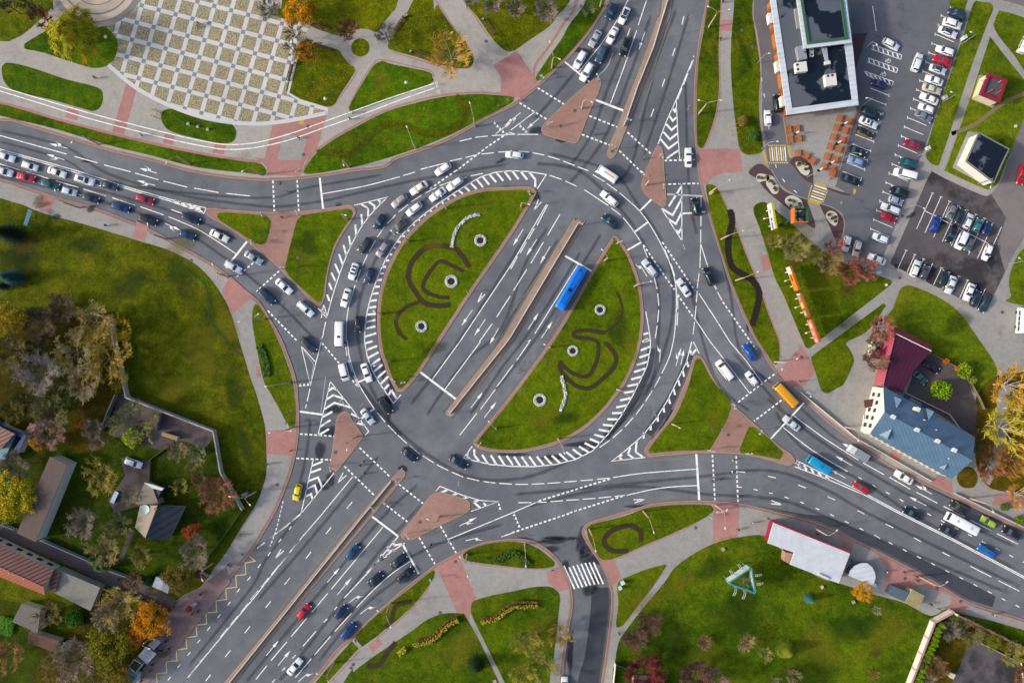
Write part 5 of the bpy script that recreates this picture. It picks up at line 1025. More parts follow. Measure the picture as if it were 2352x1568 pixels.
place_big(box_vehicle(4.6, 2.0, 2.3, 'delivery_van', 'e8eaee', roof_items=[('roof_rack', (-.2, 0, 2.36), (2.6, 1.3, .06), 'd8b020')]), '30', '2400,330 2330,480', 'white van with a yellow roof rack at the frame edge beside the lawn', 'van', Z0, 1.6)
# light truck: cab and open box
tr = empty('light_truck')
b = MB(); b.box((1.75, 0, 1.15), (1.7, 1.9, 1.5), taper=.88); b.box((2.5, 0, .75), (.5, 1.8, .55), taper=.85); b.build('cab', car_paint('ccd2d8'), tr)
b = MB(); b.quad([(2.47, -.75, 1.25), (2.47, .75, 1.25), (2.3, .7, 1.86), (2.3, -.7, 1.86)]); b.build('windscreen', M_glass, tr)
b = MB(); b.box((-.9, 0, 1.35), (3.4, 2.0, 1.5), taper=.98); b.build('cargo_box', car_paint('98a0a8'), tr)
b = MB(); b.box((0, 0, .55), (4.9, .9, .2)); b.build('chassis', M_trim, tr)
for x in (1.7, -1.6):
    for sd in (1, -1): b = MB(); b.tube([(x, sd*.72, .36), (x, sd*.97, .36)], .36, 12); b.build('wheel', M_tyre, tr)
for sd in (1, -1): b = MB(); b.box((2.75, sd*.7, .75), (.06, .3, .18)); b.build('headlight', M_head, tr)
place_big(tr, '32', '742,970 912,1078', 'small silver truck with a grey box body, in the lane by the east kerb', 'truck', zm=1.1)
# ------------------------------------------------------------------ buildings, walls, fences
ZB = Z0+0.03
def V3(p, z): return Vector((p[0], p[1], z))
def wpt(s, z): return [W(a, b2, z) for a, b2, _ in P(s)]
def facade(root, p, q, rows, n, mat, name='window', frame=None, margin=.12, depth=.05, door=None):
    "n openings per row on the wall from p to q; rows = [(z0, z1), ..]"
    d = Vector((q.x-p.x, q.y-p.y, 0)); L = d.length; d.normalize(); nrm = Vector((d.y, -d.x, 0)); rz = math.atan2(d.y, d.x)
    step = L*(1-2*margin)/n
    for z0, z1 in rows:
        for k in range(n):
            c = p+d*(L*margin+step*(k+.5)); w2 = step*.52
            fr = MB(); fr.box((c.x+nrm.x*depth*.5, c.y+nrm.y*depth*.5, (z0+z1)/2), (w2+.16, depth*1.4, z1-z0+.16), rz=rz); f = fr.build(name, frame or flat('e4e2dc', .6), root)
            g = MB(); g.box((c.x+nrm.x*depth*1.35, c.y+nrm.y*depth*1.35, (z0+z1)/2), (w2, .03, z1-z0), rz=rz); g.build('pane', mat, f)
M_win = flat('27384a', .15, spec=.8); M_cream = flat('d8d2c2', .8); M_whitewall = flat('eceae4', .8, var=.05); M_warmwhite = flat('f0e8dc', .85, var=.04)
def walls(root, outline, z0, z1, mat, name='wall'):
    b = MB(); N = len(outline); ar = sum(outline[i].x*outline[(i+1) % N].y-outline[(i+1) % N].x*outline[i].y for i in range(N))
    o = outline if ar > 0 else outline[::-1]
    for k in range(N):
        a, c = o[k], o[(k+1) % N]; b.quad([V3(a, z0), V3(c, z0), V3(c, z1), V3(a, z1)])
    return b.build(name, mat, root)
def slab(root, pts, z, th, mat, name='roof', over=0.0):
    q = [(p.x, p.y) for p in pts]
    if over: q = inset(q, -over)
    b = MB(); b.prism(q, z-th, z); return b.build(name, mat, root)
def gable(name, label, cat, spec, ze, zr, roofmats, wallmat, zg=ZB, inn=.35, th=.14):
    "spec: eaveA1 ridge1 eaveB1 eaveB2 ridge2 eaveA2 as seen at their heights"
    a1, r1, b1, b2_, r2, a2 = [(x, y) for x, y, _ in P(spec)]
    A1, A2, B1, B2 = W(*a1, ze), W(*a2, ze), W(*b1, ze), W(*b2_, ze); R1, R2 = W(*r1, zr), W(*r2, zr)
    root = empty(name, (0, 0, 0), 0, label, cat)
    cen = (A1+A2+B1+B2)/4
    def inn_(p): d = Vector((cen.x-p.x, cen.y-p.y, 0)).normalized(); return Vector((p.x, p.y, ze))+d*inn*1.3
    w1, w2, w3, w4 = inn_(A1), inn_(B1), inn_(B2), inn_(A2); wb = MB()
    for a, c in ((w1, w2), (w2, w3), (w3, w4), (w4, w1)): wb.quad([V3(a, zg), V3(c, zg), V3(c, ze), V3(a, ze)])
    for a, c, r in ((w1, w2, R1), (w3, w4, R2)):
        rr2 = Vector((r.x, r.y, zr-.1)); d = Vector((cen.x-r.x, cen.y-r.y, 0)).normalized(); rr2 += d*inn; wb.quad([V3(a, ze), V3(c, ze), rr2])
    wb.build('wall', wallmat, root)
    for pts, m in (((A1, R1, R2, A2), roofmats[0]), ((B1, B2, R2, R1), roofmats[1])):
        b = MB(); n = (pts[1]-pts[0]).cross(pts[3]-pts[0]).normalized(); n = n if n.z > 0 else -n
        up = [p for p in pts]; dn = [p-n*th for p in pts]
        b.quad(up if (up[1]-up[0]).cross(up[2]-up[0]).z > 0 else up[::-1]); b.quad(dn)
        for k in range(4): b.quad([up[k], up[(k+1) % 4], dn[(k+1) % 4], dn[k]])
        b.build('roof', m, root)
    b = MB(); b.tube([R1+Vector((0, 0, .04)), R2+Vector((0, 0, .04))], .09, 6); b.build('ridge_cap', roofmats[0], root)
    return root, (w1, w2, w3, w4), (A1, A2, B1, B2, R1, R2)
def ribbed(name, c1, c2, period, ang, rough=.5, metal=0.0):
    m, t, b = nt(name); v = coords(t); mp = nd(t, 'ShaderNodeMapping'); mp.inputs['Rotation'].default_value = (0, 0, ang); t.links.new(v, mp.inputs[0])
    wv = nd(t, 'ShaderNodeTexWave'); wv.inputs['Scale'].default_value = 1/period*.314; t.links.new(mp.outputs[0], wv.inputs[0])
    c = ramp(t, wv.outputs['Fac'], [(.1, lin(c1)), (.35, lin(c2))]); c = mix(t, .5, c, ramp(t, noise(t, v, .5, 5), [(.3, gray(.75)), (.7, gray(1.15))]), 'MULTIPLY')
    t.links.new(c, b.inputs['Base Color']); b.inputs['Roughness'].default_value = rough; b.inputs['Metallic'].default_value = metal; return m
# --- restaurant: low flat-roofed block, raised block, orange facade
rt_ = empty('restaurant', (0, 0, 0), 0, 'large black flat-roofed restaurant with wide white roof edge and orange facade', 'restaurant')
zr1, zr2 = 5.2, 7.2
out1 = wpt("30: 15,-60* 175,1055 832,965 765,300 720,-60", zr1)
M_edge = ribbed('white_metal_edge', 'd2dee8', 'e2eaf2', 1.2, R(80), .4); M_orange = ribbed('orange_cladding', '8a4a22', 'b87038', 1.4, R(8), .7)
M_bit, t, bb = nt('bitumen_roof'); v = coords(t)
c = mix(t, ramp(t, noise(t, v, .12, 5, .55), [(.47, gray(0)), (.50, gray(1))]), lin('5c6470'), lin('16212e')); t.links.new(c, bb.inputs['Base Color'])
t.links.new(ramp(t, noise(t, v, .12, 5, .55), [(.47, gray(.75)), (.50, gray(.25))]), bb.inputs['Roughness'])
o1 = [(p.x, p.y) for p in out1]
wl = [Vector((x, y, 0)) for x, y in inset(o1, 1.15)]; walls(rt_, wl, ZB, zr1-.3, M_orange)
b = MB(); b.prism(o1, zr1-.5, zr1-.18); b.build('roof_slab', M_edge, rt_)
in1 = inset(o1, 2.05); b = MB()
for k in range(len(o1)):
    l = (k+1) % len(o1); b.quad([(*o1[k], zr1), (*o1[l], zr1), (*in1[l], zr1), (*in1[k], zr1)]); b.quad([(*in1[k], zr1), (*in1[l], zr1), (*in1[l], zr1-.17), (*in1[k], zr1-.17)]); b.quad([(*o1[k], zr1), (*o1[l], zr1), (*o1[l], zr1-.3), (*o1[k], zr1-.3)])
b.build('roof_edge', M_edge, rt_)
b = MB(); b.poly(in1, zr1-.15); b.build('roof', M_bit, rt_)
o2v = wpt("30: 258,-60* 330,447 770,393 712,-60", zr2); o2 = [(p.x, p.y) for p in o2v]
b = MB(); b.prism(inset(o2, 1.0), zr1-.14, zr2-.25); b.build('upper_wall', flat('c8d2d8', .6), rt_)
M_green = flat('3c6a52', .5)
def frame_(o, d, z, th, mat, name):
    i_ = inset(o, d); b = MB()
    for k in range(len(o)):
        l = (k+1) % len(o)
        for q in ([(*o[k], z), (*o[l], z), (*i_[l], z), (*i_[k], z)], [(*i_[k], z), (*i_[l], z), (*i_[l], z-th), (*i_[k], z-th)], [(*o[l], z), (*o[k], z), (*o[k], z-th), (*o[l], z-th)]): b.quad(q)
    b.build(name, mat, rt_); return i_
i2 = frame_(o2, 1.15, zr2, .35, M_edge, 'upper_roof_edge'); i3 = frame_(inset(o2, 1.16), .95, zr2+.3, .5, M_green, 'green_parapet')
b = MB(); b.poly(inset(o2, 1.2), zr2-.1); b.build('upper_roof', M_bit, rt_)
for pth in ("30: 0,120 30,120 45,210 12,215", "30: 68,565 98,562 112,655 82,660", "30: 115,885 145,880 158,970 128,975"):
    q = wpt(pth, 4.2); slab(rt_, q, 4.2, 1.6, M_whitewall, 'white_panel')
q = wpt("30: 235,90 262,85 302,270 262,272", zr1); slab(rt_, q, zr1+.5, .6, flat('9a9a98'), 'roof_duct')
def unit(cx, cy, sx, sy, hh, rot, fans, mat, label):
    c = P("30: %f,%f" % (cx, cy))[0]; p = W(c[0], c[1], zr1+hh*.7); r = empty('air_conditioner', (p.x, p.y, zr1-.15), R(rot), label, 'air conditioner', 'rooftop ventilation units')
    b = MB(); b.box((0, 0, hh/2+.15), (sx, sy, hh)); b.build('casing', mat, r)
    for fx, fy, fr in fans: b = MB(); b.tube([(fx, fy, hh+.14), (fx, fy, hh+.22)], fr, 14); b.build('fan', M_trim, r)
    for sx2 in (-1, 1):
        for sy2 in (-1, 1): b = MB(); b.box((sx2*(sx/2-.1), sy2*(sy/2-.1), .08), (.12, .12, .16)); b.build('foot', M_rim, r)
unit(302, 620, 2.7, 2.4, 1.3, 7, [(-.95, .6, .28), (-.95, -.5, .28)], M_whitewall, 'white rooftop unit with two fans on its side nearest the orange facade')
unit(572, 738, 2.7, 2.8, 1.3, 8, [(-.6, 1.0, .3), (.45, 1.0, .3)], M_whitewall, 'white rooftop unit with two fans and a rusty grille, standing alone')
unit(306, 490, 2.0, 3.3, 1.5, 10, [(.7, 0, .2)], flat('c2cad0', .35, .5), 'long ribbed silver duct housing on the black restaurant roof')
unit(398, 465, .9, .9, .7, 5, [(0, 0, .27)], M_whitewall, 'small square fan box close to the raised roof block, upper of two')
unit(400, 505, .9, .9, .7, 5, [(0, 0, .27)], M_whitewall, 'small square fan box in front of the raised block, lower of two')
b = MB()
for k in range(4): p0 = W(*P("30: %f,440" % (495+14*k))[0][:2], 5.6); p1 = W(*P("30: %f,575" % (530+8*k))[0][:2], 5.6); b.tube([p0, p1], .11, 6)
o = b.build('roof_pipes', flat('dfe6ea', .3, .4)); o['label'] = 'bundle of bright ventilation pipes running over the black roof to a white box'; o['category'] = 'pipes'
p1 = W(*P("30: 545,578")[0][:2], 5.6)
b = MB(); b.box((p1.x, p1.y, 5.5), (1.4, .8, .5), rz=R(10)); b.build('pipe_box', M_whitewall, o)
# terrace fence and roof-edge sign
def fence(name, label, spec, h, mat, step=2.2, post=.1, solid=True, th=.05, cat='fence', z=ZB, base=None, cap=None, postmat=None, postw=None, group=None):
    r = empty(name, (0, 0, 0), 0, label, cat, group); pts = wpt(spec, z) if isinstance(spec, str) else spec
    b = MB()
    for a, c in zip(pts, pts[1:]):
        d = c-a; L = d.length; rz = math.atan2(d.y, d.x); m = (a+c)/2
        if solid: b.box((m.x, m.y, z+h/2), (L, th, h), rz=rz)
        else:
            for zz in (.15, .5, .95): b.box((m.x, m.y, z+h*zz), (L, th*.8, .05), rz=rz)
            k = 0
            while k*.35 < L: p = a+d*(k*.35/L); b.box((p.x, p.y, z+h*.55), (.03, .03, h*.8), rz=rz); k += 1
    b.build('panels' if solid else 'railing', mat, r)
    if cap:
        b = MB()
        for a, c in zip(pts, pts[1:]): d = c-a; m = (a+c)/2; b.box((m.x, m.y, z+h+.06), (d.length+.1, th+.16, .12), rz=math.atan2(d.y, d.x))
        b.build('coping', cap, r)
    for a, c in zip(pts, pts[1:]):
        d = c-a; n = max(1, int(d.length/step))
        for k in range(n+1):
            if k == n and c is not pts[-1]: continue
            p = a+d*(k/n); b = MB(); w2 = postw or post; b.box((p.x, p.y, z+h*.52), (w2, w2, h*1.06), rz=math.atan2(d.y, d.x)); b.build('post', postmat or mat, r)
    return r
M_orail = flat('b8642c', .7)
fence('terrace_fence', 'thin orange wooden railing along the car park side of the terrace', "30: 800,1030 735,1240 640,1568 31: 560,80", 1.0, M_orail, solid=False)
fence('terrace_fence', 'thin orange wooden railing between the drive lane and the terrace tables', "30: 145,1065 160,1190 180,1330", 1.0, M_orail, solid=False)
# --- picnic tables
M_wood = flat('c8743c', .7, var=.25, scale=4)
def picnic():
    r = empty('picnic_table'); b = MB()
    for k in range(5): b.box((0, -.34+.17*k, .74), (1.7, .155, .05))
    b.build('tabletop', M_wood, r)
    for sd in (1, -1):
        b = MB()
        for k in range(2): b.box((0, sd*(.68+.15*k), .45), (1.7, .135, .05))
        b.build('bench_seat', M_wood, r)
        b = MB(); b.box((sd*.6, 0, .36), (.08, .9, .1)); b.box((sd*.6, 0, .42), (.07, 1.6, .08))
        b.tube([(sd*.6, .2, .72), (sd*.6, .62, .02)], .05, 4); b.tube([(sd*.6, -.2, .72), (sd*.6, -.62, .02)], .05, 4); b.build('leg_frame', M_wood, r)
    return r
PT = [("195,1190", 5, "by the lane railing, upper row"), ("272,1180", 5, "upper row, beside the leaning closed parasol"), ("210,1280", 8, "by the lane railing, lower row"), ("288,1270", 5, "lower row of the four near the lane"),
 ("280,1408", 0, "first of the three curving round the planting bed"), ("355,1432", -28, "middle of the three curving round the planting bed"), ("412,1482", -38, "last of the three curving round the planting bed"),
 ("662,1090", -18, "inner column, topmost"), ("742,1118", -18, "outer column, topmost under a parasol"), ("632,1175", -18, "inner column, second"), ("710,1202", -18, "outer column, second"), ("605,1260", -18, "inner column, third"), ("685,1288", -18, "outer column, third under a parasol"),
 ("577,1347", -18, "inner column, fourth"), ("653,1373", -18, "outer column, fourth"), ("547,1440", -18, "inner column, fifth"), ("620,1468", -18, "outer column, fifth under a parasol"), ("517,1530", -18, "inner column, sixth"), ("592,1555", -18, "outer column, sixth"), ("600,1595", -15, "lowest, next to the gap in the railing")]
pt = picnic()
for k, (s, a, tx) in enumerate(PT):
    c0 = P("30: "+s)[0]; p = W(c0[0], c0[1], .7); lb = 'orange wooden picnic table, '+tx
    if k == 0: pt.location = (p.x, p.y, ZM); pt.rotation_euler = (0, 0, R(a+90)); pt['label'] = lb; pt['category'] = 'picnic table'; pt['group'] = 'picnic tables on the terrace'
    else: dup(pt, (p.x, p.y, ZM), R(a+90), lb)
def parasol():
    r = empty('closed_parasol'); b = MB(); b.box((0, 0, .06), (.6, .6, .12)); b.build('base', M_trim, r)
    b = MB(); b.tube([(0, 0, .1), (0, 0, 3.0)], .03, 6); b.build('pole', M_rim, r)
    b = MB(); b.tube([(0, 0, 1.2), (0, 0, 1.5), (0, 0, 2.4), (0, 0, 3.05)], [.16, .22, .15, .03], 8); b.build('canopy', M_whitewall, r); return r
pp = parasol()
for k, (s, tx) in enumerate([("245,1235", "near the lane tables"), ("685,1150", "at the topmost outer table"), ("628,1322", "at the third outer table"), ("565,1505", "at the fifth outer table"), ("460,1568", "below the three curving tables")]):
    c0 = P("30: "+s)[0]; p = W(c0[0], c0[1], 0); lb = 'closed white parasol '+tx
    if k == 0: pp.location = (p.x, p.y, ZM); pp['label'] = lb; pp['category'] = 'parasol'; pp['group'] = 'closed parasols on the terrace'
    else: dup(pp, (p.x, p.y, ZM), 0, lb)
# --- substation huts in the lawn
def flatroof(name, label, cat, spec, z, wallm, roofm, rim=None, over=.25, th=.3, rimh=.25, rimw=.5, win=None, zg=ZB):
    r = empty(name, (0, 0, 0), 0, label, cat); o = wpt(spec, z); q = [(p.x, p.y) for p in o]
    wl = [Vector((x, y, 0)) for x, y in inset(q, over)]; walls(r, wl, zg, z-th, wallm)
    b = MB(); b.prism(q, z-th, z); b.build('roof', roofm, r)
    if rim:
        i_ = inset(q, rimw); b = MB()
        for k in range(len(q)):
            l = (k+1) % len(q); z2 = z+rimh
            for f in ([(*q[k], z2), (*q[l], z2), (*i_[l], z2), (*i_[k], z2)], [(*i_[k], z2), (*i_[l], z2), (*i_[l], z), (*i_[k], z)], [(*q[l], z2), (*q[k], z2), (*q[k], z-th-.01), (*q[l], z-th-.01)]): b.quad(f)
        b.build('roof_rim', rim, r)
    return r, wl
M_redtin = flat('9a2240', .5); M_winered = flat('5c1436', .55)
r, wl = flatroof('kiosk_hut', 'small cream hut with crimson roof rim around an open dark roof well', 'hut', "30: 2015,672 2190,740 2118,942 1938,868", 3.6, flat('e8dcb4'), flat('5a5a60'), M_redtin, rimw=.95, rimh=.5)
facade(r, wl[2], wl[3], [(1.2, 2.4)], 2, M_win) if wl[2] is not None else None
for k, s in enumerate(("1975,735", "2140,745", "2035,840", "2110,850")):
    p = W(*P("30: "+s)[0][:2], 3.8); b = MB(); b.tube([(p.x-.6, p.y-.35, 3.75), (p.x+.6, p.y+.35, 4.0)], .12, 6); b.build('roof_beam', flat(['dfe2e4', 'c8a868', 'c86a50', 'c86a50'][k]), r)
r, wl = flatroof('transformer_house', 'white flat-roofed transformer house with dark stained roof', 'building', "30: 1935,1215 2218,1368 2150,1510 2075,1680 1815,1480", 4.4, M_whitewall, M_bit, flat('8c8a86'), rimw=.35, rimh=.12)
p = MB(); p.poly([(a.x, a.y) for a in wpt("30: 1830,1210 1940,1215 2215,1370 2000,1710 1690,1540", 0)], ZM); p.build('pavement', M_pave, **ST)
p = MB(); p.poly([(a.x, a.y) for a in wpt("30: 1935,690 2010,700 2180,770 2060,995 1865,915", 0)], ZM+.003); p.build('pavement', flat('b2a890'), **ST)
facade(r, wl[4], wl[0], [(1.0, 3.0)], 3, flat('b8c4ca', .6), 'louvre_door')
# --- wine-red building
wr = empty('restaurant_hall', (0, 0, 0), 0, 'L-shaped hall with purple flat roof and crimson sloping tin edge beside the yard', 'building')
M_purple = ribbed('purple_roof', '44102e', '521638', 1.0, R(25), .5)
roof = [W(x, y, 5.0) for x, y in ((2056, 766), (2138, 806), (2100, 850), (2072, 903), (2028, 885))]
b = MB(); b.poly([(p.x, p.y) for p in roof], 5.0); b.build('roof', M_purple, wr)
oin = roof; oo = [W(x, y, 3.6) for x, y in ((2042, 743), (2141, 793), (2104, 853), (2070, 905), (2006, 885))]
b = MB()
for k in (0, 4): l = (k+1) % 5; b.quad([oo[k], oo[l], Vector((oin[l].x, oin[l].y, 5.3)), Vector((oin[k].x, oin[k].y, 5.3))]); b.quad([Vector((oin[l].x, oin[l].y, 5.3)), Vector((oin[k].x, oin[k].y, 5.3)), Vector((oin[k].x, oin[k].y, 4.9)), Vector((oin[l].x, oin[l].y, 4.9))])
b.build('tin_skirt', ribbed('crimson_tin', '8a1e3a', 'ac2c4a', .6, R(65), .45), wr)
b = MB(); a, c = Vector((oin[0].x, oin[0].y, 5.33)), Vector((oin[1].x, oin[1].y, 5.33)); b.tube([a, c], .12, 6); b.build('gutter', M_whitewall, wr)
walls(wr, [Vector((x, y, 0)) for x, y in inset([(p.x, p.y) for p in roof], .15)], ZB, 4.99, flat('b89a90'))
b = MB(); q = [W(x, y, 4.4) for x, y in ((2013, 822), (2042, 790), (2054, 802), (2042, 826))]; b.prism([(p.x, p.y) for p in q], ZB, 4.4); b.build('porch', M_redtin, wr)
q = [W(x, y, 2.6) for x, y in ((2006, 785), (2012, 785), (2010, 815), (2001, 815))]; b = MB(); b.prism([(p.x, p.y) for p in q], ZB, 2.6); b.build('entrance_pillar', M_warmwhite, wr)
# --- blue-roofed town house
def bl(*s): return [P("32: "+x)[0][:2] for x in s]
M_blue1 = ribbed('blue_tin', '587894', '64849f', .7, R(-28), .4, .1); M_blue_sunlit = ribbed('sunlit_blue_tin', '8ca6be', '98b0c6', .7, R(-28), .4, .1)  # second tin is the same blue with sunlight painted into its colour
hb, ww, cr = gable('town_house', 'long two-storey white house with blue tin roof, dormers and chimneys by the road', 'house',
  "32: 1060,410 1072,645 935,845 1685,1260 1878,1088 1902,876", 6.6, 9.6, (M_blue1, M_blue1), M_warmwhite)
A1, A2, B1, B2, R1, R2 = cr
facade(hb, ww[1], ww[2], [(1.2, 2.7), (4.1, 5.6)], 13, flat('6e4a3a', .4), margin=.03)
facade(hb, ww[0], ww[1], [(1.2, 2.7)], 5, M_win, margin=.08); facade(hb, ww[0], ww[1], [(4.1, 5.5)], 5, M_win, margin=.08)
def onslope(cx, cy, z): return W(*P("32: %f,%f" % (cx, cy))[0][:2], z)
ax = (R2-R1).normalized(); rzr = math.atan2(ax.y, ax.x); cr_ = Vector((-ax.y, ax.x, 0))
for cx, cy in ((1195, 560), (1490, 670), (1100, 845), (1620, 1150)):
    up = (cx, cy) in ((1195, 560), (1490, 670)); p = onslope(cx, cy, 8.0); s = 1 if up else -1; big = 1 if cy != 1150 else .55
    b = MB(); f = cr_*s
    e1_, e2_ = p+ax*1.3*big+f*1.1*big+Vector((0, 0, -1.0)), p-ax*1.3*big+f*1.1*big+Vector((0, 0, -1.0)); top_ = p+f*.9*big+Vector((0, 0, .9*big)); bk = p-f*1.5*big+Vector((0, 0, .55*big))
    b.quad([e1_, top_, bk]); b.quad([e2_, bk, top_]); b.quad([e1_, e2_, top_]); b.build('dormer', M_blue_sunlit if not up else M_blue1, hb)  # dormers on the sunward slope take the painted sunlit tone
for cx, cy, z in ((1375, 620, 9.3), (1150, 690, 9.6), (1370, 808, 9.7), (1558, 912, 9.7), (1712, 995, 9.7)):
    p = onslope(cx, cy, z+.5); b = MB(); b.box((p.x, p.y, z-.3), (.75, .75, 1.9), rz=rzr); c_ = b.build('chimney', M_warmwhite, hb)
    b = MB(); b.box((p.x, p.y, z+.7), (.95, .95, .12), rz=rzr); b.build('chimney_cap', M_whitewall, c_)
for cx, cy in ((1438, 717), (1545, 808), (1658, 1070)): p = onslope(cx, cy, 8.6); b = MB(); b.tube([(p.x, p.y, 7.6), (p.x, p.y, 8.9)], .11, 8); b.build('vent_pipe', M_whitewall, hb)
p = onslope(925, 565, 2.8); b = MB(); b.box((p.x, p.y, 2.8), (2.2, 1.9, .12), rz=R(8)); b.build('porch_roof', flat('5c3a3c'), hb)
for cx, cy in ((1275, 505), (1440, 590)): p = onslope(cx, cy, 3); b = MB(); b.box((p.x, p.y, 3.0), (1.6, 1.0, .12), rz=rzr); b.build('porch_roof', flat('2e5070'), hb)
p = onslope(885, 708, .3); b = MB(); b.box((p.x, p.y, .35), (.6, 2.0, .4), rz=R(-8)); o = b.build('planter_box', M_warmwhite); o['label'] = 'white planter box with dark green plants in front of the blue-roofed house'; o['category'] = 'planter'
b = MB(); b.box((p.x, p.y, .6), (.45, 1.8, .1), rz=R(-8)); b.build('plants', M_grass, o)
# --- bus stop pavilion and kiosks by the road
M_palerib = ribbed('pale_metal_roof', 'd4dee6', 'e4eaf0', .45, R(22), .4)
r, wl = flatroof('shop_pavilion', 'long pavilion with pale ribbed metal roof and red fascia by the road', 'shop', "33: 55,88 755,374 650,652 205,480 243,372 0,284", 3.9, M_redtin, M_palerib, over=.3, th=.5)
q = wpt("33: 52,84 757,370 757,380 50,96", 3.95); slab(r, q, 4.0, .6, flat('c02838', .5), 'fascia')
q = wpt("33: 160,365 240,378 205,478 145,445", 2.6); slab(r, q, 2.7, 2.5, flat('b89880'), 'annex')
p = W(*P("33: 510,590")[0][:2], 4.2); b = MB(); b.box((p.x, p.y, 4.2), (2.6, .5, .4), rz=R(-24)); b.build('roof_unit', M_whitewall, r)
facade(r, wl[0], wl[1], [(.9, 2.7)], 8, M_win, margin=.04)
r = empty('round_kiosk', (0, 0, 0), 0, 'half-round kiosk with white rounded roof and glazed counter', 'kiosk')
rp = wpt("33: 740,580 760,530 800,490 860,465 910,465 955,500 980,550 988,600 965,675", 3.0); slab(r, rp, 3.05, .3, M_edge); q = [Vector((x, y, 0)) for x, y in inset([(p.x, p.y) for p in rp], .35)]
walls(r, q, ZB, 2.8, flat('5c7484', .3)); q2 = wpt("33: 955,655 995,655 995,685 945,680", 1.4); slab(r, q2, 1.4, 1.2, M_whitewall, 'cool_box')
flatroof('kiosk', 'grey-roofed rectangular kiosk touching a dirty beige-roofed one', 'kiosk', "33: 1158,678 1300,740 1258,822 1110,758", 2.8, flat('4e6478'), flat('5f6e7c', .6), th=.25, over=.15)
r, wl = flatroof('kiosk', 'kiosk with mossy beige flat roof beside the footpath', 'kiosk', "33: 1325,705 1437,765 1388,882 1258,828", 3.0, flat('c8bca0'), flat('a89c70', .9, var=.45, scale=1.2), th=.3, over=.15)
# --- teal three-sided billboard with ladders
M_teal = flat('2ca89c', .5); M_panelw = flat('e6e8ee', .5, var=.1)
tb = empty('triangular_billboard', (0, 0, 0), 0, 'three-sided teal-edged billboard frame with ladders standing in the meadow', 'billboard')
F3 = [P("23: "+s)[0][:2] for s in ("1990,628", "2165,510", "2198,705")]; G = [W(x, y, 4.2) for x, y in F3]
cen = sum(G, Vector())/3
for k in range(3):
    a, c = G[k], G[(k+1) % 3]; d = (c-a); n = Vector((d.y, -d.x, 0)).normalized(); m = (a+c)/2; n = n if n.dot(m-cen) > 0 else -n; rz = math.atan2(d.y, d.x)
    b = MB(); b.box((m.x+n.x*.35, m.y+n.y*.35, 4.6), (d.length+.5, .12, 3.0), rz=rz); pn = b.build('panel', M_panelw if k == 0 else flat('c8ccd4', .5), tb)
    b = MB()
    for zz in (3.06, 6.15): b.box((m.x+n.x*.35, m.y+n.y*.35, zz), (d.length+.8, .3, .14), rz=rz)
    b.build('frame', M_teal, tb)
    b = MB(); b.tube([(m.x, m.y, 5), (cen.x, cen.y, 5)], .07, 5); b.tube([(m.x+.3, m.y+.3, 5), (cen.x+.3, cen.y+.3, 5)], .07, 5); b.build('strut', M_rim, tb)
    b = MB(); b.tube([(a.x, a.y, ZB), (a.x, a.y, 6.2)], .14, 8); b.build('post', M_teal, tb)
    for u in ((.3, .7) if k != 0 else (.28, .72)):
        p = a+d*u+n*.5; b = MB(); dd = d.normalized()
        for s in (-.22, .22): b.tube([(p.x+dd.x*s, p.y+dd.y*s, 3.0), (p.x+dd.x*s+n.x*.5, p.y+dd.y*s+n.y*.5, 5.9), (p.x+dd.x*s+n.x*1.3, p.y+dd.y*s+n.y*1.3, 6.2), (p.x+dd.x*s+n.x*2.2, p.y+dd.y*s+n.y*2.2, 5.9)], .045, 4)
        for j in range(4): q = p+n*(.6+.45*j); b.tube([(q.x+dd.x*.22, q.y+dd.y*.22, 6.05), (q.x-dd.x*.22, q.y-dd.y*.22, 6.05)], .04, 4)
        b.build('ladder', M_palerib if False else flat('d0e0dc', .5), tb)
# --- roadside billboards
def billboard(label, s0, s1, z0, z1, face, group=None, frame=None, blobs=()):
    a, c = (W(*P("31: "+s)[0][:2], z1) for s in (s0, s1)); d = c-a; L = d.length; rz = math.atan2(d.y, d.x); m = (a+c)/2; n = Vector((-math.sin(rz), math.cos(rz), 0))
    r = empty('billboard', (m.x, m.y, ZB), rz, label, 'billboard', group); nn = -1 if n.dot(Vector((-1, 0, 0))) < 0 else 1
    b = MB(); b.box((0, 0, (z0+z1)/2), (L, .5, z1-z0)); b.build('cabinet', frame or flat('c05a30', .6), r)
    x0 = -L/2+.1
    for w2, hx in face:
        ww2 = (L-.2)*w2; b = MB(); b.box((x0+ww2/2, nn*.27, (z0+z1)/2), (ww2, .03, z1-z0-.2)); b.build('poster', flat(hx, .5), r); x0 += ww2
    for fx, zz, sx, sz, hx in blobs: b = MB(); b.box((fx*L, nn*.30, zz), (sx, .02, sz), taper=.8); b.build('poster_shape', flat(hx, .5), r)
    for sx in (-.3, .3): b = MB(); b.tube([(sx*L, 0, 0), (sx*L, 0, z0)], .12, 8); b.build('post', M_whitewall, r)
    b = MB(); b.tube([(0, nn*.2, z0), (0, nn*1.3, z0-.2)], .05, 5); b.box((0, nn*1.4, z0-.2), (.35, .5, .2)); b.build('floodlight', M_whitewall, r)
billboard('orange and white roadside billboard showing a car, uppermost of three in line', "205,873", "287,1092", 2.2, 5.0, [(.3, 'f0ece8'), (.7, 'f08a2c')], 'billboards in a line on the verge', blobs=[(-.02, 3.6, 1.5, .9, '302024'), (-.02, 3.7, 1.2, .4, 'c03030')])
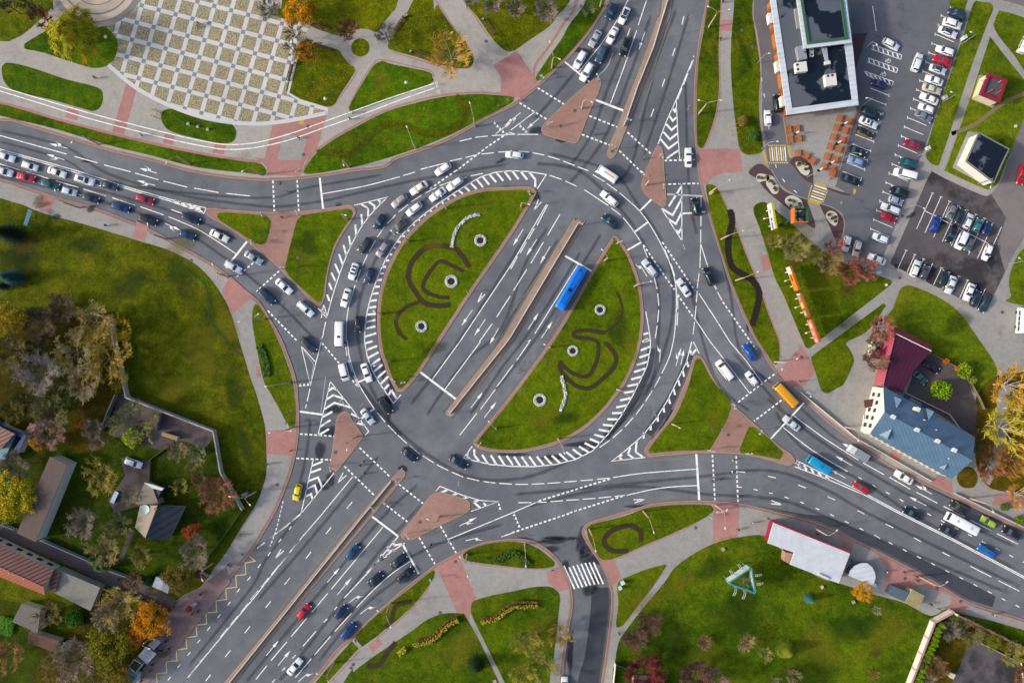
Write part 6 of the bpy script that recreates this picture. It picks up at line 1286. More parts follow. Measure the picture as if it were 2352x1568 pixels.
billboard('brown and yellow roadside billboard with framed pictures, middle of three in line', "300,1120", "382,1338", 2.2, 5.0, [(.3, '8c6a4c'), (.34, 'a08048'), (.36, '80603c')], 'billboards in a line on the verge', blobs=[(-.3, 3.6, 1.2, 1.2, 'c8a070'), (.0, 3.6, 1.6, 1.4, 'e0c060'), (.33, 3.6, 1.4, 1.2, 'd8b878'), (-.46, 3.9, .4, 2.2, 'f0f0ee')])
billboard('salmon pink roadside billboard with pale shapes, lowest of three in line', "400,1362", "478,1572", 2.2, 5.0, [(1, 'f07a68')], 'billboards in a line on the verge', blobs=[(-.25, 3.6, 1.5, 1.0, 'fae0d8'), (.1, 3.5, 1.0, .8, 'f6c8c0'), (.4, 3.6, .8, .9, 'fae6e0')])
billboard('yellow-framed white billboard with blue pictures by the footpath', "36,290", "78,530", 2.0, 5.2, [(.5, 'e8e6e2'), (.5, 'd8d6e0')], None, flat('d8c23c', .5), blobs=[(-.2, 3.6, 1.2, .7, '3c6ea0'), (.1, 3.6, .8, .8, '202c50'), (.35, 3.6, 1.8, .9, '4664a0')])
ar = empty('pylon_sign', (0, 0, 0), 0, 'tall dark green pylon with a square green and orange box sign on top', 'sign')
base = W(*P("31: 100,505")[0][:2]); b = MB(); b.tube([(base.x, base.y, ZB), (base.x, base.y, 13.5)], [.45, .35], 8); b.build('mast', flat('1c4a34', .5), ar)
hd = Vector((base.x, base.y, 0))
for k, (dx, dy, rz, hx) in enumerate(((1.6, 0, 0, '2a5c44'), (-1.6, 0, 0, 'd8742c'), (0, 1.6, 90, '2a5c44'), (0, -1.6, 90, 'd8742c'))):
    b = MB(); b.box((hd.x+dx, hd.y+dy, 14.6), (.25, 3.4, 2.4) if k < 2 else (2.9, .25, 2.4), rz=0); b.build('sign_panel', flat(hx, .5), ar)
b = MB(); b.box((hd.x, hd.y, 13.45), (3.2, .3, .2)); b.box((hd.x, hd.y, 13.3), (.3, 3.2, .2)); b.build('crossbeam', flat('1c4a34', .5), ar)
# --- old houses and sheds of the garden quarter
M_brownroof = flat('6c5c56', .9, var=.25, scale=.8); M_slate = flat('9a8f80', .9, var=.2, scale=1.0); M_felt = ribbed('black_slates', '232c36', '333e4a', 1.6, R(60), .6); M_rust = ribbed('rusty_tin', '54261e', '94685c', .9, R(65), .7); M_rust2 = ribbed('orange_tin', '864430', 'a2583e', .7, R(65), .7)
M_greyplank = flat('8a8a80', .9, var=.3, scale=.8); M_garden = flat('c4beb0', .9)
r, wl = flatroof('long_house', 'long house with weathered brown roof and pale wall facing the garden', 'house', "02: 458,1052 618,1128 03: 328,272 152,190", 5.0, flat('e8e4d8', .9), M_brownroof, th=.22, over=.3)
facade(r, wl[2], wl[1], [(1.2, 2.6)], 5, M_win, margin=.05) if (wl[2]-wl[1]).cross(wl[0]-wl[1]).z > 0 else facade(r, wl[1], wl[2], [(1.2, 2.6)], 5, M_win, margin=.05)
p = W(*P("02: 560,1230")[0][:2], 5.6); b = MB(); b.tube([(p.x, p.y, 5), (p.x, p.y, 7.5)], .03, 4); b.tube([(p.x-.7, p.y, 7.3), (p.x+.7, p.y+.2, 7.3)], .02, 4); b.tube([(p.x-.5, p.y+.1, 6.9), (p.x+.5, p.y, 6.9)], .02, 4); b.build('aerial', M_rim, r)
hs, ww, cr = gable('cottage', 'cottage with pale slate slope towards the yard and black slate slope beyond', 'house', "F: 310,1211 334,1235 384,1241 420,1165 362,1160 322,1160", 3.4, 5.6, (M_slate, M_felt), flat('9a9a98', .9))
b = MB(); q = wpt("02: 1325,1297 1402,1345 1455,1490 1240,1490", 3.6); b.prism([(p.x, p.y) for p in q], ZB, 3.6); b.build('annex', M_slate, hs)
b = MB(); q = wpt("02: 1400,1335 1490,1350 1445,1440 1395,1440", 3.3); b.prism([(p.x, p.y) for p in q], ZB, 3.3); b.build('annex', M_felt, hs)
b = MB(); q = wpt("02: 1318,1292 1400,1310 1500,1345 1485,1365 1400,1345", 3.9); b.prism([(p.x, p.y) for p in q], 3.2, 3.9); b.build('parapet', M_whitewall, hs)
p = W(*P("02: 1435,1530")[0][:2], 5.8); b = MB(); b.box((p.x, p.y, 5.6), (.6, .6, 1.4), rz=R(-60)); b.build('chimney', flat('9a6a5c'), hs)
p = W(*P("02: 1325,1540")[0][:2], 5.0); b = MB()
for k in range(4):
    r0, r1 = .3*k, .3*(k+1)
    for j in range(14):
        a1_, a2_ = 2*math.pi*j/14, 2*math.pi*(j+1)/14; f = lambda rr_, a_: (p.x+rr_*math.cos(a_), p.y+rr_*math.sin(a_), 4.6+.18*rr_*rr_); b.quad([f(r0, a1_), f(r1, a1_), f(r1, a2_), f(r0, a2_)])
b.tube([(p.x, p.y, 4.6), (p.x, p.y, 3.6)], .06, 6); b.build('satellite_dish', flat('b8ccc8', .5), hs)
rh, ww, cr = gable('row_house', 'long house with streaky rusty upper slope and orange tin lower slope', 'house', "F: -60,1222 -60,1274 -60,1300 103,1366 101,1347 124,1310", 4.2, 5.8, (M_rust, M_rust2), flat('cdc4b4', .9))
facade(rh, ww[3], ww[0], [(1.2, 2.6)], 7, M_win, margin=.03) if (ww[3]-ww[0]).length > 2 else None
for s in ("03: 95,555", "03: 228,608"): p = W(*P(s)[0][:2], 5.2); b = MB(); b.tube([(p.x, p.y, 4.4), (p.x, p.y, 5.7)], .22, 8); b.build('chimney', M_rim, rh)
def shed(label, spec, z, roofm, wallm=M_garden, name='shed', over=.2, cat='shed'): return flatroof(name, label, cat, spec, z, wallm, roofm, th=.14, over=over)
shed('wide shed with mossy grey board roof joined to the rusty-roofed house', "03: 515,520 920,690 830,905 480,730", 3.2, M_greyplank, flat('9a9a94'))
shed('narrow rust-striped lean-to between the rusty house and the grey shed', "03: 490,540 550,565 505,730 460,715", 3.7, M_rust)
shed('small grey felt-roofed shed in the vegetable garden', "03: 200,835 372,890 345,1108 112,1003", 2.8, flat('75726c', .9, var=.2))
shed('broken brown-roofed shed with a pale patched end', "03: 262,1095 545,1180 515,1290 258,1195", 2.6, flat('6c4f42', .9, var=.5, scale=.9))
shed('tiny round-cornered grey hut next to the patched shed', "03: 580,1190 660,1200 650,1280 560,1275", 2.2, flat('5c5a54', .9, var=.4))
shed('white lattice-roofed carport at the lane behind the garden', "03: 1432,590 1560,635 1542,745 1395,680", 2.5, ribbed('white_grid', '8c98a4', 'dde4e8', .35, R(65), .5))
shed('maroon gate shelter at the corner of the green fence', "03: 1795,570 1850,560 1900,600 1790,610", 2.3, flat('6c1a3c'))
shed('beige bench-like store with board roof against the black yard', "02: 1490,828 1635,872 1622,908 1483,860", 1.8, flat('b49a6c', .9, var=.2))
shed('red-brown house roof corner with blue flashing at the frame edge', "02: -160,700 135,845 0,992 -160,920", 4.2, M_rust, flat('3c6a8a'), 'old_house', cat='house')
shed('teal lower roof beneath the red-brown roof at the frame edge', "02: 140,850 30,1112 -60,1080 5,990", 3.2, ribbed('teal_tin', '4a7c8c', '6c98a4', .6, R(50), .6), flat('3c6a8a'))
shed('bright blue canopy stretched beside the red-brown roof', "02: 0,758 240,860 165,1030 110,1010 200,880 0,790", 3.0, flat('163c78', .5))
shed('small rust-red tin hut between leafless trees', "02: 275,745 340,760 290,845 230,820", 2.4, M_rust)
bt = shed('long blue and white boat-shaped trailer cover lying in the yard', "02: 1055,1368 1090,1385 1042,1487 1008,1470", 1.2, flat('c4d4ec', .4), flat('2c5cb0'), 'covered_trailer', cat='trailer')
# kiosks at the bus stop
K_ = [('market kiosk with grey roof, first from the golden tree', "03: 1355,1215 1428,1155 1478,1190 1410,1265", flat('8c9298', .6), flat('a4a8ac')),
 ('market kiosk with pale blue-grey roof, largest of the four', "03: 1342,1230 1435,1298 1350,1395 1265,1318", flat('9aa8b6', .5), flat('5c6c78')),
 ('market kiosk with white-rimmed dark roof', "03: 1232,1345 1308,1395 1245,1475 1182,1415", flat('35302c', .6), flat('c0c8cc')),
 ('market kiosk with turquoise glazed roof at the bottom edge', "03: 1175,1445 1262,1500 1240,1575 1150,1520", flat('3c98b4', .3), flat('c8d8dc'))]
for lb, sp, rm, wm in K_:
    r, wl = flatroof('kiosk', lb, 'kiosk', sp, 2.7, wm, rm, M_whitewall if 'white-rimmed' in lb else None, rimw=.18, rimh=.08, th=.18, over=.12); r['group'] = 'kiosks beside the bus stop'
# --- walls and fences
M_conc = flat('b8b2b0', .85, var=.12, scale=2); M_concd = flat('6a6c74', .85)
fence('garden_wall', 'pale concrete panel wall running down from the bare trees to the corner', "01: 880,1312 1052,1358 1075,1568 02: 1110,130 1192,500", 2.2, M_conc, 2.6, th=.16, cat='wall', cap=M_conc, postw=.22)
fence('garden_wall', 'long straight pale wall beside the black yard', "02: 1192,505 1985,812", 2.4, M_conc, 3.0, th=.2, cat='wall', cap=M_conc, postw=.26)
fence('garden_wall', 'grey plank fence going from the yard corner down to the lamp', "02: 1985,812 2050,1190 2245,1528", 2.2, M_conc, 2.6, th=.12, cat='wall', cap=M_conc, postw=.2)
fence('thin_fence', 'thin pale wire fence in the bushes left of the bare trees', "01: 245,1265 660,1345", 1.6, M_conc, 3.0, th=.05)
fence('yard_fence', 'dark grey fence on the side of the black yard', "02: 1090,480 1020,640 955,812", 2.0, M_concd, 2.4, th=.2)
fence('yard_fence', 'dark blue fence across the black yard', "02: 1500,650 1458,812", 1.8, M_concd, 2.0, th=.12)
fence('yard_fence', 'low plank fence winding round the lawn to the cottage', "02: 1535,970 1385,1080 1380,1290", .9, flat('8a7a64'), 2.4, th=.06)
fence('green_fence', 'long green mesh fence between the garden and the footpath', "02: 2245,1528 03: 2065,215 1785,585", 1.7, flat('1e6a44', .6), 2.5, th=.04)
fence('lane_fence', 'pale blue-grey board fence on the garden side of the service lane', "03: 0,85 160,150", 1.6, flat('8c9cac'), 2.4, th=.1)
fence('lane_fence', 'long pale blue-grey fence of the service lane below the brown-roofed house', "03: 400,245 830,432", 1.6, flat('9caabc'), 2.4, th=.1)
fence('lane_fence', 'pale fence of the service lane from the fir to the carport', "03: 1030,522 1210,590 1400,672", 1.6, flat('9caabc'), 2.4, th=.1)
fence('wire_fence', 'rusty wire fence along the lane below the golden trees', "03: 1080,690 1560,905", 1.3, flat('7a6240'), 2.4, th=.04)
fence('barrier_fence', 'white guard rail between the far lane and the pavement, upper stretch', "32: 290,460 800,880 1490,1275", .9, M_whitewall, 2.5, th=.06, solid=True, z=Z0+.02)
fence('barrier_fence', 'white guard rail along the kerb at the frame edge, lower stretch', "32: 1710,1388 2060,1560 33: 2330,130", .9, M_whitewall, 2.5, th=.06, z=Z0+.02)
fence('courtyard_wall', 'white courtyard wall with pink coping facing the meadow', "33: 1268,1568 1492,985 1662,893", 2.1, M_warmwhite, 3.6, th=.3, cat='wall', cap=flat('c89aa0'), postw=.5, postmat=flat('d8a8a8'))
fence('courtyard_wall', 'pink-coped courtyard wall with white knobs running along the footpath', "33: 1700,920 2350,1240 2700,1420", 2.1, flat('b88088'), 2.9, th=.25, cat='wall', cap=flat('a05c6c'), postw=.5, postmat=M_warmwhite)
fence('kerb_fence', 'low white edging fence of the asphalt court', "33: 1910,1180 2320,1380 2340,1568", .5, M_warmwhite, 3, th=.1)
fence('garden_gate', 'white gate and dark green fence at the small street', "23: 945,1375 925,1568", 1.6, M_whitewall, 2, th=.12)
fence('garden_gate', 'short dark green gate beside the dark red trees', "23: 950,1378 1050,1412", 1.7, flat('1e5a3c'), 2, th=.12)
for nm, sp, zz in (('long_median', "F: 1326,516 1170,778 1034,948", 0), ('north', "F: 1535,-5 1500,110 1462,205 1440,270 1432,290", 0), ('south', "F: 898,1105 835,1182 560,1525 520,1575", 0)):
    lb = {'long_median': 'thin white rail on the long central median between the two ovals', 'north': 'thin white rail on the median of the north road', 'south': 'thin pale rail on the median of the southwest road'}[nm]
    fence('guard_rail', lb, sp, .8, flat('e4e0d8', .6), 3.0, th=.2, cat='guard rail', z=Z0, solid=True, group='rails on the medians')
fence('yard_rail', 'thin curved fence round the yard of the wine-red hall', "32: 1490,110 1700,220 1850,380 1925,510 1972,615", 1.2, flat('8c8070'), 2.2, th=.05)
fence('yard_rail', 'white garden edging between the blue-roofed house and its yard', "32: 1250,465 1660,665 1750,790", .6, M_whitewall, 2.2, th=.15)
# house behind the dark red trees at the bottom edge
shed('dark red roof corner with white edge behind the dark red trees', "23: 1120,1535 1400,1548 1400,1700 1100,1700", 3.5, flat('5c1c26'), M_garden, 'old_house', cat='house')
shed('pale square garden hut beside the asphalt court', "33: 1680,1470 1725,1490 1702,1532 1660,1512", 2.0, flat('e4dcc0'), M_garden)
# ------------------------------------------------------------------ street lamps
M_conpole = flat('c8a898', .8, var=.1); M_arm = flat('c8b090', .5); M_lampw = flat('e8e8e4', .3); M_steel = flat('a8b4b8', .4, .3); M_dark = flat('2a2d30', .6)
def to_local(p, base): return p-base
def lamp(base_s, ends, label, hgt=9.2, steel=False, z0=None, group='street lamps along the roads'):
    b0 = P(base_s)[0]; z = Z0 if z0 is None else z0; B = W(b0[0], b0[1], z); r = empty('street_lamp', tuple(B), 0, label, 'street lamp', group)
    b = MB()
    if steel: b.tube([(0, 0, 0), (0, 0, hgt)], [.11, .06], 8); b.build('pole', M_steel, r)
    else: b.tube([(0, 0, 0), (0, 0, hgt*.82)], [.24, .15], 10); b.build('pole', M_conpole, r)
    topz = hgt if steel else hgt*.82
    for e in ends:
        ep = P(e)[0]; E = W(ep[0], ep[1], z+hgt+.5)-B; d = Vector((E.x, E.y, 0)); L = d.length
        if L > 4.5: d = d*(4.5/L); L = 4.5
        if L < .3: continue
        u = d/L; am = MB(); am.tube([(0, 0, topz-.6), (u.x*.25, u.y*.25, hgt-.2), (u.x*L*.5, u.y*L*.5, hgt+.35), (u.x*(L-.35), u.y*(L-.35), hgt+.5)], [.07, .06, .05, .045], 6); am.build('arm', M_steel if steel else M_arm, r)
        h = MB(); M = Matrix.Rotation(math.atan2(u.y, u.x), 4, 'Z'); h.ball((0, 0, 0), .19, 8, 5, sq=(2.1, 1, .55)); h.v = [tuple(M @ Vector(v2)+Vector((u.x*L, u.y*L, hgt+.48))) for v2 in h.v]; h.build('lamp_head', M_lampw, r, sm=True)
    return r
LAMPS = [("00: 905,1325", ["00: 660,1305"], "on the long west verge, furthest towards the west frame edge", 9), ("00: 1740,1505", ["00: 1530,1490"], "on the long west verge, middle one", 9), ("F: 600,402", ["F: 557,393"], "at the rounded east end of the long west verge", 9),
 ("10: 2010,1160", ["10: 1963,945"], "where the big north-west verge narrows to the east", 9), ("10: 1465,1360", ["10: 1385,1165"], "in the middle of the big north-west verge", 9), ("10: 855,1535", ["10: 805,1515"], "at the west end of the big north-west verge", 8.5),
 ("20: 365,625", ["20: 345,382", "20: 438,543"], "two-armed, on the verge strip beside the north stop line", 8), ("20: 1805,250", ["20: 1803,62", "20: 1998,88"], "two-armed with a blue sign, upper one on the narrow north-east verge", 9.2), ("20: 1715,1045", ["20: 1718,920", "20: 1918,920"], "two-armed, lower one on the narrow north-east verge", 9.2),
 ("20: 640,995", ["20: 735,938"], "on the pink triangle island of the north road", 7.5), ("20: 810,60", ["20: 850,-60"], "at the top frame edge on the verge strip", 9), ("21: 85,330", ["21: 158,308"], "at the north-east corner of the west oval", 6), ("21: 1230,130", ["21: 1200,12"], "on the small pink island north-east of the ring", 6.5),
 ("21: 1815,205", ["21: 2000,85"], "at the pointed top of the long east verge", 8), ("21: 1920,630", ["21: 2125,550"], "beside the black soil bed, upper one on the long east verge", 8.5), ("21: 2055,1005", ["21: 2260,925"], "beside the black soil bed, lower one on the long east verge", 8.5), ("21: 1125,1060", ["21: 1278,1015"], "on the east kerb of the east oval", 8), ("21: 850,825", ["21: 828,725"], "near the top tip of the east oval beside the bus", 7.5),
 ("11: 840,445", ["11: 825,408"], "at the top corner of the west triangle lawn", 8.5), ("11: 1748,345", ["11: 1700,230"], "on the north-west kerb of the west oval, upper one", 8.5), ("11: 1400,650", ["11: 1300,570"], "on the north-west kerb of the west oval, lower one", 7.5), ("11: 1150,1312", ["11: 1085,1290"], "on the west kerb of the west oval opposite the white minibus", 5.5), ("11: 80,1360", ["01: 2195,1385", "11: 20,1315"], "two-armed, at the top of the slim west verge", 9),
 ("01: 730,340", ["01: 505,180"], "on the west footpath beside the dark blue-grey hatchback", 9.2), ("01: 1525,625", ["01: 1355,487"], "on the west footpath at the second pink band", 9), ("01: 2095,970", ["01: 1950,857"], "on the west footpath near the stop line, carrying a box", 8.5),
 ("12: 315,375", ["12: 92,410"], "on the slim west verge with its arm over the footpath", 9), ("12: 1235,180", ["12: 1088,222"], "near the bottom tip of the west oval", 7.5), ("12: 345,785", ["12: 125,835", "12: 322,818"], "two-armed, at the bottom end of the slim west verge", 9), ("12: 925,870", ["12: 835,990"], "on the pink island between the west slip roads", 8), ("12: 2205,790", ["12: 2140,735"], "on the west kerb of the east oval, lower one", 5),
 ("22: 965,437", ["22: 1085,515"], "on the south-east kerb of the east oval", 8.5), ("22: 425,890", ["22: 482,1022"], "on the south kerb of the east oval", 8.5), ("22: 1470,755", ["22: 1540,790"], "on the west kerb of the right triangle lawn", 6.5), ("22: 345,50", ["22: 300,25"], "on the west kerb of the east oval, upper one", 4.5),
 ("22: 1205,1555", ["23: 1303,185"], "in the middle of the south verge with the C-shaped bed", 9), ("23: 710,155", ["23: 770,355"], "at the west end of the south verge beside the C-shaped bed", 9), ("23: 118,290", ["23: 128,495"], "on the small lens-shaped lawn at the south", 8.5), ("22: 1870,1500", ["23: 1958,145", "23: 1975,-20"], "two-armed, on the pink paving at the south-east crossing", 8.5),
 ("32: 60,185", ["32: 270,155", "32: 130,255"], "two-armed, on the pink plaza north of the orange minibus", 9), ("32: 700,780", ["32: 830,905"], "at the guard rail in front of the blue-roofed house", 8.5), ("32: 1850,1435", ["32: 2070,1560"], "at the guard rail near the lower right frame edge", 8.5),
 ("33: 430,145", ["33: 635,165"], "beside the long pavilion at the bus lay-by", 9), ("33: 1390,590", ["33: 1645,640"], "between the two kiosks and the bus lay-by", 9.2), ("13: 1240,830", ["13: 1120,905", "13: 1240,1055"], "two-armed, on the narrow south verge with the soil bed", 9), ("13: 720,1375", ["13: 562,1480", "13: 670,1568"], "two-armed, on the narrow south verge at the bottom edge", 9),
 ("13: 1940,385", ["13: 1875,412", "13: 1945,590"], "two-armed, at the west tip of the small lens-shaped lawn", 8.5), ("13: 1680,40", ["13: 1580,65"], "on the large pink island at the bottom of the ring", 8), ("03: 1955,465", ["03: 1860,625"], "beside the green fence and the maroon shelter", 8.5), ("03: 1430,1115", ["03: 1370,1250"], "behind the market kiosks at the bus stop", 8), ("12: 0,1375", ["02: 2110,1420", "02: 2295,1495"], "two-armed, at the end of the grey garden fence", 9)]
for bs, es, tx, h in LAMPS: lamp(bs, es, ('tall concrete street lamp '+tx), h)
for bs, es, tx in [("30: 1775,408", ["30: 1865,295"], "on the grass strip of the car park, upper one of three"), ("30: 1600,940", ["30: 1685,845"], "on the grass strip of the car park, middle one of three"), ("30: 1375,1435", ["30: 1460,1365"], "on the grass strip of the car park, lower one of three"), ("30: 865,968", ["30: 910,900"], "between the terrace corner and the short car row"), ("30: 695,1455", ["30: 850,1415"], "beside the light blue hatchback of the short row"),
 ("30: 862,468", ["30: 1000,412"], "above the wheelchair bays"), ("31: 1242,352", ["31: 1435,345"], "between the two car parks"), ("31: 1565,1085", ["31: 1640,1060"], "on the path beside the silver sedan of the bottom row"), ("31: 1930,118", ["31: 2045,150"], "at the corner lawn of the transformer house"), ("31: 2205,855", ["31: 2310,800"], "at the frame edge by the side road"),
 ("20: 2255,580", ["20: 2365,490"], "on the north-east verge beside the drive lane, upper one"), ("20: 2290,1365", ["30: 90,1298"], "by the yellow zebra of the drive lane"), ("31: 360,60", ["31: 455,0"], "beside the gravel bed next to the terrace")]:
    lamp(bs, es, 'slim grey steel lamp '+tx, 6.2, True, ZP, 'steel lamps of the car parks')
# park lamps: thin post, white globe
def globe(s, label, hgt=4.3):
    a = P(s)[0]; B = W(a[0], a[1], ZG); r = empty('park_lamp', tuple(B), 0, label, 'park lamp', 'white globe lamps in the park')
    b = MB(); b.tube([(0, 0, 0), (0, 0, hgt)], [.07, .045], 8); b.build('post', M_dark, r)
    b = MB(); b.ball((0, 0, hgt+.3), .42, 12, 8, sq=(1, 1, .8)); b.build('globe', M_lampw, r, sm=True)
globe("10: 675,960", 'white globe park lamp in the lawn beside the plaza tip'); globe("10: 1400,815", 'white globe park lamp in the triangular park lawn'); globe("00: 1060,410", 'white globe park lamp beside the willow', 4.6); globe("10: 490,70", 'white globe park lamp by the golden tree at the top'); globe("10: 375,450", 'white globe park lamp between two leafless trees at the plaza edge')
for s, tx in [("31: 1085,1047", 'at the tip of the billboard lawn'), ("30: 2272,1160", 'orange-armed beside the transformer house')]:
    a = P(s)[0]; B = W(a[0], a[1], ZG); r = empty('low_marker', tuple(B), 0, 'low white round marker '+tx, 'marker'); b = MB(); b.tube([(0, 0, 0), (0, 0, .25)], .35, 12); b.build('ring', M_lampw, r)
# flag masts
fm = None
for k, s in enumerate(("00: 1730,1140", "00: 1818,1165", "00: 1908,1190")):
    a = P(s)[0]; B = W(a[0], a[1], ZG); r = empty('flag_mast', tuple(B), 0, 'dark mast with white foot in the oval lawn, %s of three' % ('nearest the bike stands', 'middle', 'furthest from the bike stands')[k], 'mast', 'dark masts on the oval lawn')
    b = MB(); b.box((0, 0, .3), (.6, .6, .6), taper=.8); b.build('foot', M_whitewall, r); b = MB(); b.tube([(0, 0, .5), (0, 0, 9.6)], [.09, .045], 6); b.build('mast', M_dark, r)
# ------------------------------------------------------------------ traffic lights and signs
tl0 = None
def signal(s, tx, ang=0, z=Z0):
    global tl0
    a = P(s)[0]; B = W(a[0], a[1], z); lb = 'grey traffic light post '+tx
    if tl0 is None:
        r = empty('traffic_light', (0, 0, 0), 0, lb, 'traffic light', 'traffic lights round the junction'); b = MB(); b.tube([(0, 0, 0), (0, 0, 3.3)], [.09, .07], 8); b.build('post', M_steel, r)
        b = MB(); b.box((.18, 0, 2.8), (.28, .32, .95), taper=.96); hs_ = b.build('housing', flat('b8c4c8', .5), r)
        for k, hx in enumerate(('a01818', 'b88a18', '18884c')): b = MB(); b.tube([(.32, 0, 3.1-.3*k), (.345, 0, 3.1-.3*k)], .1, 10); b.build('lens', flat(hx, .3), hs_)
        b = MB(); b.box((-.05, .28, 2.4), (.3, .25, .55)); b.build('pedestrian_signal', flat('b8c4c8', .5), r)
        b = MB(); b.tube([(0, 0, 3.2), (.2, -.7, 3.35)], .04, 5); b.box((.22, -.8, 3.3), (.3, .3, .7)); b.build('side_signal', flat('c8d0d4', .5), r)
        tl0 = r; r.location = tuple(B); r.rotation_euler = (0, 0, R(ang))
    else: dup(tl0, tuple(B), R(ang), lb)
for s, tx, an in [("20: 265,735", "at the pointed end of the verge by the north stop line", 30), ("20: 785,750", "at the top tip of the pink north island", 200), ("20: 335,1170", "in the lower corner of the pink north island", 100), ("20: 1045,1130", "on the north median above the crossing", 60), ("20: 935,1370", "on the rounded end of the north median", 240), ("20: 1350,1450", "at the top of the small pink island", 10),
 ("21: 605,500", "on the rounded top of the long median", 60), ("21: 965,675", "at the top tip of the east oval", 100), ("21: 150,215", "in the north-east corner of the west oval", 10), ("21: 1370,150", "in the middle of the small pink island", 340), ("21: 1815,215", "at the pointed top of the long east verge", 300), ("11: 75,410", "at the corner of the little west lawn", 20), ("11: 415,415", "at the corner of the big west triangle lawn", 200), ("11: 260,900", "at the west corner of the big triangle lawn", 80), ("11: 420,15", "on the pink paving by the north-west crossing", 300),
 ("12: 1265,345", "in the bottom tip of the west oval, left one", 40), ("12: 1352,375", "in the bottom tip of the west oval, right one", 90), ("12: 1790,655", "on the rounded lower end of the long median", 180), ("12: 2050,940", "in the bottom-left corner of the east oval", 130), ("12: 1295,1262", "on the rounded upper end of the southwest median", 10), ("12: 1075,1505", "on the southwest median below the crossing", 40), ("12: 700,1140", "in the bottom corner of the left pink island", 10), ("12: 315,750", "at the bottom of the slim west verge", 20),
 ("22: 2010,575", "at the east corner of the right triangle lawn", 0), ("22: 1795,990", "at the bottom corner of the right triangle lawn", 70), ("22: 2258,810", "at the top of the little south-east lawn", 300), ("22: 2138,1018", "at the bottom of the little south-east lawn", 90), ("22: 1868,1545", "at the pointed east end of the C-bed verge", 90), ("13: 1608,600", "at the top tip of the narrow south verge", 20), ("13: 1395,190", "in the left corner of the large pink island", 30), ("01: 2335,660", "on the kerb of the west triangle island by the stop line", 10), ("32: 335,468", "at the start of the guard rail on the east road", 10), ("32: 228,1105", "at the pointed end of the right triangle island", 10), ("01: 2025,950", "on the west footpath close to the lamp by the stop line", 10)]: signal(s, tx, an)
sg0 = {}
def sign(s, tx, hx='2c6cc0', shape='round', ang=0, z=Z0, h=2.6):
    a = P(s)[0]; B = W(a[0], a[1], z); cn = {'2c6cc0': 'blue', 'e8e8e8': 'white', '2c9c90': 'teal', 'c03030': 'red'}[hx]; lb = '%s road sign on a post %s' % (cn, tx)
    r = empty('road_sign', tuple(B), R(ang), lb, 'road sign', 'road signs round the junction'); b = MB(); b.tube([(0, 0, 0), (0, 0, h)], .04, 6); b.build('post', M_steel, r)
    b = MB()
    if shape == 'round': b.tube([(.05, 0, h-.2), (.09, 0, h-.2)], .38, 16)
    else: b.box((.07, 0, h-.2), (.05, .75, .75))
    b.build('plate', flat(hx, .4), r)
for s, tx, hx, sh, an in [("21: 1250,60", "at the west kerb of the small pink island", '2c6cc0', 'round', 60), ("21: 1385,300", "at the bottom tip of the small pink island", '2c6cc0', 'round', 60), ("12: 850,920", "on the left pink island beside its lamp", '2c6cc0', 'round', 70), ("12: 790,695", "at the top of the left pink island", '2c6cc0', 'round', 70), ("12: 692,1130", "in the bottom corner of the left pink island", '2c6cc0', 'round', 120),
 ("12: 1065,1490", "on the southwest median", '2c6cc0', 'round', 100), ("13: 1385,225", "at the lower edge of the large pink island", '2c6cc0', 'round', 60), ("22: 1278,1003", "in the south-west corner of the right triangle lawn", '2c6cc0', 'round', 30), ("22: 1918,795", "in the big right triangle lawn beside the pink path", '2c6cc0', 'square', 30), ("23: 1885,-40", "at the south-east crossing", '2c6cc0', 'square', 30), ("23: 370,510", "beside the zebra on its west side", '2c6cc0', 'square', 80), ("23: 1805,38", "at the east end of the C-bed verge", 'e8e8e8', 'square', 40),
 ("11: 95,575", "inside the little west lawn", '2c6cc0', 'square', 10), ("11: 850,365", "in the top corner of the west triangle lawn", '2c6cc0', 'round', 60), ("12: 298,740", "at the bottom of the slim west verge", '2c6cc0', 'square', 10), ("11: 15,670", "by the pink paving between the two west lawns", '2c9c90', 'square', 10), ("32: 88,140", "at the lower end of the long east verge", '2c6cc0', 'round', 20), ("13: 1975,435", "in the lens-shaped south lawn", '2c9c90', 'square', 30), ("13: 930,1150", "on the narrow south verge with the paved gap", '2c6cc0', 'square', 30),
 ("03: 2255,365", "on the footpath by the yellow zigzag", '2c6cc0', 'square', 50), ("10: 2305,945", "at the east end of the big north-west verge", '2c9c90', 'square', 40), ("20: 230,700", "at the pointed verge end by the north stop line", '2c6cc0', 'round', 40), ("01: 1885,370", "at the nose of the west triangle island", '2c6cc0', 'round', 200), ("11: 1940,1118", "on the diagonal kerb of the west oval", 'e8e8e8', 'square', 30)]: sign(s, tx, hx, sh, an)
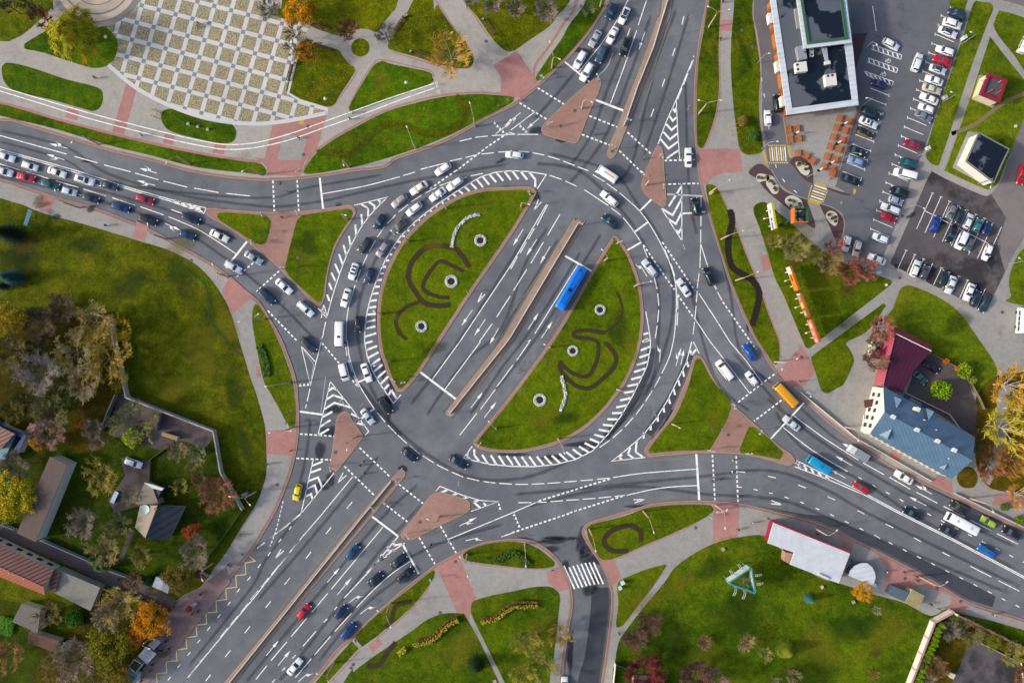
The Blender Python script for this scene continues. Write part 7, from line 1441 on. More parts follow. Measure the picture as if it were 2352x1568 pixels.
# small cabinets
for s, d, hx, lb, ct, nm in [("23: 1012,638", (.9, .7, 1.3), 'e4ecf0', 'white metal cabinet with a pale panel by the south-east path, upper of two', 'cabinet', 'metal_cabinet'), ("23: 990,685", (.8, .7, 1.2), 'd4dcf0', 'white and blue metal cabinet by the south-east path, lower of two', 'cabinet', 'metal_cabinet'), ("30: 1782,362", (.9, .8, 1.5), 'd8dce0', 'grey cabinet with orange side at the upper car park lamp', 'cabinet', 'metal_cabinet'), ("30: 1607,905", (.9, .8, 1.3), 'b8bcc0', 'grey cabinet at the middle car park lamp', 'cabinet', 'metal_cabinet'),
 ("30: 1455,1368", (.8, .8, 1.2), 'd8dce0', 'grey cabinet at the lower car park lamp', 'cabinet', 'metal_cabinet'), ("02: 2258,1393", (1.4, .7, 1.4), '7c98a0', 'grey-blue cabinet beside the leaning lamp by the garden fence', 'cabinet', 'metal_cabinet'), ("31: 1010,935", (.7, .7, 1.1), 'c8d8e8', 'pale cabinet at the corner of the lower car park path', 'cabinet', 'metal_cabinet'),
 ("23: 1935,335", (.7, .7, .5), 'c0a890', 'small round-topped concrete block in the meadow by the footpath', 'block', 'concrete_block'), ("33: 492,682", (.6, .6, .5), 'e0d0b8', 'small pale concrete block behind the pavilion', 'block', 'concrete_block'), ("33: 780,820", (.7, .7, .5), 'b8a080', 'sandy concrete block beside the golden bush', 'block', 'concrete_block')]:
    a = P(s)[0]; B = W(a[0], a[1], ZG); r = empty(nm, tuple(B), R(25), lb, ct); b = MB(); b.box((0, 0, d[2]/2), d); b.build('casing', flat(hx, .5), r); b = MB(); b.box((0, 0, d[2]+.03), (d[0]+.12, d[1]+.12, .06), taper=.9); b.build('lid', flat(hx, .4, var=.2), r)
# overhead wires with hanging signals
wr_ = MB()
def wire(s, z=6.6, sag=.5):
    p = [W(a, b2, z) for a, b2, _ in P(s)]
    for a, c in zip(p, p[1:]): wr_.tube([a+(c-a)*(k/6)-Vector((0, 0, sag*4*(k/6)*(1-k/6))) for k in range(7)], .018, 4, cap=False)
for s in ("11: 1748,345 680,150", "11: 1400,650 820,420", "21: 1125,1060 2055,1005", "21: 1920,630 2350,450", "22: 965,437 1470,755", "32: 700,780 22: 2300,1350", "33: 430,145 33: 1450,-300", "20: 640,995 1715,1045", "13: 1240,830 03: 1955,465", "12: 1235,180 925,870", "20: 365,625 1805,250", "10: 2010,1160 20: 640,995"): wire(s)
o = wr_.build('overhead_wires', M_dark); o['label'] = 'thin dark span wires hung between the street lamps above the lanes'; o['category'] = 'wires'
k = 0
for s in ("20: 1640,150", "20: 1622,985", "21: 1580,700", "21: 1690,1000", "11: 1050,505", "12: 970,580", "12: 1860,1300", "22: 1310,660", "10: 1570,1535", "22: 600,1550", "21: 1095,300", "03: 2165,740", "11: 1150,555"):
    a = P(s)[0]; B = W(a[0], a[1], 6.0); tx = ["above the upper north road", "above the lower north slip road", "above the chevron tip on the east", "above the triangle lines on the east", "above the navy sedan in the ring", "above the silver-blue sedan in the ring", "above the ring bottom", "above the double-lane curve south-east", "above the northern dashes", "above the lower small dashes", "above the long curved line", "above the yellow zigzag", "above the ring lane beside the hatching"][k]; k += 1
    r = empty('hanging_lamp', tuple(B), R(k*37), 'amber lamp pair on a span wire '+tx, 'hanging lamp', 'lamps hung on span wires'); b = MB(); b.tube([(-.7, 0, .1), (.7, 0, .1)], .03, 4); b.build('bracket', M_steel, r)
    for sx in (-.35, .35): b = MB(); b.ball((sx, 0, -.1), .17, 8, 5); b.build('lamp_bowl', flat('c89858', .5), r)
# ------------------------------------------------------------------ benches, bike stands, flower rings, hedges
def bench():
    r = empty('park_bench'); b = MB()
    for k in range(3): b.box((0, .05+.15*k, .45), (3.0, .12, .05))
    b.build('seat', flat('6a4638', .7, var=.2), r); b = MB()
    for k in range(2): b.box((0, .52+.05*k, .68+.17*k), (3.0, .05, .12))
    b.build('backrest', flat('6a4638', .7, var=.2), r)
    for sx in (-1.35, 0, 1.35): b = MB(); b.box((sx, .22, .22), (.07, .5, .44)); b.box((sx, .52, .6), (.06, .06, .5)); b.build('leg', M_dark, r)
    return r
bn = bench()
def bin_(): 
    r = empty('litter_bin'); b = MB(); b.tube([(0, 0, 0), (0, 0, .85)], [.26, .3], 12); b.build('bin_body', M_dark, r); b = MB(); b.tube([(0, 0, .85), (0, 0, .9)], .31, 12); b.build('rim', M_steel, r); return r
lb0 = bin_()
for k, (s0, s1, tx) in enumerate([("10: 555,410", "10: 710,455", "south of the path between the golden trees"), ("10: 520,235", "10: 680,280", "north of the path below the golden tree"), ("10: 1375,170", "10: 1290,300", "on the east side of the narrow park path"), ("10: 1440,490", "10: 1595,540", "on the leafy lawn edge near the big bare tree"), ("10: 2095,205", "10: 2185,335", "at the wide path towards the north road"), ("10: 350,600", "10: 310,755", "at the plaza edge"),]):
    a, c = W(*P(s0)[0][:2]), W(*P(s1)[0][:2]); m = (a+c)/2; d = c-a; sc = d.length/3.0; lb = 'brown slatted park bench '+tx
    if k == 0: r = bn; r.location = (m.x, m.y, ZG); r.rotation_euler = (0, 0, math.atan2(d.y, d.x)+math.pi); r['label'] = lb; r['category'] = 'bench'; r['group'] = 'park benches'
    else: r = dup(bn, (m.x, m.y, ZG), math.atan2(d.y, d.x)+(math.pi if k in (2, 5) else 0), lb)
    r.scale = (sc, 1.2, 1)
    p = a-d.normalized()*.5; lb2 = 'black litter bin at the end of the park bench '+tx; lb2 = ' '.join(lb2.split()[:16])
    if k == 0: lb0.location = (p.x, p.y, ZG); lb0['label'] = lb2; lb0['category'] = 'litter bin'; lb0['group'] = 'litter bins by the benches'
    else: dup(lb0, (p.x, p.y, ZG), 0, lb2)
def stand(col):
    r = empty('bike_stand'); b = MB(); b.tube([(-.8, 0, 0), (-.8, 0, .5), (-.5, 0, .8), (.5, 0, .8), (.8, 0, .5), (.8, 0, 0)], .05, 6); b.build('hoop', flat(col, .5), r)
    for sx in (-.8, .8): b = MB(); b.box((sx, 0, .02), (.2, .2, .04)); b.build('foot', M_dark, r)
    return r
s0_ = stand('d8c430')
def stands(lst, ang, tx, grp):
    for k, s in enumerate(lst):
        a = P(s)[0]; B = W(*a[:2]); lb = 'yellow bike hoop %s, %s' % (tx, ['first', 'second', 'third', 'fourth'][k]+' in its row')
        if 'category' not in s0_.keys(): r = s0_; r.location = (B.x, B.y, ZP); r.rotation_euler = (0, 0, R(ang)); r['label'] = lb; r['category'] = 'bike stand'; r['group'] = grp
        else: dup(s0_, (B.x, B.y, ZP), R(ang), lb, grp)
stands(["00: 1395,1035", "00: 1420,1045", "00: 1445,1055", "00: 1470,1063"], 80, "beside the oval lawn with the masts", 'bike stands by the plaza')
stands(["20: 2040,1150", "20: 2045,1190", "20: 2048,1235"], 20, "by the north-east footpath", 'bike stands by the footpath')
stands(["23: 1895,252", "23: 1935,240", "23: 1975,235"], 20, "at the south-east crossing", 'bike stands by the meadow')
M_flower = flat('dfe2de', .8, var=.25, scale=9); M_flower2 = flat('c0c8c4', .8, var=.3, scale=9)
def flower_ring(s, ro, ri, lb):
    a = P(s)[0]; c = W(*a[:2]); rnd = random.Random(int(a[0])); r = empty('flower_bed', (c.x, c.y, ZG+.012), 0, lb, 'flower bed', 'round white flower beds in the ovals'); ro, ri = ro/S, ri/S
    b = MB(); n = 24; b.poly([(ri*1.15*math.cos(2*math.pi*k/n), ri*1.15*math.sin(2*math.pi*k/n)) for k in range(n)], .04); b.build('soil', M_soilblack, r)
    b = MB(); nn = 28
    for k in range(nn):
        a0, a1 = 2*math.pi*k/nn, 2*math.pi*(k+1)/nn; b.quad([((ri+.05)*math.cos(a0), (ri+.05)*math.sin(a0), .1), (ro*.97*math.cos(a0), ro*.97*math.sin(a0), .1), (ro*.97*math.cos(a1), ro*.97*math.sin(a1), .1), ((ri+.05)*math.cos(a1), (ri+.05)*math.sin(a1), .1)])
    for k in range(90):
        t_ = 2*math.pi*k/90+rnd.uniform(-.05, .05); q = rnd.uniform(ri+.18, ro-.1); b.ball((q*math.cos(t_), q*math.sin(t_), .14), rnd.uniform(.11, .18), 6, 4, m=rnd.randint(0, 1), sq=(1, 1, .8))
    b.build('blossoms', [M_flower, M_flower2], r)
for s, ro, tx in [("11: 2060,640", 14.5, "in the west oval, nearest its top corner"), ("11: 1793,1015", 15.5, "in the west oval, middle of three"), ("11: 1520,1427", 14, "in the west oval, lowest of three"), ("21: 808,1275", 13, "in the east oval, highest of three"), ("22: 558,83", 13, "in the east oval, middle of three"), ("22: 255,533", 15.5, "in the east oval, lowest of three")]: flower_ring(s, ro, ro*.5, 'ring of white flowers round dark soil '+tx)
def flower_band(s, wd, lb, mats=None, hgt=.14, nm='flower_bed', ct='flower bed', part='blossoms', rad=(.15, .24), dens=3.4, grp=None):
    q = xy(smooth(P(s), False)); mid = q[len(q)//2]; r = empty(nm, (mid[0], mid[1], ZG), 0, lb, ct, grp); b = MB(); rnd = random.Random(len(q)*7); wdm = wd/S
    for a, c in zip(q, q[1:]):
        L = math.dist(a, c); n = max(1, int(L*wdm*dens*3)); u = ((c[0]-a[0])/max(L, 1e-6), (c[1]-a[1])/max(L, 1e-6))
        for _ in range(n):
            t_ = rnd.random(); o = rnd.uniform(-.5, .5)*wdm; b.ball((a[0]+(c[0]-a[0])*t_-u[1]*o-mid[0], a[1]+(c[1]-a[1])*t_+u[0]*o-mid[1], hgt+rnd.uniform(-.05, .08)), rnd.uniform(*rad), 6, 4, m=rnd.randint(0, len(mats or [1, 1])-1))
    if not mats: b.ribbon([(x-mid[0], y-mid[1]) for x, y in q], wdm*.9, .1)
    b.build(part, mats or [M_flower, M_flower2], r); return r
flower_band("11: 2055,402 1950,430 1870,500 1820,590 1800,705", 7, 'curved band of white flowers in the west oval'); flower_band("22: 455,312 480,420 490,500 470,570 443,635", 7.5, 'curved band of white flowers in the east oval')
hy = flat('aca41c', .9, var=.3, scale=4); ho = flat('7c6a1e', .9, var=.35, scale=4); hb2 = flat('64401c', .9, var=.35, scale=4)
hkw = dict(hgt=.75, nm='hedge', ct='hedge', part='leaves', rad=(.14, .28), dens=6)
def hedge(s, wd, lb, mats, h=.75):
    r = flower_band(s, wd, lb, mats, **dict(hkw, hgt=h)); q = xy(smooth(P(s), False)); c = MB(); c.ribbon([(a-r.location.x, b2-r.location.y) for a, b2 in q], wd/S*.8, h*.9); c.ribbon([(a-r.location.x, b2-r.location.y) for a, b2 in q], wd/S*.9, .1); c.build('stems', mats[-1], r)
hedge("13: 1450,1205 1600,1180 1700,1095 1800,1005 1865,985", 9, 'long clipped hedge, yellow half, in the park meadow', [hy, hy, ho]); hedge("13: 1470,1165 1590,1145 1690,1060 1780,975 1850,955", 5, 'rusty brown hedge row behind the longer yellow hedge', [hb2, ho])
hedge("13: 2065,1000 2200,975 2320,890 23: 50,860 240,855", 8, 'clipped yellow-green hedge by the small street', [hy, ho]); hedge("13: 2070,965 2190,945 2300,860 23: 60,815 230,820", 5, 'brown hedge row behind the yellow-green hedge by the small street', [hb2, ho]); hedge("13: 1315,1295 1375,1240", 13, 'short square yellow hedge block in the park meadow', [hy])
hg = flat('3a5c16', .95, var=.35, scale=4); hedge("12: 30,40 75,130 100,220 105,320", 16, 'dark green ragged hedge on the slim west verge', [hg, flat('4c7018', .95, var=.35, scale=4)], .3); hedge("13: 2190,440 2280,400 23: 20,370 100,420 150,475", 14, 'low dark green hedge in the lens-shaped south lawn', [hg], .4)
gl = flat('5a6a1c', .9, var=.35, scale=4)
for s, tx in [("31: 20,95 40,120 55,160 70,180", "leftmost gravel bed"), ("31: 190,265 230,280 215,320 280,310 250,345", "gravel bed under the green pylon"), ("31: 560,410 600,420 590,450 610,465", "gravel bed nearest the parked wagons"), ("30: 270,1510 310,1510 345,1520 350,1550", "gravel bed next to the terrace"), ("21: 2265,60 2300,65 2330,60", "gravel bed at the drive lane bend")]:
    pts = P(s); c0 = W(*pts[0][:2]); r = empty('shrub_planting', (c0.x, c0.y, ZM), 0, 'small clipped green and red shrubs in the '+tx, 'shrubs'); rnd = random.Random(int(pts[0][0]))
    for a, b2, _ in pts:
        for j in range(2): p = W(a+rnd.uniform(-3, 3), b2+rnd.uniform(-3, 3)); b = MB(); b.ball((p.x-c0.x, p.y-c0.y, .25), rnd.uniform(.28, .42), 8, 5, m=0); b.build('shrub', [gl, flat('5c3028', .9)][j], r)
# small orange excavator-like thing at terrace end, parasol cart
a = W(*P("03: 1765,862")[0][:2]); r = empty('market_umbrella', (a.x, a.y, Z0), 0, 'dark red round umbrella over a cart on the wide pavement', 'umbrella'); b = MB(); b.tube([(0, 0, 0), (0, 0, 2.2)], .03, 6); b.build('pole', M_rim, r)
b = MB(); n = 12
for k in range(n): a1_, a2_ = 2*math.pi*k/n, 2*math.pi*(k+1)/n; b.quad([(0, 0, 2.5), (.85*math.cos(a1_), .85*math.sin(a1_), 2.1), (.85*math.cos(a2_), .85*math.sin(a2_), 2.1)]); b.quad([(0, 0, 2.47), (.85*math.cos(a2_), .85*math.sin(a2_), 2.07), (.85*math.cos(a1_), .85*math.sin(a1_), 2.07)])
b.build('canopy', flat('7c2434', .5), r)
a = W(*P("03: 1800,835")[0][:2]); r = empty('push_cart', (a.x, a.y, Z0), R(40), 'pale blue cart standing beside the dark red umbrella', 'cart'); b = MB(); b.box((0, 0, .75), (1.3, .8, .6), taper=.95); b.build('tray', flat('b0b8d0', .5), r)
for sx in (-.45, .45):
    for sy in (-.3, .3): b = MB(); b.tube([(sx, sy-.04, .2), (sx, sy+.04, .2)], .2, 10); b.build('wheel', M_tyre, r)
a, c = W(*P("03: 1590,970")[0][:2]), W(*P("03: 1545,1040")[0][:2]); m = (a+c)/2; r = empty('advert_stand', (m.x, m.y, Z0), math.atan2((c-a).y, (c-a).x), 'slim turquoise and yellow advertising stand beside the golden tree', 'advertising stand')
b = MB(); b.box((0, 0, 1.2), ((c-a).length, .35, 1.6)); b.build('panel', flat('2c98a8', .5), r); b = MB(); b.box((-.9, 0, 1.2), (.4, .38, 1.62)); b.build('end_panel', flat('d8c85c', .5), r); b = MB(); b.box((0, 0, .2), ((c-a).length*.8, .2, .4)); b.build('base', M_dark, r)
a, c = W(*P("01: 330,375")[0][:2]), W(*P("01: 283,515")[0][:2]); m = (a+c)/2; r = empty('bus_shelter', (m.x, m.y, ZG), math.atan2((c-a).y, (c-a).x), 'narrow blue-roofed frame shelter on the west meadow edge', 'shelter'); L = (c-a).length
b = MB(); b.box((0, 0, 2.2), (L, 1.0, .08)); b.build('roof', ribbed('blue_sheet', '2c6478', '4c8498', .3, 0), r)
for sx in (-.45, 0, .45):
    b = MB(); b.tube([(sx*L, -.4, 0), (sx*L, -.4, 2.2)], .05, 6); b.tube([(sx*L, -.4, 2.1), (sx*L, 1.3, 1.7)], .03, 5); b.build('post', M_steel, r)
# ------------------------------------------------------------------ people
M_skin = flat('c89880', .6)
def skin_mesh(name, verts, edges, radii, mat, lvl=1):
    me = bpy.data.meshes.new(name); me.from_pydata(verts, edges, []); o = bpy.data.objects.new(name, me); COL.objects.link(o)
    sk = o.modifiers.new('skin', 'SKIN'); sv = me.skin_vertices[0].data
    for v2, r2 in zip(sv, radii): v2.radius = r2 if isinstance(r2, tuple) else (r2, r2)
    sv[0].use_root = True; sb = o.modifiers.new('sub', 'SUBSURF'); sb.levels = sb.render_levels = lvl
    dg = bpy.context.evaluated_depsgraph_get(); me2 = bpy.data.meshes.new_from_object(o.evaluated_get(dg)); me2.materials.clear(); me2.materials.append(mat)
    for p2 in me2.polygons: p2.use_smooth = True
    bpy.data.objects.remove(o); return me2
def person_proto(stride, swing):
    pel, chest, neck, head = (0, 0, .95), (0, 0, 1.32), (.01, 0, 1.50), (.03, 0, 1.64)
    V = [pel, (0, 0, 1.12), chest, neck, head, (.03, 0, 1.73)]; E = [(0, 1), (1, 2), (2, 3), (3, 4), (4, 5)]; Rr = [.125, .12, (.15, .12), .055, .095, .07]
    LV = {}
    for sd, ph in ((1, 1), (-1, -1)):
        s = stride*ph; i = len(V)
        V += [(0, sd*.1, .88), (s*.45, sd*.1, .5), (s*.8-.04, sd*.1, .09), (s*.8+.12, sd*.11, .04)]; E += [(0, i), (i, i+1), (i+1, i+2), (i+2, i+3)]; Rr += [.09, .065, .045, .035]
        w2 = -swing*ph; j = len(V); V += [(0, sd*.19, 1.42), (w2*.5, sd*.25, 1.14), (w2+.05, sd*.26, .92), (w2+.08, sd*.26, .84)]; E += [(2, j), (j, j+1), (j+1, j+2), (j+2, j+3)]; Rr += [.062, .045, .034, .026]
        for f in range(5): j2 = len(V); V.append((w2+.09+.02*(f == 4), sd*(.235+.014*f), .775-.012*(f in (1, 2, 3)))); E.append((j+3, j2)); Rr.append(.009)
    r = empty('person'); body = bpy.data.objects.new('body', skin_mesh('body', V, E, Rr, M_skin)); COL.objects.link(body); body.parent = r
    JV = [V[0], V[1], V[2], (.005, 0, 1.46)]; JE = [(0, 1), (1, 2), (2, 3)]; JR = [.16, .155, (.18, .15), .09]
    TV = [(0, 0, .93)]; TE = []; TR = [.14]
    for sd, ph in ((1, 1), (-1, -1)):
        s = stride*ph; w2 = -swing*ph; j = len(JV); JV += [(0, sd*.19, 1.42), (w2*.5, sd*.25, 1.14), (w2+.04, sd*.26, .93)]; JE += [(2, j), (j, j+1), (j+1, j+2)]; JR += [.085, .065, .055]
        i = len(TV); TV += [(0, sd*.1, .85), (s*.45, sd*.1, .5), (s*.8-.04, sd*.1, .14)]; TE += [(0, i), (i, i+1), (i+1, i+2)]; TR += [.108, .085, .07]
    for nm, a1_, a2_, a3_, mt in (('jacket', JV, JE, JR, flat('20242c')), ('trousers', TV, TE, TR, flat('20222a'))): o = bpy.data.objects.new(nm, skin_mesh(nm, a1_, a2_, a3_, mt)); COL.objects.link(o); o.parent = r
    b = MB(); b.ball((.005, 0, 1.70), .118, 10, 7, sq=(1.05, .95, 1.0)); b.v = [v2 for v2 in b.v]; b.build('hair', flat('2c2018', .9), r, sm=True)
    for sd in (1, -1): b = MB(); s = stride*sd; b.box((s*.8+.04, sd*.105, .05), (.28, .1, .1), taper=.8); b.build('shoe', M_dark, r)
    b = MB()
    for sd in (1, -1): b.ball((.125, sd*.035, 1.665), .012, 6, 4)
    b.build('eyes', M_dark, r); b = MB(); b.ball((.135, 0, 1.635), .016, 6, 4); b.build('nose', M_skin, r)
    return r
PP = [person_proto(.32, .22), person_proto(.12, .08)]; pused = set()
PEOPLE = """00|1820,212|20|161a20|dark|upper of the pair walking on the chequered plaza
00|1815,242|40|1c2430|dark blue|lower of the pair walking on the chequered plaza
00|870,712|170|1e302e|dark green|alone on the pale path between the two lawns
00|1297,1240|190|e0e0e0|white|beside the long bike lane lines
10|890,1030|200|e4dcd0|cream|on the upper bike line near the triangular lawn
10|860,1088|200|101418|black|on the lower bike line below the plaza tip
10|393,1265|240|18302c|dark green|on the pink paving at the lower bike line
11|235,425|90|682030|dark red|on the pink path between the two west lawns
20|1940,12|80|242430|dark|at the top frame edge on the north-east footpath
20|1915,355|100|3a2420|brown|on the north-east footpath beside the verge
20|765,1230|10|2a2024|dark|crossing the north road between dashed lines
20|1215,1452|60|c01c2c|bright red|crossing near the small pink island
01|970,500|180|14161a|black|on the west footpath between the pink bands
12|318,1000|300|d01c2c|bright red|on the pink paving by the west kerb
12|100,1125|30|d03038|red|on the west footpath at the lawn edge
12|955,1135|220|14181c|black|lower of the black-clad pair crossing the southwest road
12|990,1100|220|101216|black|upper of the black-clad pair crossing the southwest road
12|990,1215|40|e0a8b0|pale pink|crossing the southwest road alone
22|2020,1195|180|f0e4dc|white|crossing the east road at the dashed line
22|1845,1275|0|18202c|dark blue|first of the three dark ones crossing the east road
22|1872,1262|10|20242c|dark|second of the three dark ones crossing the east road
22|1927,1270|0|0e1218|black|third of the three dark ones crossing the east road
22|2095,1420|120|1a1c20|dark|leaving the east crossing near the kerb
32|300,365|90|201c2c|dark purple|on the pink plaza above the orange minibus
32|2260,1450|40|e8e4f0|white|at the right frame edge near the small round tree
13|1605,300|80|0e1014|black|crossing between the two dashed lines south of the ring
03|2200,215|230|e8b8cc|pale pink|on the footpath beside the green mesh fence
03|2100,480|200|3c2c28|brown|one of two together beside the zigzag, upper
03|2112,497|200|e0dcd8|white|one of two together beside the zigzag, lower
03|1845,748|210|202c4c|navy|on the wide pavement above the red umbrella
03|1765,930|220|1c2c4c|dark blue|below the red umbrella
03|1818,905|220|28222c|dark|between the red umbrella and the kerb
03|1590,873|200|c8202c|bright red|at the end of the rusty wire fence
03|1548,888|200|1c1e28|dark|beside the red-clad one at the wire fence
03|1525,1185|60|1c3470|royal blue|in front of the first market kiosk
03|1555,1115|60|c8c4e4|lilac|beside the golden tree at the pavement
03|1555,1248|60|18223c|navy|on the pavement in front of the kiosks
03|1400,1395|60|20242c|dark|in front of the white-rimmed kiosk
03|1375,1460|60|d01c20|bright red|on the pavement near the bottom kiosk
03|1300,1540|60|5c1c28|dark red|at the bottom frame edge by the last kiosk
03|1460,1140|60|9c2430|red|near the first kiosk under the tree
03|1510,1125|60|5888b0|light blue|near the first kiosk beside the pavement
03|1090,615|30|222834|dark|walking in the service lane
03|1485,1265|60|241c20|dark|at the counter of the largest kiosk
23|2210,100|20|f0e8e0|white|on the footpath east of the pink crossing
23|2080,160|160|14181c|black|on the footpath at the edge of the pink paving
23|985,1115|110|382c60|purple|at the fork of the narrow path
33|455,200|90|101418|black|beside the lamp at the long pavilion
33|772,450|60|8c5c70|dusky pink|between the pavilion and the round kiosk
33|1090,548|20|e8e8ec|white|on the pavement right of the round kiosk
33|1258,555|30|241c28|dark|above the manhole on the pink paving
33|1365,590|120|2c2a30|dark|upper of the two by the lamp at the kiosks
33|1375,628|120|283450|dark blue|lower of the two by the lamp at the kiosks
33|1495,845|140|2c1c1c|dark brown|right of the beige-roofed kiosk
33|1580,890|150|7c8c94|grey|by the corner of the courtyard wall
33|2075,940|170|88c4e0|light blue|on the footpath near the right frame edge""".split('\n')
hairs = ['2c2018', '181410', '6a4a2c', 'a88850']; prnd = random.Random(3)
for row in PEOPLE:
    tl, s, ang, hx, cn, tx = row.split('|'); a = P(tl+': '+s)[0]; B = W(a[0], a[1], .9); k = 0 if prnd.random() < .7 else 1
    onroad = 'crossing' in tx and 'paving' not in tx and 'pink cross' not in tx; z = .012 if onroad else ZP+.012
    lb = 'person in %s jacket %s' % (cn, tx); lb = ' '.join(lb.split()[:16])
    if k not in pused: pused.add(k); r = PP[k]; r.location = (B.x, B.y, z); r.rotation_euler = (0, 0, R(float(ang))); r['label'] = lb; r['category'] = 'person'; r['group'] = 'people walking'
    else: r = dup(PP[k], (B.x, B.y, z), R(float(ang)), lb, 'people walking')
    r['category'] = 'person'; paint(r, {'jacket': flat(hx, .8), 'trousers': flat(prnd.choice(['1c2028', '242c3c', '3c3834']), .8), 'hair': flat(prnd.choice(hairs), .9)})
for k in PP:
    if 'category' not in k.keys():
        for c in list(k.children): bpy.data.objects.remove(c)
        bpy.data.objects.remove(k)
# two cyclists
def cyclist(s, ang, hx, tx):
    a = P(s)[0]; B = W(a[0], a[1], .6); r = empty('bicycle', (B.x, B.y, .012), R(ang), 'bicycle ridden by the person %s' % tx, 'bicycle', 'bicycles')
    for x in (-.52, .52):
        b = MB(); pts = [(x+.33*math.cos(t_*math.pi/8), 0, .34+.33*math.sin(t_*math.pi/8)) for t_ in range(17)]; b.tube(pts, .022, 5, cap=False); b.build('wheel', M_tyre, r)
    b = MB()
    for p0, p1 in (((-.52, 0, .34), (-.05, 0, .32)), ((-.05, 0, .32), (.38, 0, .78)), ((-.05, 0, .32), (-.2, 0, .85)), ((-.2, 0, .8), (.38, 0, .78)), ((.52, 0, .34), (.36, 0, .98)), ((-.52, 0, .34), (-.18, 0, .78))): b.tube([p0, p1], .018, 5)
    b.build('frame', M_steel, r); b = MB(); b.box((-.2, 0, .9), (.26, .14, .05)); b.build('saddle', M_dark, r); b = MB(); b.tube([(.3, .28, 1.02), (.36, 0, 1.0), (.3, -.28, 1.02)], .016, 5); b.build('handlebar', M_dark, r)
    V = [(-.18, 0, .98), (-.08, 0, 1.18), (.08, 0, 1.38), (.13, 0, 1.5), (.18, 0, 1.62), (.19, 0, 1.7)]; E = [(0, 1), (1, 2), (2, 3), (3, 4), (4, 5)]; Rr = [.13, .125, .14, .055, .095, .07]
    for sd in (1, -1):
        i = len(V); V += [(-.12, sd*.1, .92), (.18, sd*.12, .72 if sd > 0 else .62), (-.02, sd*.12, .32 if sd > 0 else .2), (.12, sd*.12, .28 if sd > 0 else .16)]; E += [(0, i), (i, i+1), (i+1, i+2), (i+2, i+3)]; Rr += [.09, .065, .045, .035]
        j = len(V); V += [(.1, sd*.18, 1.38), (.2, sd*.27, 1.18), (.3, sd*.26, 1.05)]; E += [(2, j), (j, j+1), (j+1, j+2)]; Rr += [.062, .045, .032]
        for f in range(5): V.append((.35, sd*(.225+.016*f), 1.02)); E.append((j+2, len(V)-1)); Rr.append(.009)
    q = empty('person', (B.x, B.y, .012), R(ang), 'person in %s' % tx, 'person', 'people cycling'); o = bpy.data.objects.new('body', skin_mesh('body', V, E, Rr, M_skin)); COL.objects.link(o); o.parent = q
    o = bpy.data.objects.new('jacket', skin_mesh('jacket', V[:3]+[V[10], V[11], V[12]]+[(V[19][0], V[19][1], V[19][2]), V[20], V[21]] if False else V[:3], E[:2], [.16, .155, .17], flat(hx, .8))); COL.objects.link(o); o.parent = q
    b = MB(); b.ball((.17, 0, 1.68), .118, 10, 7); b.build('hair', flat('3c2c20', .9), q, sm=True)
cyclist("11: 280,190", 180, '9cd4dc', 'light blue jacket cycling over the north-west crossing'); cyclist("22: 2020,1085", 0, 'd8c850', 'yellow jacket cycling near the kerb of the east crossing')
# ------------------------------------------------------------------ trees and shrubs
M_bark = flat('5c5044', .95, var=.3, scale=5); M_barkpale = flat('a89c88', .9, var=.2, scale=5); M_barkbirch = flat('d8d0c0', .8, var=.2, scale=3); M_barkyel = flat('8c7c3c', .9, var=.3, scale=4)
LM = {}
def leafm(h, spread=.35, alt=None):
    if (h, alt) in LM: return LM[(h, alt)]
    m, t, b = nt('foliage_'+h); g = nd(t, 'ShaderNodeNewGeometry'); v = coords(t)
    d = tuple(x*1.2 for x in lin(h)); n = noise(t, v, .9, 3); c = mix(t, g.outputs['Random Per Island'], tuple(x*.5 for x in d[:3])+(1,), tuple(min(1, x*1.5) for x in d[:3])+(1,))
    c = mix(t, ramp(t, n, [(.4, gray(0)), (.6, gray(1))]), c, tuple(x*.9 for x in lin(alt or h)[:3])+(1,))
    t.links.new(c, b.inputs['Base Color']); b.inputs['Roughness'].default_value = .8; b.inputs['Specular IOR Level'].default_value = .15
    LM[(h, alt)] = m; return m
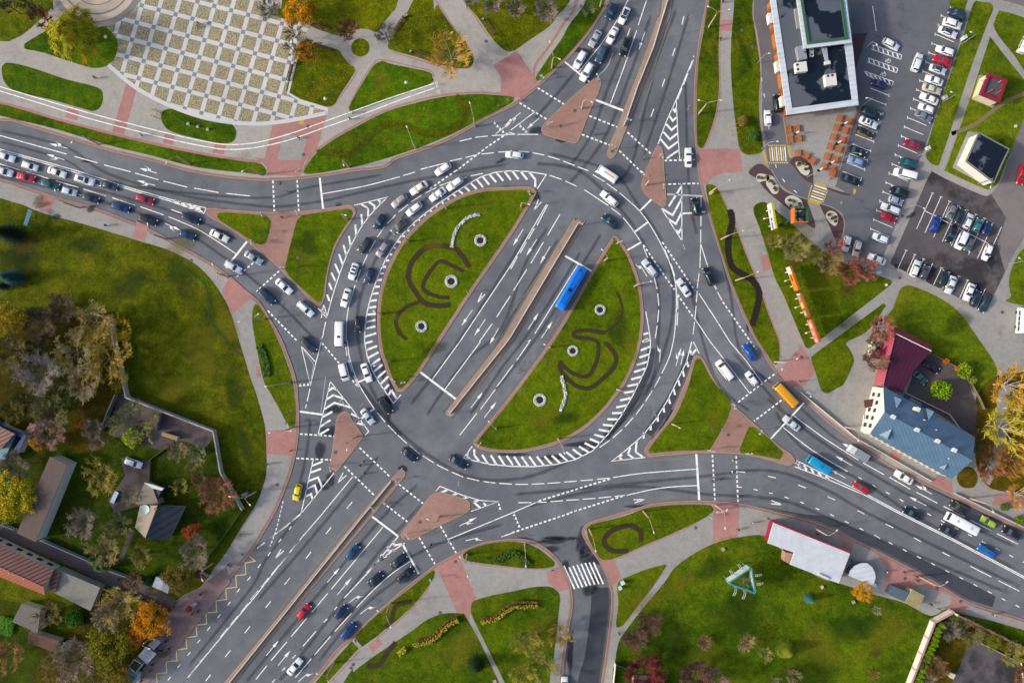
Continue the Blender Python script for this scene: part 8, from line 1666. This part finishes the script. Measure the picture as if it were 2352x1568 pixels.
def branches(rnd, h, r, n1=9, n2=6, n3=6, tr=.22, up=.45, twig=.045):
    "trunk+limbs mesh and twig mesh, list of twig tips"
    tk = MB(); tw = MB(); tips = []
    tk.tube([(0, 0, 0), (rnd.uniform(-.1, .1), rnd.uniform(-.1, .1), h*.3), (rnd.uniform(-.2, .2), rnd.uniform(-.2, .2), h*.6), (rnd.uniform(-.3, .3), rnd.uniform(-.3, .3), h*.85)], [tr, tr*.8, tr*.5, tr*.15], 8)
    for i in range(n1):
        a = 2*math.pi*i/n1+rnd.uniform(-.3, .3); z0 = h*rnd.uniform(.25, .65); L = r*rnd.uniform(.7, 1.05); dz = h*up*rnd.uniform(.5, 1.0)*(1-(z0/h-.25))
        p0 = Vector((0, 0, z0)); p3 = Vector((L*math.cos(a), L*math.sin(a), min(h, z0+dz))); pm = p0.lerp(p3, .5)+Vector((rnd.uniform(-.2, .2), rnd.uniform(-.2, .2), dz*.08)); tk.tube([p0, pm, p3], [tr*.42, tr*.25, tr*.08], 5)
        for j in range(n2):
            t_ = rnd.uniform(.25, 1); q0 = (p0.lerp(pm, t_*2) if t_ < .5 else pm.lerp(p3, t_*2-1)); b2 = a+rnd.uniform(-1.1, 1.1); l2 = L*rnd.uniform(.22, .5); q1 = q0+Vector((l2*math.cos(b2), l2*math.sin(b2), l2*rnd.uniform(.1, .9))); qm = q0.lerp(q1, .5)+Vector((rnd.uniform(-.1, .1), rnd.uniform(-.1, .1), .05)); tk.tube([q0, qm, q1], [tr*.16, tr*.1, tr*.05], 4)
            for k in range(n3):
                u = rnd.uniform(.2, 1); s0 = q0.lerp(q1, u); c3 = b2+rnd.uniform(-1.2, 1.2); l3 = l2*rnd.uniform(.35, .75); s1 = s0+Vector((l3*math.cos(c3), l3*math.sin(c3), l3*rnd.uniform(.0, .9))); tw.tube([s0, s0.lerp(s1, .5)+Vector((0, 0, .04)), s1], [twig, twig*.8, twig*.5], 3, cap=False); tips.append(s1); tips.append(s0.lerp(s1, .5))
                for k2 in range(2): v0 = s0.lerp(s1, rnd.uniform(.3, .9)); d3 = c3+rnd.uniform(-1, 1); l4 = l3*.5; v1 = v0+Vector((l4*math.cos(d3), l4*math.sin(d3), l4*rnd.uniform(0, .8))); tw.tube([v0, v1], [twig*.7, twig*.4], 3, cap=False); tips.append(v1)
    return tk, tw, tips
def leaf_quad(mb, p, s, rnd):
    n = Vector((rnd.uniform(-1, 1), rnd.uniform(-1, 1), rnd.uniform(.1, 1.4))).normalized(); u = n.cross(Vector((rnd.uniform(-1, 1), rnd.uniform(-1, 1), .1))).normalized(); v = n.cross(u); a = s*rnd.uniform(.6, 1.2); b2 = a*.6
    mb.quad([p-u*a, p-v*b2, p+u*a, p+v*b2])
PT = {}
def mk(kind, seed):
    rnd = random.Random(seed); root = empty(kind)
    if kind.startswith('bare'):
        dense = kind == 'bare_dense'; tk, tw, tips = branches(rnd, 8, 4, 12 if dense else 10, 11 if dense else 8, 12 if dense else 9, .2); tk.build('trunk', M_bark, root); tw.build('twigs', flat('8a7c68', .9, var=.25), root)
        if kind == 'bare_leafy' or dense:
            lf = MB()
            for t_ in rnd.sample(tips, min(len(tips), 600 if dense else 1300)):
                if rnd.random() < (.5 if dense else .8): leaf_quad(lf, t_+Vector((rnd.uniform(-.2, .2), rnd.uniform(-.2, .2), rnd.uniform(-.2, .1))), .13, rnd)
            lf.build('crown', leafm('a08c30'), root)
    elif kind in ('leafy', 'willow'):
        tk, tw, tips = branches(rnd, 8, 3.4, 8, 5, 2, .24); tk.build('trunk', M_bark, root); lf = MB(); cl = []
        for i in range(95):
            a = rnd.uniform(0, 2*math.pi); q = math.sqrt(rnd.random()); rr2 = 3.7*q*(1+.18*math.sin(3*a+seed)+.1*math.sin(5*a)); z = 5.2+2.8*math.sqrt(max(0, 1-q*q))*rnd.uniform(.1, 1)-(1.6 if kind == 'willow' and q > .6 else 0); cl.append((Vector((rr2*math.cos(a), rr2*math.sin(a), z)), rnd.uniform(.45, .85)))
        for c, cr2 in cl:
            for _ in range(60):
                d = Vector((rnd.gauss(0, .5), rnd.gauss(0, .5), rnd.gauss(0, .4)))*cr2
                if kind == 'willow':
                    n = Vector((c.x, c.y, 0)).normalized(); p = c+d; l2 = rnd.uniform(.3, .8); sd_ = Vector((-n.y, n.x, 0))*.05; q = p+n*l2*.6+Vector((rnd.uniform(-.15, .15), rnd.uniform(-.15, .15), -l2*.6)); lf.quad([p-sd_, q-sd_*.3, q+sd_*.3, p+sd_])
                else: leaf_quad(lf, c+d, .16, rnd)
        lf.build('crown', leafm('b09020'), root)
    elif kind == 'conifer':
        b = MB(); b.tube([(0, 0, 0), (0, 0, 8)], [.2, .03], 8); b.build('trunk', M_bark, root); lf = MB()
        for lv in range(17):
            z = .8+lv*.43; rr2 = 2.9*(1-(z-.6)/7.8)**.8
            for k in range(int(11+rr2*8)):
                a = rnd.uniform(0, 2*math.pi); L = rr2*rnd.uniform(.75, 1.12)
                for j in range(8):
                    u = (j+.5)/8; p = Vector((L*u*math.cos(a), L*u*math.sin(a), z-.35*u*u*rr2*.3+.1)); wq = .42*(1-u*.55)
                    for sd_ in (-1, 1):
                        d = a+sd_*rnd.uniform(.5, 1.0); e = p+Vector((math.cos(d), math.sin(d), -.1))*wq*1.6; n = Vector((-math.sin(a), math.cos(a), 0))*.09; lf.quad([p-n, e, p+n+Vector((0, 0, .03))])
        lf.build('crown', leafm('2c4c3c'), root)
    elif kind in ('shrub', 'thuja'):
        b = MB()
        for k in range(5): a = k*1.25; b.tube([(0, 0, 0), (.4*math.cos(a), .4*math.sin(a), 1.0)], [.05, .02], 5)
        b.build('stem', M_bark, root); lf = MB()
        for i in range(1500):
            d = Vector((rnd.gauss(0, 1), rnd.gauss(0, 1), rnd.gauss(0, 1))).normalized(); q = rnd.uniform(.7, 1.0); bmp = 1+.12*math.sin(4*math.atan2(d.y, d.x)+seed)*math.cos(3*d.z)
            if kind == 'thuja': z = (d.z+1)/2; rr2 = .5*math.sin(math.pi*min(1, z*.85+.12))**.7; a = math.atan2(d.y, d.x); p = Vector((rr2*q*math.cos(a), rr2*q*math.sin(a), z*3.0))
            else: p = Vector((d.x*q*bmp, d.y*q*bmp, .85+d.z*.8*q))
            leaf_quad(lf, p, .11 if kind == 'shrub' else .09, rnd)
        lf.build('crown', leafm('4c7020'), root)
    return root
TKN = {'bare': 'bare_tree', 'bare_dense': 'bare_tree', 'bare_leafy': 'autumn_tree', 'leafy': 'autumn_tree', 'willow': 'willow_tree', 'conifer': 'conifer', 'shrub': 'shrub', 'thuja': 'columnar_thuja'}
NV = {'bare': 3, 'bare_dense': 2, 'bare_leafy': 3, 'leafy': 3, 'willow': 1, 'conifer': 2, 'shrub': 2, 'thuja': 1}; BASE = {'bare': (4.6, 8), 'bare_dense': (4.6, 8), 'bare_leafy': (4.6, 8), 'leafy': (3.9, 8), 'willow': (4.1, 8), 'conifer': (2.9, 8), 'shrub': (1.02, 1.7), 'thuja': (.5, 3)}
tcount = {}
TREES = """01 650,300|willow|62|b8a010:8c9418|5c5044|large yellow-green willow beside the round plaza|00|11
02 400,175|bare_dense|25|7c4c40|5c4038|reddish half-bare tree overhanging the path left of the willow|00|7
03 270,25|bare|26|4c4640|2c2826|leafless dark tree at the top-left frame edge, nearer the willow|00|9
04 60,40|bare|24|4c4640|2c2826|leafless dark tree in the top-left corner|00|9
05 120,70|bare|26|6c6454|5c5448|leafless tree at the top edge of the chequered plaza|10|7
06 390,110|leafy|34|e09a18|5c5044|golden tree above the upper park bench|10|7
07 520,90|leafy|14|d0a828|5c5044|small golden tree beside the globe lamp|10|5
08 350,310|bare|22|6c6454|5c5448|leafless tree over the plaza edge, upper one|10|7
09 455,480|leafy|27|c88c18:6a4c24|5c5044|round golden tree with a brown top beside the plaza|10|6
10 320,440|bare|17|6c6454|5c5448|leafless tree over the plaza edge, lower one|10|6
11 850,290|bare_dense|24|74483a|4c3830|rusty-brown bare tree above the round bed|10|7
12 1190,310|bare|25|5c5848|4c463c|leafless tree with a white painted foot by the bench|10|7
13 1790,520|bare_leafy|48|c0963c|b0a490|broad pale-branched tree with yellow leaves beside the wide path|10|9
14 310,100|bare_dense|30|82786a|8c8070|round grey leafless tree nearest the north-road footpath|20|6
15 30,80|bare_dense|20|82786a|8c8070|round grey leafless tree second from the north-road footpath|20|6
16 2180,35|bare_dense|24|82786a|8c8070|round grey leafless tree at the top frame edge by the bench|10|6
17 1985,5|bare_dense|18|82786a|8c8070|small grey leafless tree at the top frame edge by the wide path|10|5
18 700,85|bare|20|6c7050|5c6048|thin leafless tree on the verge strip of the north road|20|6
19 2120,1110|shrub|13|8a7434|5c5044|brownish round shrub on the north-east verge|20|2
20 2220,1245|shrub|13|4a7430|5c5044|bushy green shrub with orange tips on the north-east verge|20|3
21 255,700|bare_dense|34|8c8450|9c8c34|broad olive leafless tree on the billboard lawn, largest|31|8
22 60,660|bare|18|8c8450|9c8c34|small olive leafless tree on the billboard lawn, nearest the footpath|31|5
23 420,775|bare|22|8c8450|9c8c34|olive leafless tree right of the largest one|31|6
24 565,830|bare_dense|26|8a7448|8c7c3c|brownish bare tree in the middle of the billboard lawn|31|6
25 600,700|bare_dense|22|94605c|7c5048|pinkish bare tree over the car park path|31|6
26 740,935|bare_dense|28|8c5040|6c4438|rusty bare tree on the billboard lawn, left of the pair|31|6
27 890,900|bare_dense|28|94584a|6c4438|rusty bare tree on the billboard lawn, right of the pair|31|6
28 1040,1440|bare_dense|27|a0604c|7c5048|pinkish-brown bare tree above the crimson roof|31|7
29 955,165|bare_dense|26|7c6450|6c5848|brown bare tree in a round pit before the wine-red hall|32|7
30 960,-20|bare_dense|16|8c6c54|6c5848|small bare tree beside the hall entrance|32|5
31 1605,445|shrub|25|7aa012|5c5044|big bright green round shrub in the yard|32|5
32 1810,265|shrub|19|86a01c|5c5044|yellow-green shrub at the yard fence|32|3
33 1640,180|shrub|7|d07828|5c5044|small orange shrub on the yard fence|32|2
34 1750,245|shrub|8|c87c2c|5c5044|orange-leaved shrub touching the yellow-green one|32|2
35 1880,350|shrub|11|8a9438|5c5044|small olive shrub below the yard fence|32|2
36 2230,400|bare_leafy|50|d0a234|dcd4c8|tall white-barked birch beside the yard, upper|32|11
37 2160,790|bare_leafy|52|c0b02c|dcd4c8|tall white-barked birch beside the yard, middle|32|11
38 2300,620|bare_leafy|40|b8982c|dcd4c8|white-barked birch at the frame edge between the two others|32|9
39 2030,1130|bare_dense|38|8a5c34|6c5848|broad brown tree beyond the end of the blue-roofed house|32|6
40 2250,1080|bare_dense|42|9c702c|6c5848|ochre bare tree at the frame edge below the birches|32|7
41 1940,900|bare_dense|30|6c5c2c|5c5044|dark olive bare tree right of the blue roof|32|5
42 2180,1520|shrub|9|5a7a28|5c5044|small round tree in a ring on the pink paving|32|3
43 2310,1400|bare_leafy|30|c8943c|dcd4c8|yellow birch at the right frame edge by the pavement|32|8
44 2325,75|shrub|12|6a8020|5c5044|round green shrub in the lower right pavement|33|3
45 378,797|conifer|13|4c8478|4c4438|small blue spruce in the meadow behind the pavilion|33|4
46 870,725|leafy|23|e0a020|5c5044|golden yellow tree behind the round kiosk|33|4
47 165,1265|conifer|24|8a9424|5c5044|yellow-green conifer in the lower meadow|33|5
48 985,895|bare|11|9a9078|a89c88|tiny leafless tree in the meadow behind the kiosks|33|3
49 220,1500|bare|18|8c8060|a08c60|small leafless tree near the bottom edge, right of the yellow conifer|33|5
50 60,1545|bare|14|8c8060|a89c88|leafless tree at the bottom edge below the yellow conifer|33|4
51 960,1480|bare|13|8c6040|9c6c40|reddish sapling at the bottom of the meadow|33|4
52 1262,1005|bare_dense|29|5c4438|4c3c34|round brown thicket beside the narrow path, upper of two|23|3
53 1130,1160|bare_dense|28|64483c|4c3c34|round brown thicket beside the narrow path, lower of two|23|3
54 1760,1190|bare_dense|16|8c6c50|7c6450|small brown bare shrub in the meadow, left one|23|3
55 2160,1180|bare|22|9c8060|9c8060|pale brown bare tree in the meadow, middle one|23|5
56 2320,1290|bare|18|948c54|948c54|olive bare tree in the meadow, right one|23|5
57 1220,1450|bare_dense|46|6c2028|5c2c2c|wide dark red tree behind the green gate|23|6
58 1700,1500|bare_dense|36|64403c|6c5048|brown-purple tree at the bottom edge of the meadow|23|6
59 1860,1540|bare_dense|30|7c645c|8c7464|pale brown tree at the bottom edge right of the dark one|23|6
60 120,1180|bare_leafy|34|8c8434|7c7040|thin olive tree above the small street, upper|23|6
61 440,1120|bare_leafy|26|a08c34|9c8c38|thin yellowish tree overhanging the small street pavement|23|7
62 260,1430|bare_leafy|38|8c8838|7c7040|thin olive tree over the street pavement near the bottom|23|7
63 100,1480|bare_leafy|30|a89c30|7c7040|sparse tree with yellow leaf balls near the bottom edge|23|6
64 2020,1400|conifer|25|28401c|3c3428|dark green pine beside the narrow footpath|13|6
65 80,580|conifer|30|14301c|2c2820|very dark spruce at the left frame edge|01|9
66 100,980|conifer|24|2c5450|2c2820|dark blue spruce at the left frame edge|01|7
67 10,1060|conifer|14|1c3c30|2c2820|small dark spruce just below the blue one|01|5
68 110,1360|leafy|36|a8901c|5c5044|yellow-green tree at the left frame edge|01|8
69 860,1400|bare_leafy|44|9c8850|8c8068|bare tree with yellow tufts above the wall corner|01|8
70 1120,1440|bare_leafy|26|b0981c|8c7c30|yellow-leaved tree leaning over the garden wall|01|7
71 560,1250|bare_dense|34|5c4838|4c4038|dark brown thicket along the thin wire fence|01|4
72 380,1420|bare_dense|40|5c4c34|4c4038|brown thicket behind the wire fence|01|5
73 1000,150|bare_leafy|58|9c8434|8c7834|huge bare tree with ochre limbs across the garden wall|02|10
74 700,90|bare_leafy|46|948a58|8c8474|bare tree with yellow tufts left of the huge one|02|8
75 390,300|bare_dense|44|847c74|8c8478|silver-grey leafless tree in the dense garden|02|8
76 790,350|bare_dense|44|8c7c5c|8c8068|beige leafless tree inside the wall bend|02|8
77 480,640|bare_dense|40|6c6c40|6c6448|olive bare tree in the middle of the dense garden|02|7
78 1260,740|bare_leafy|48|74743a|6c6448|great olive tree covering the edge of the black yard|02|8
79 1210,880|shrub|24|8aa018|5c5044|bright lime shrub below the great olive tree|02|3
80 735,750|leafy|14|b87028|5c4838|small orange tree in the dense garden|02|4
81 470,860|bare_dense|36|8c6c60|7c6458|mauve-brown bare tree over the grey huts|02|6
82 355,930|leafy|17|d09a1c|5c5044|bright golden small tree above the long house|02|5
83 860,800|bare_dense|22|7c7468|7c7468|grey leafless tree beside the yard fence|02|6
84 910,920|bare_dense|18|8c8068|7c7468|small beige leafless tree on the garden lawn|02|4
85 150,1140|bare_dense|34|6c6450|6c6450|grey-brown bare tree left of the long house|02|6
86 130,1430|leafy|50|d0b418:8c9014|5c5044|large bright yellow tree left of the long house|02|8
87 930,1225|bare_leafy|42|948434|8c7c3c|ochre spreading tree on the lawn beside the covered trailer|02|7
88 1630,990|bare_dense|27|84745c|7c6c58|beige bare tree below the black yard|02|5
89 1820,1030|bare_leafy|22|8c9068|8c9078|pale sparse tree with a dark fallen branch|02|5
90 1780,1120|bare|16|8c8060|8c8060|small pale bare tree beside the grey plank fence|02|4
91 1200,1410|bare|26|7c7450|7c7450|thin tree on the bare ground between house and trailer|02|5
92 1660,1320|bare_leafy|18|948c40|7c7040|small yellowish tree right of the cottage|02|4
93 1990,1400|bare_dense|40|84583c|946440|broad reddish-brown tree inside the plank fence|02|6
94 1850,1260|bare_dense|18|7c5c48|7c6450|small brown tree above the reddish-brown one|02|4
95 780,100|bare_dense|34|84786a|84786a|round grey bare tree on the lawn beside the long house|03|6
96 1120,110|bare_leafy|30|747048|6c6844|olive grey tree left of the cottage|03|6
97 950,350|bare_leafy|36|948454|8c7c5c|beige-yellow tree above the lane fence|03|6
98 930,490|conifer|20|3c6c3c|3c3428|green fir leaning over the lane fence|03|5
99 850,440|shrub|11|4c8044|5c5044|light green shrub beside the fir|03|3
A0 1310,400|bare_leafy|24|8c7c3c|7c7048|thin ochre tree right of the garden path|03|5
A1 1770,180|leafy|22|b85a24:8c3c28|5c4838|round orange-red tree in the garden|03|4
A2 1800,360|bare_dense|36|7c7460|7c7460|wide grey-brown bare tree beside the green fence|03|6
A3 1640,600|leafy|34|6c6420:7c6c28|5c5044|olive-yellow tree beside the lattice carport|03|6
A4 1230,620|bare_dense|20|84684c|7c6450|brown bare tree over the lane fence|03|4
A5 1370,615|shrub|11|2c6420|5c5044|dark green shrub beside the carport|03|3
A6 460,930|bare_leafy|32|7c6c3c|746844|brown-olive tree beside the grey felt shed|03|6
A7 1110,830|bare_leafy|42|b09c50|b0a494|pale branching tree right of the grey board roof|03|8
A8 1000,980|bare_dense|34|94846c|a09484|silvery bare tree above the green-yellow one|03|8
A9 1400,985|leafy|42|d08c14|5c5044|large golden tree beside the market kiosks|03|8
B0 1265,1120|leafy|26|cc7c28|5c5044|orange tree left of the large golden one|03|6
B1 1010,1240|leafy|50|747814:8c8018|5c5044|large yellow-green tree below the silvery one|03|8
B2 700,1360|bare_dense|46|84745c|8c7c6c|wide grey-brown bare tree near the bottom edge|03|8
B3 520,1440|bare_leafy|30|94803c|84745c|ochre bare tree near the bottom edge, left of the wide one|03|7
B4 900,1500|bare_leafy|38|847c38|84745c|olive bare tree at the bottom edge|03|7
B5 1130,1490|leafy|26|947c2c|5c5044|ochre tree at the bottom edge beside the last kiosk|03|6
B6 80,1320|bare_leafy|36|94703c|84603c|orange-brown tree in the bottom-left garden|03|6
B7 680,980|shrub|22|3c7018|5c5044|green bush beside the pale patched shed|03|3
B8 40,1040|shrub|24|4c8420|5c5044|bright green vegetable patch bushes at the left edge|03|1
B9 250,60|bare_dense|22|6c5c30|6c5c30|dark olive tree at the top edge of the dense garden|02|6
C0 90,80|bare_dense|44|645c2c|5c5430|olive-brown tree in the upper left garden|02|7
C1 120,640|bare_dense|30|545420|5c5430|dark olive tree above the blue canopy|02|6
C2 1480,1410|bare_dense|24|6c6c3c|5c5a3c|brown-green thicket in the yard of the asphalt court|33|4
C3 1560,1420|bare_dense|26|7c5434|6c4830|rust-brown round thicket in the yard of the asphalt court|33|4
C4 1680,1080|bare_dense|22|7c7060|7c7060|grey thicket behind the thujas|33|3
C5 1840,1100|bare_dense|30|646438|5c5c38|olive thicket between the thujas and the asphalt court|33|3
C6 2060,1180|leafy|22|74801c|5c5044|yellow-green bush along the pink-coped wall|33|3
C7 2240,1290|bare_dense|28|84803c|7c7440|olive bush at the corner of the asphalt court|33|3
C8 2330,1500|bare_dense|26|8c603c|7c5c44|red-brown bush at the lower right corner|33|4
C9 1480,1545|bare|16|9c9488|9c9488|pale leafless shrub at the bottom edge beside the thujas|33|3
D0 620,400|bare_dense|30|5c5c28|54542c|dark olive thicket in the heart of the dense garden|02|6
D1 620,540|leafy|26|4c5c1c|4c4438|mossy green tree in the heart of the dense garden|02|6
D2 1080,330|bare_leafy|26|8c8424|7c7440|yellowish tree hugging the garden wall|02|6
D3 560,180|leafy|22|94841c|5c5044|yellow-leaved tree in the upper dense garden|02|6
D4 300,160|bare_dense|30|5c5424|54502c|brown-olive tree between the two upper garden trees|02|6
D5 250,560|bare_dense|30|4c4c20|4c4828|dark undergrowth tree left in the dense garden|02|5""".split('\n')
def place_tree(kind, px, py, rpx, leafc, barkc, label, hgt, grp=None):
    k = tcount.get(kind, 0); tcount[kind] = k+1; v = k % NV[kind]; key = (kind, v)
    rb, hb_ = BASE[kind]; sr = rpx/S/rb*.96; sz = hgt/hb_; zm = hgt*(.65 if kind not in ('conifer', 'thuja') else .4); B = W(px, py, zm)
    bark = flat(barkc, .9, var=.25, scale=4); lc, _, alt = leafc.partition(':')
    if key not in PT: PT[key] = mk(kind, 11+7*v+len(kind)); r = PT[key]; r.location = (B.x, B.y, ZG); r.rotation_euler = (0, 0, k*1.3); r.scale = (sr, sr, sz); r['label'] = label
    else: r = dup(PT[key], (B.x, B.y, ZG), k*1.3, label, sc=(sr, sr*(1+.08*math.sin(k*2.1)), sz))
    r.name = TKN[kind]; r['category'] = TKN[kind].replace('_', ' ')
    if grp: r['group'] = grp
    paint(r, {'trunk': bark, 'twigs': flat(lc, .9, var=.25, k=1.1), 'crown': leafm(lc, alt=alt or None), 'stem': bark}); return r
for row in TREES:
    f = row.split('|'); s = f[0].split()[1]; a = P(f[6]+': '+s)[0]; label = ' '.join(f[5].split()[:16])
    place_tree(f[1], a[0], a[1], float(f[2]), f[3], f[4], label, float(f[7]), 'trees and bushes')
ords = ['first', 'second', 'third', 'fourth', 'fifth', 'sixth', 'seventh', 'eighth', 'ninth', 'tenth', 'eleventh', 'twelfth', 'thirteenth', 'fourteenth']
for k, s in enumerate(["1595,1040", "1560,1078", "1550,1115", "1538,1160", "1525,1205", "1500,1240", "1487,1280", "1462,1315", "1455,1352", "1437,1402", "1420,1445", "1405,1490", "1390,1528", "1375,1562"]):
    a = P("33: "+s)[0]; place_tree('thuja', a[0]-3, a[1]-2, 7, '6a8a10', '5c5044', 'green columnar thuja, %s from the wall corner along the white wall' % ords[k], 3.6, 'thujas in a row inside the white courtyard wall')
a = P("33: 1725,1000")[0]; place_tree('shrub', a[0], a[1], 15, '5c7c14', '5c5044', 'spreading green bush in the corner of the courtyard wall', 2, 'trees and bushes')
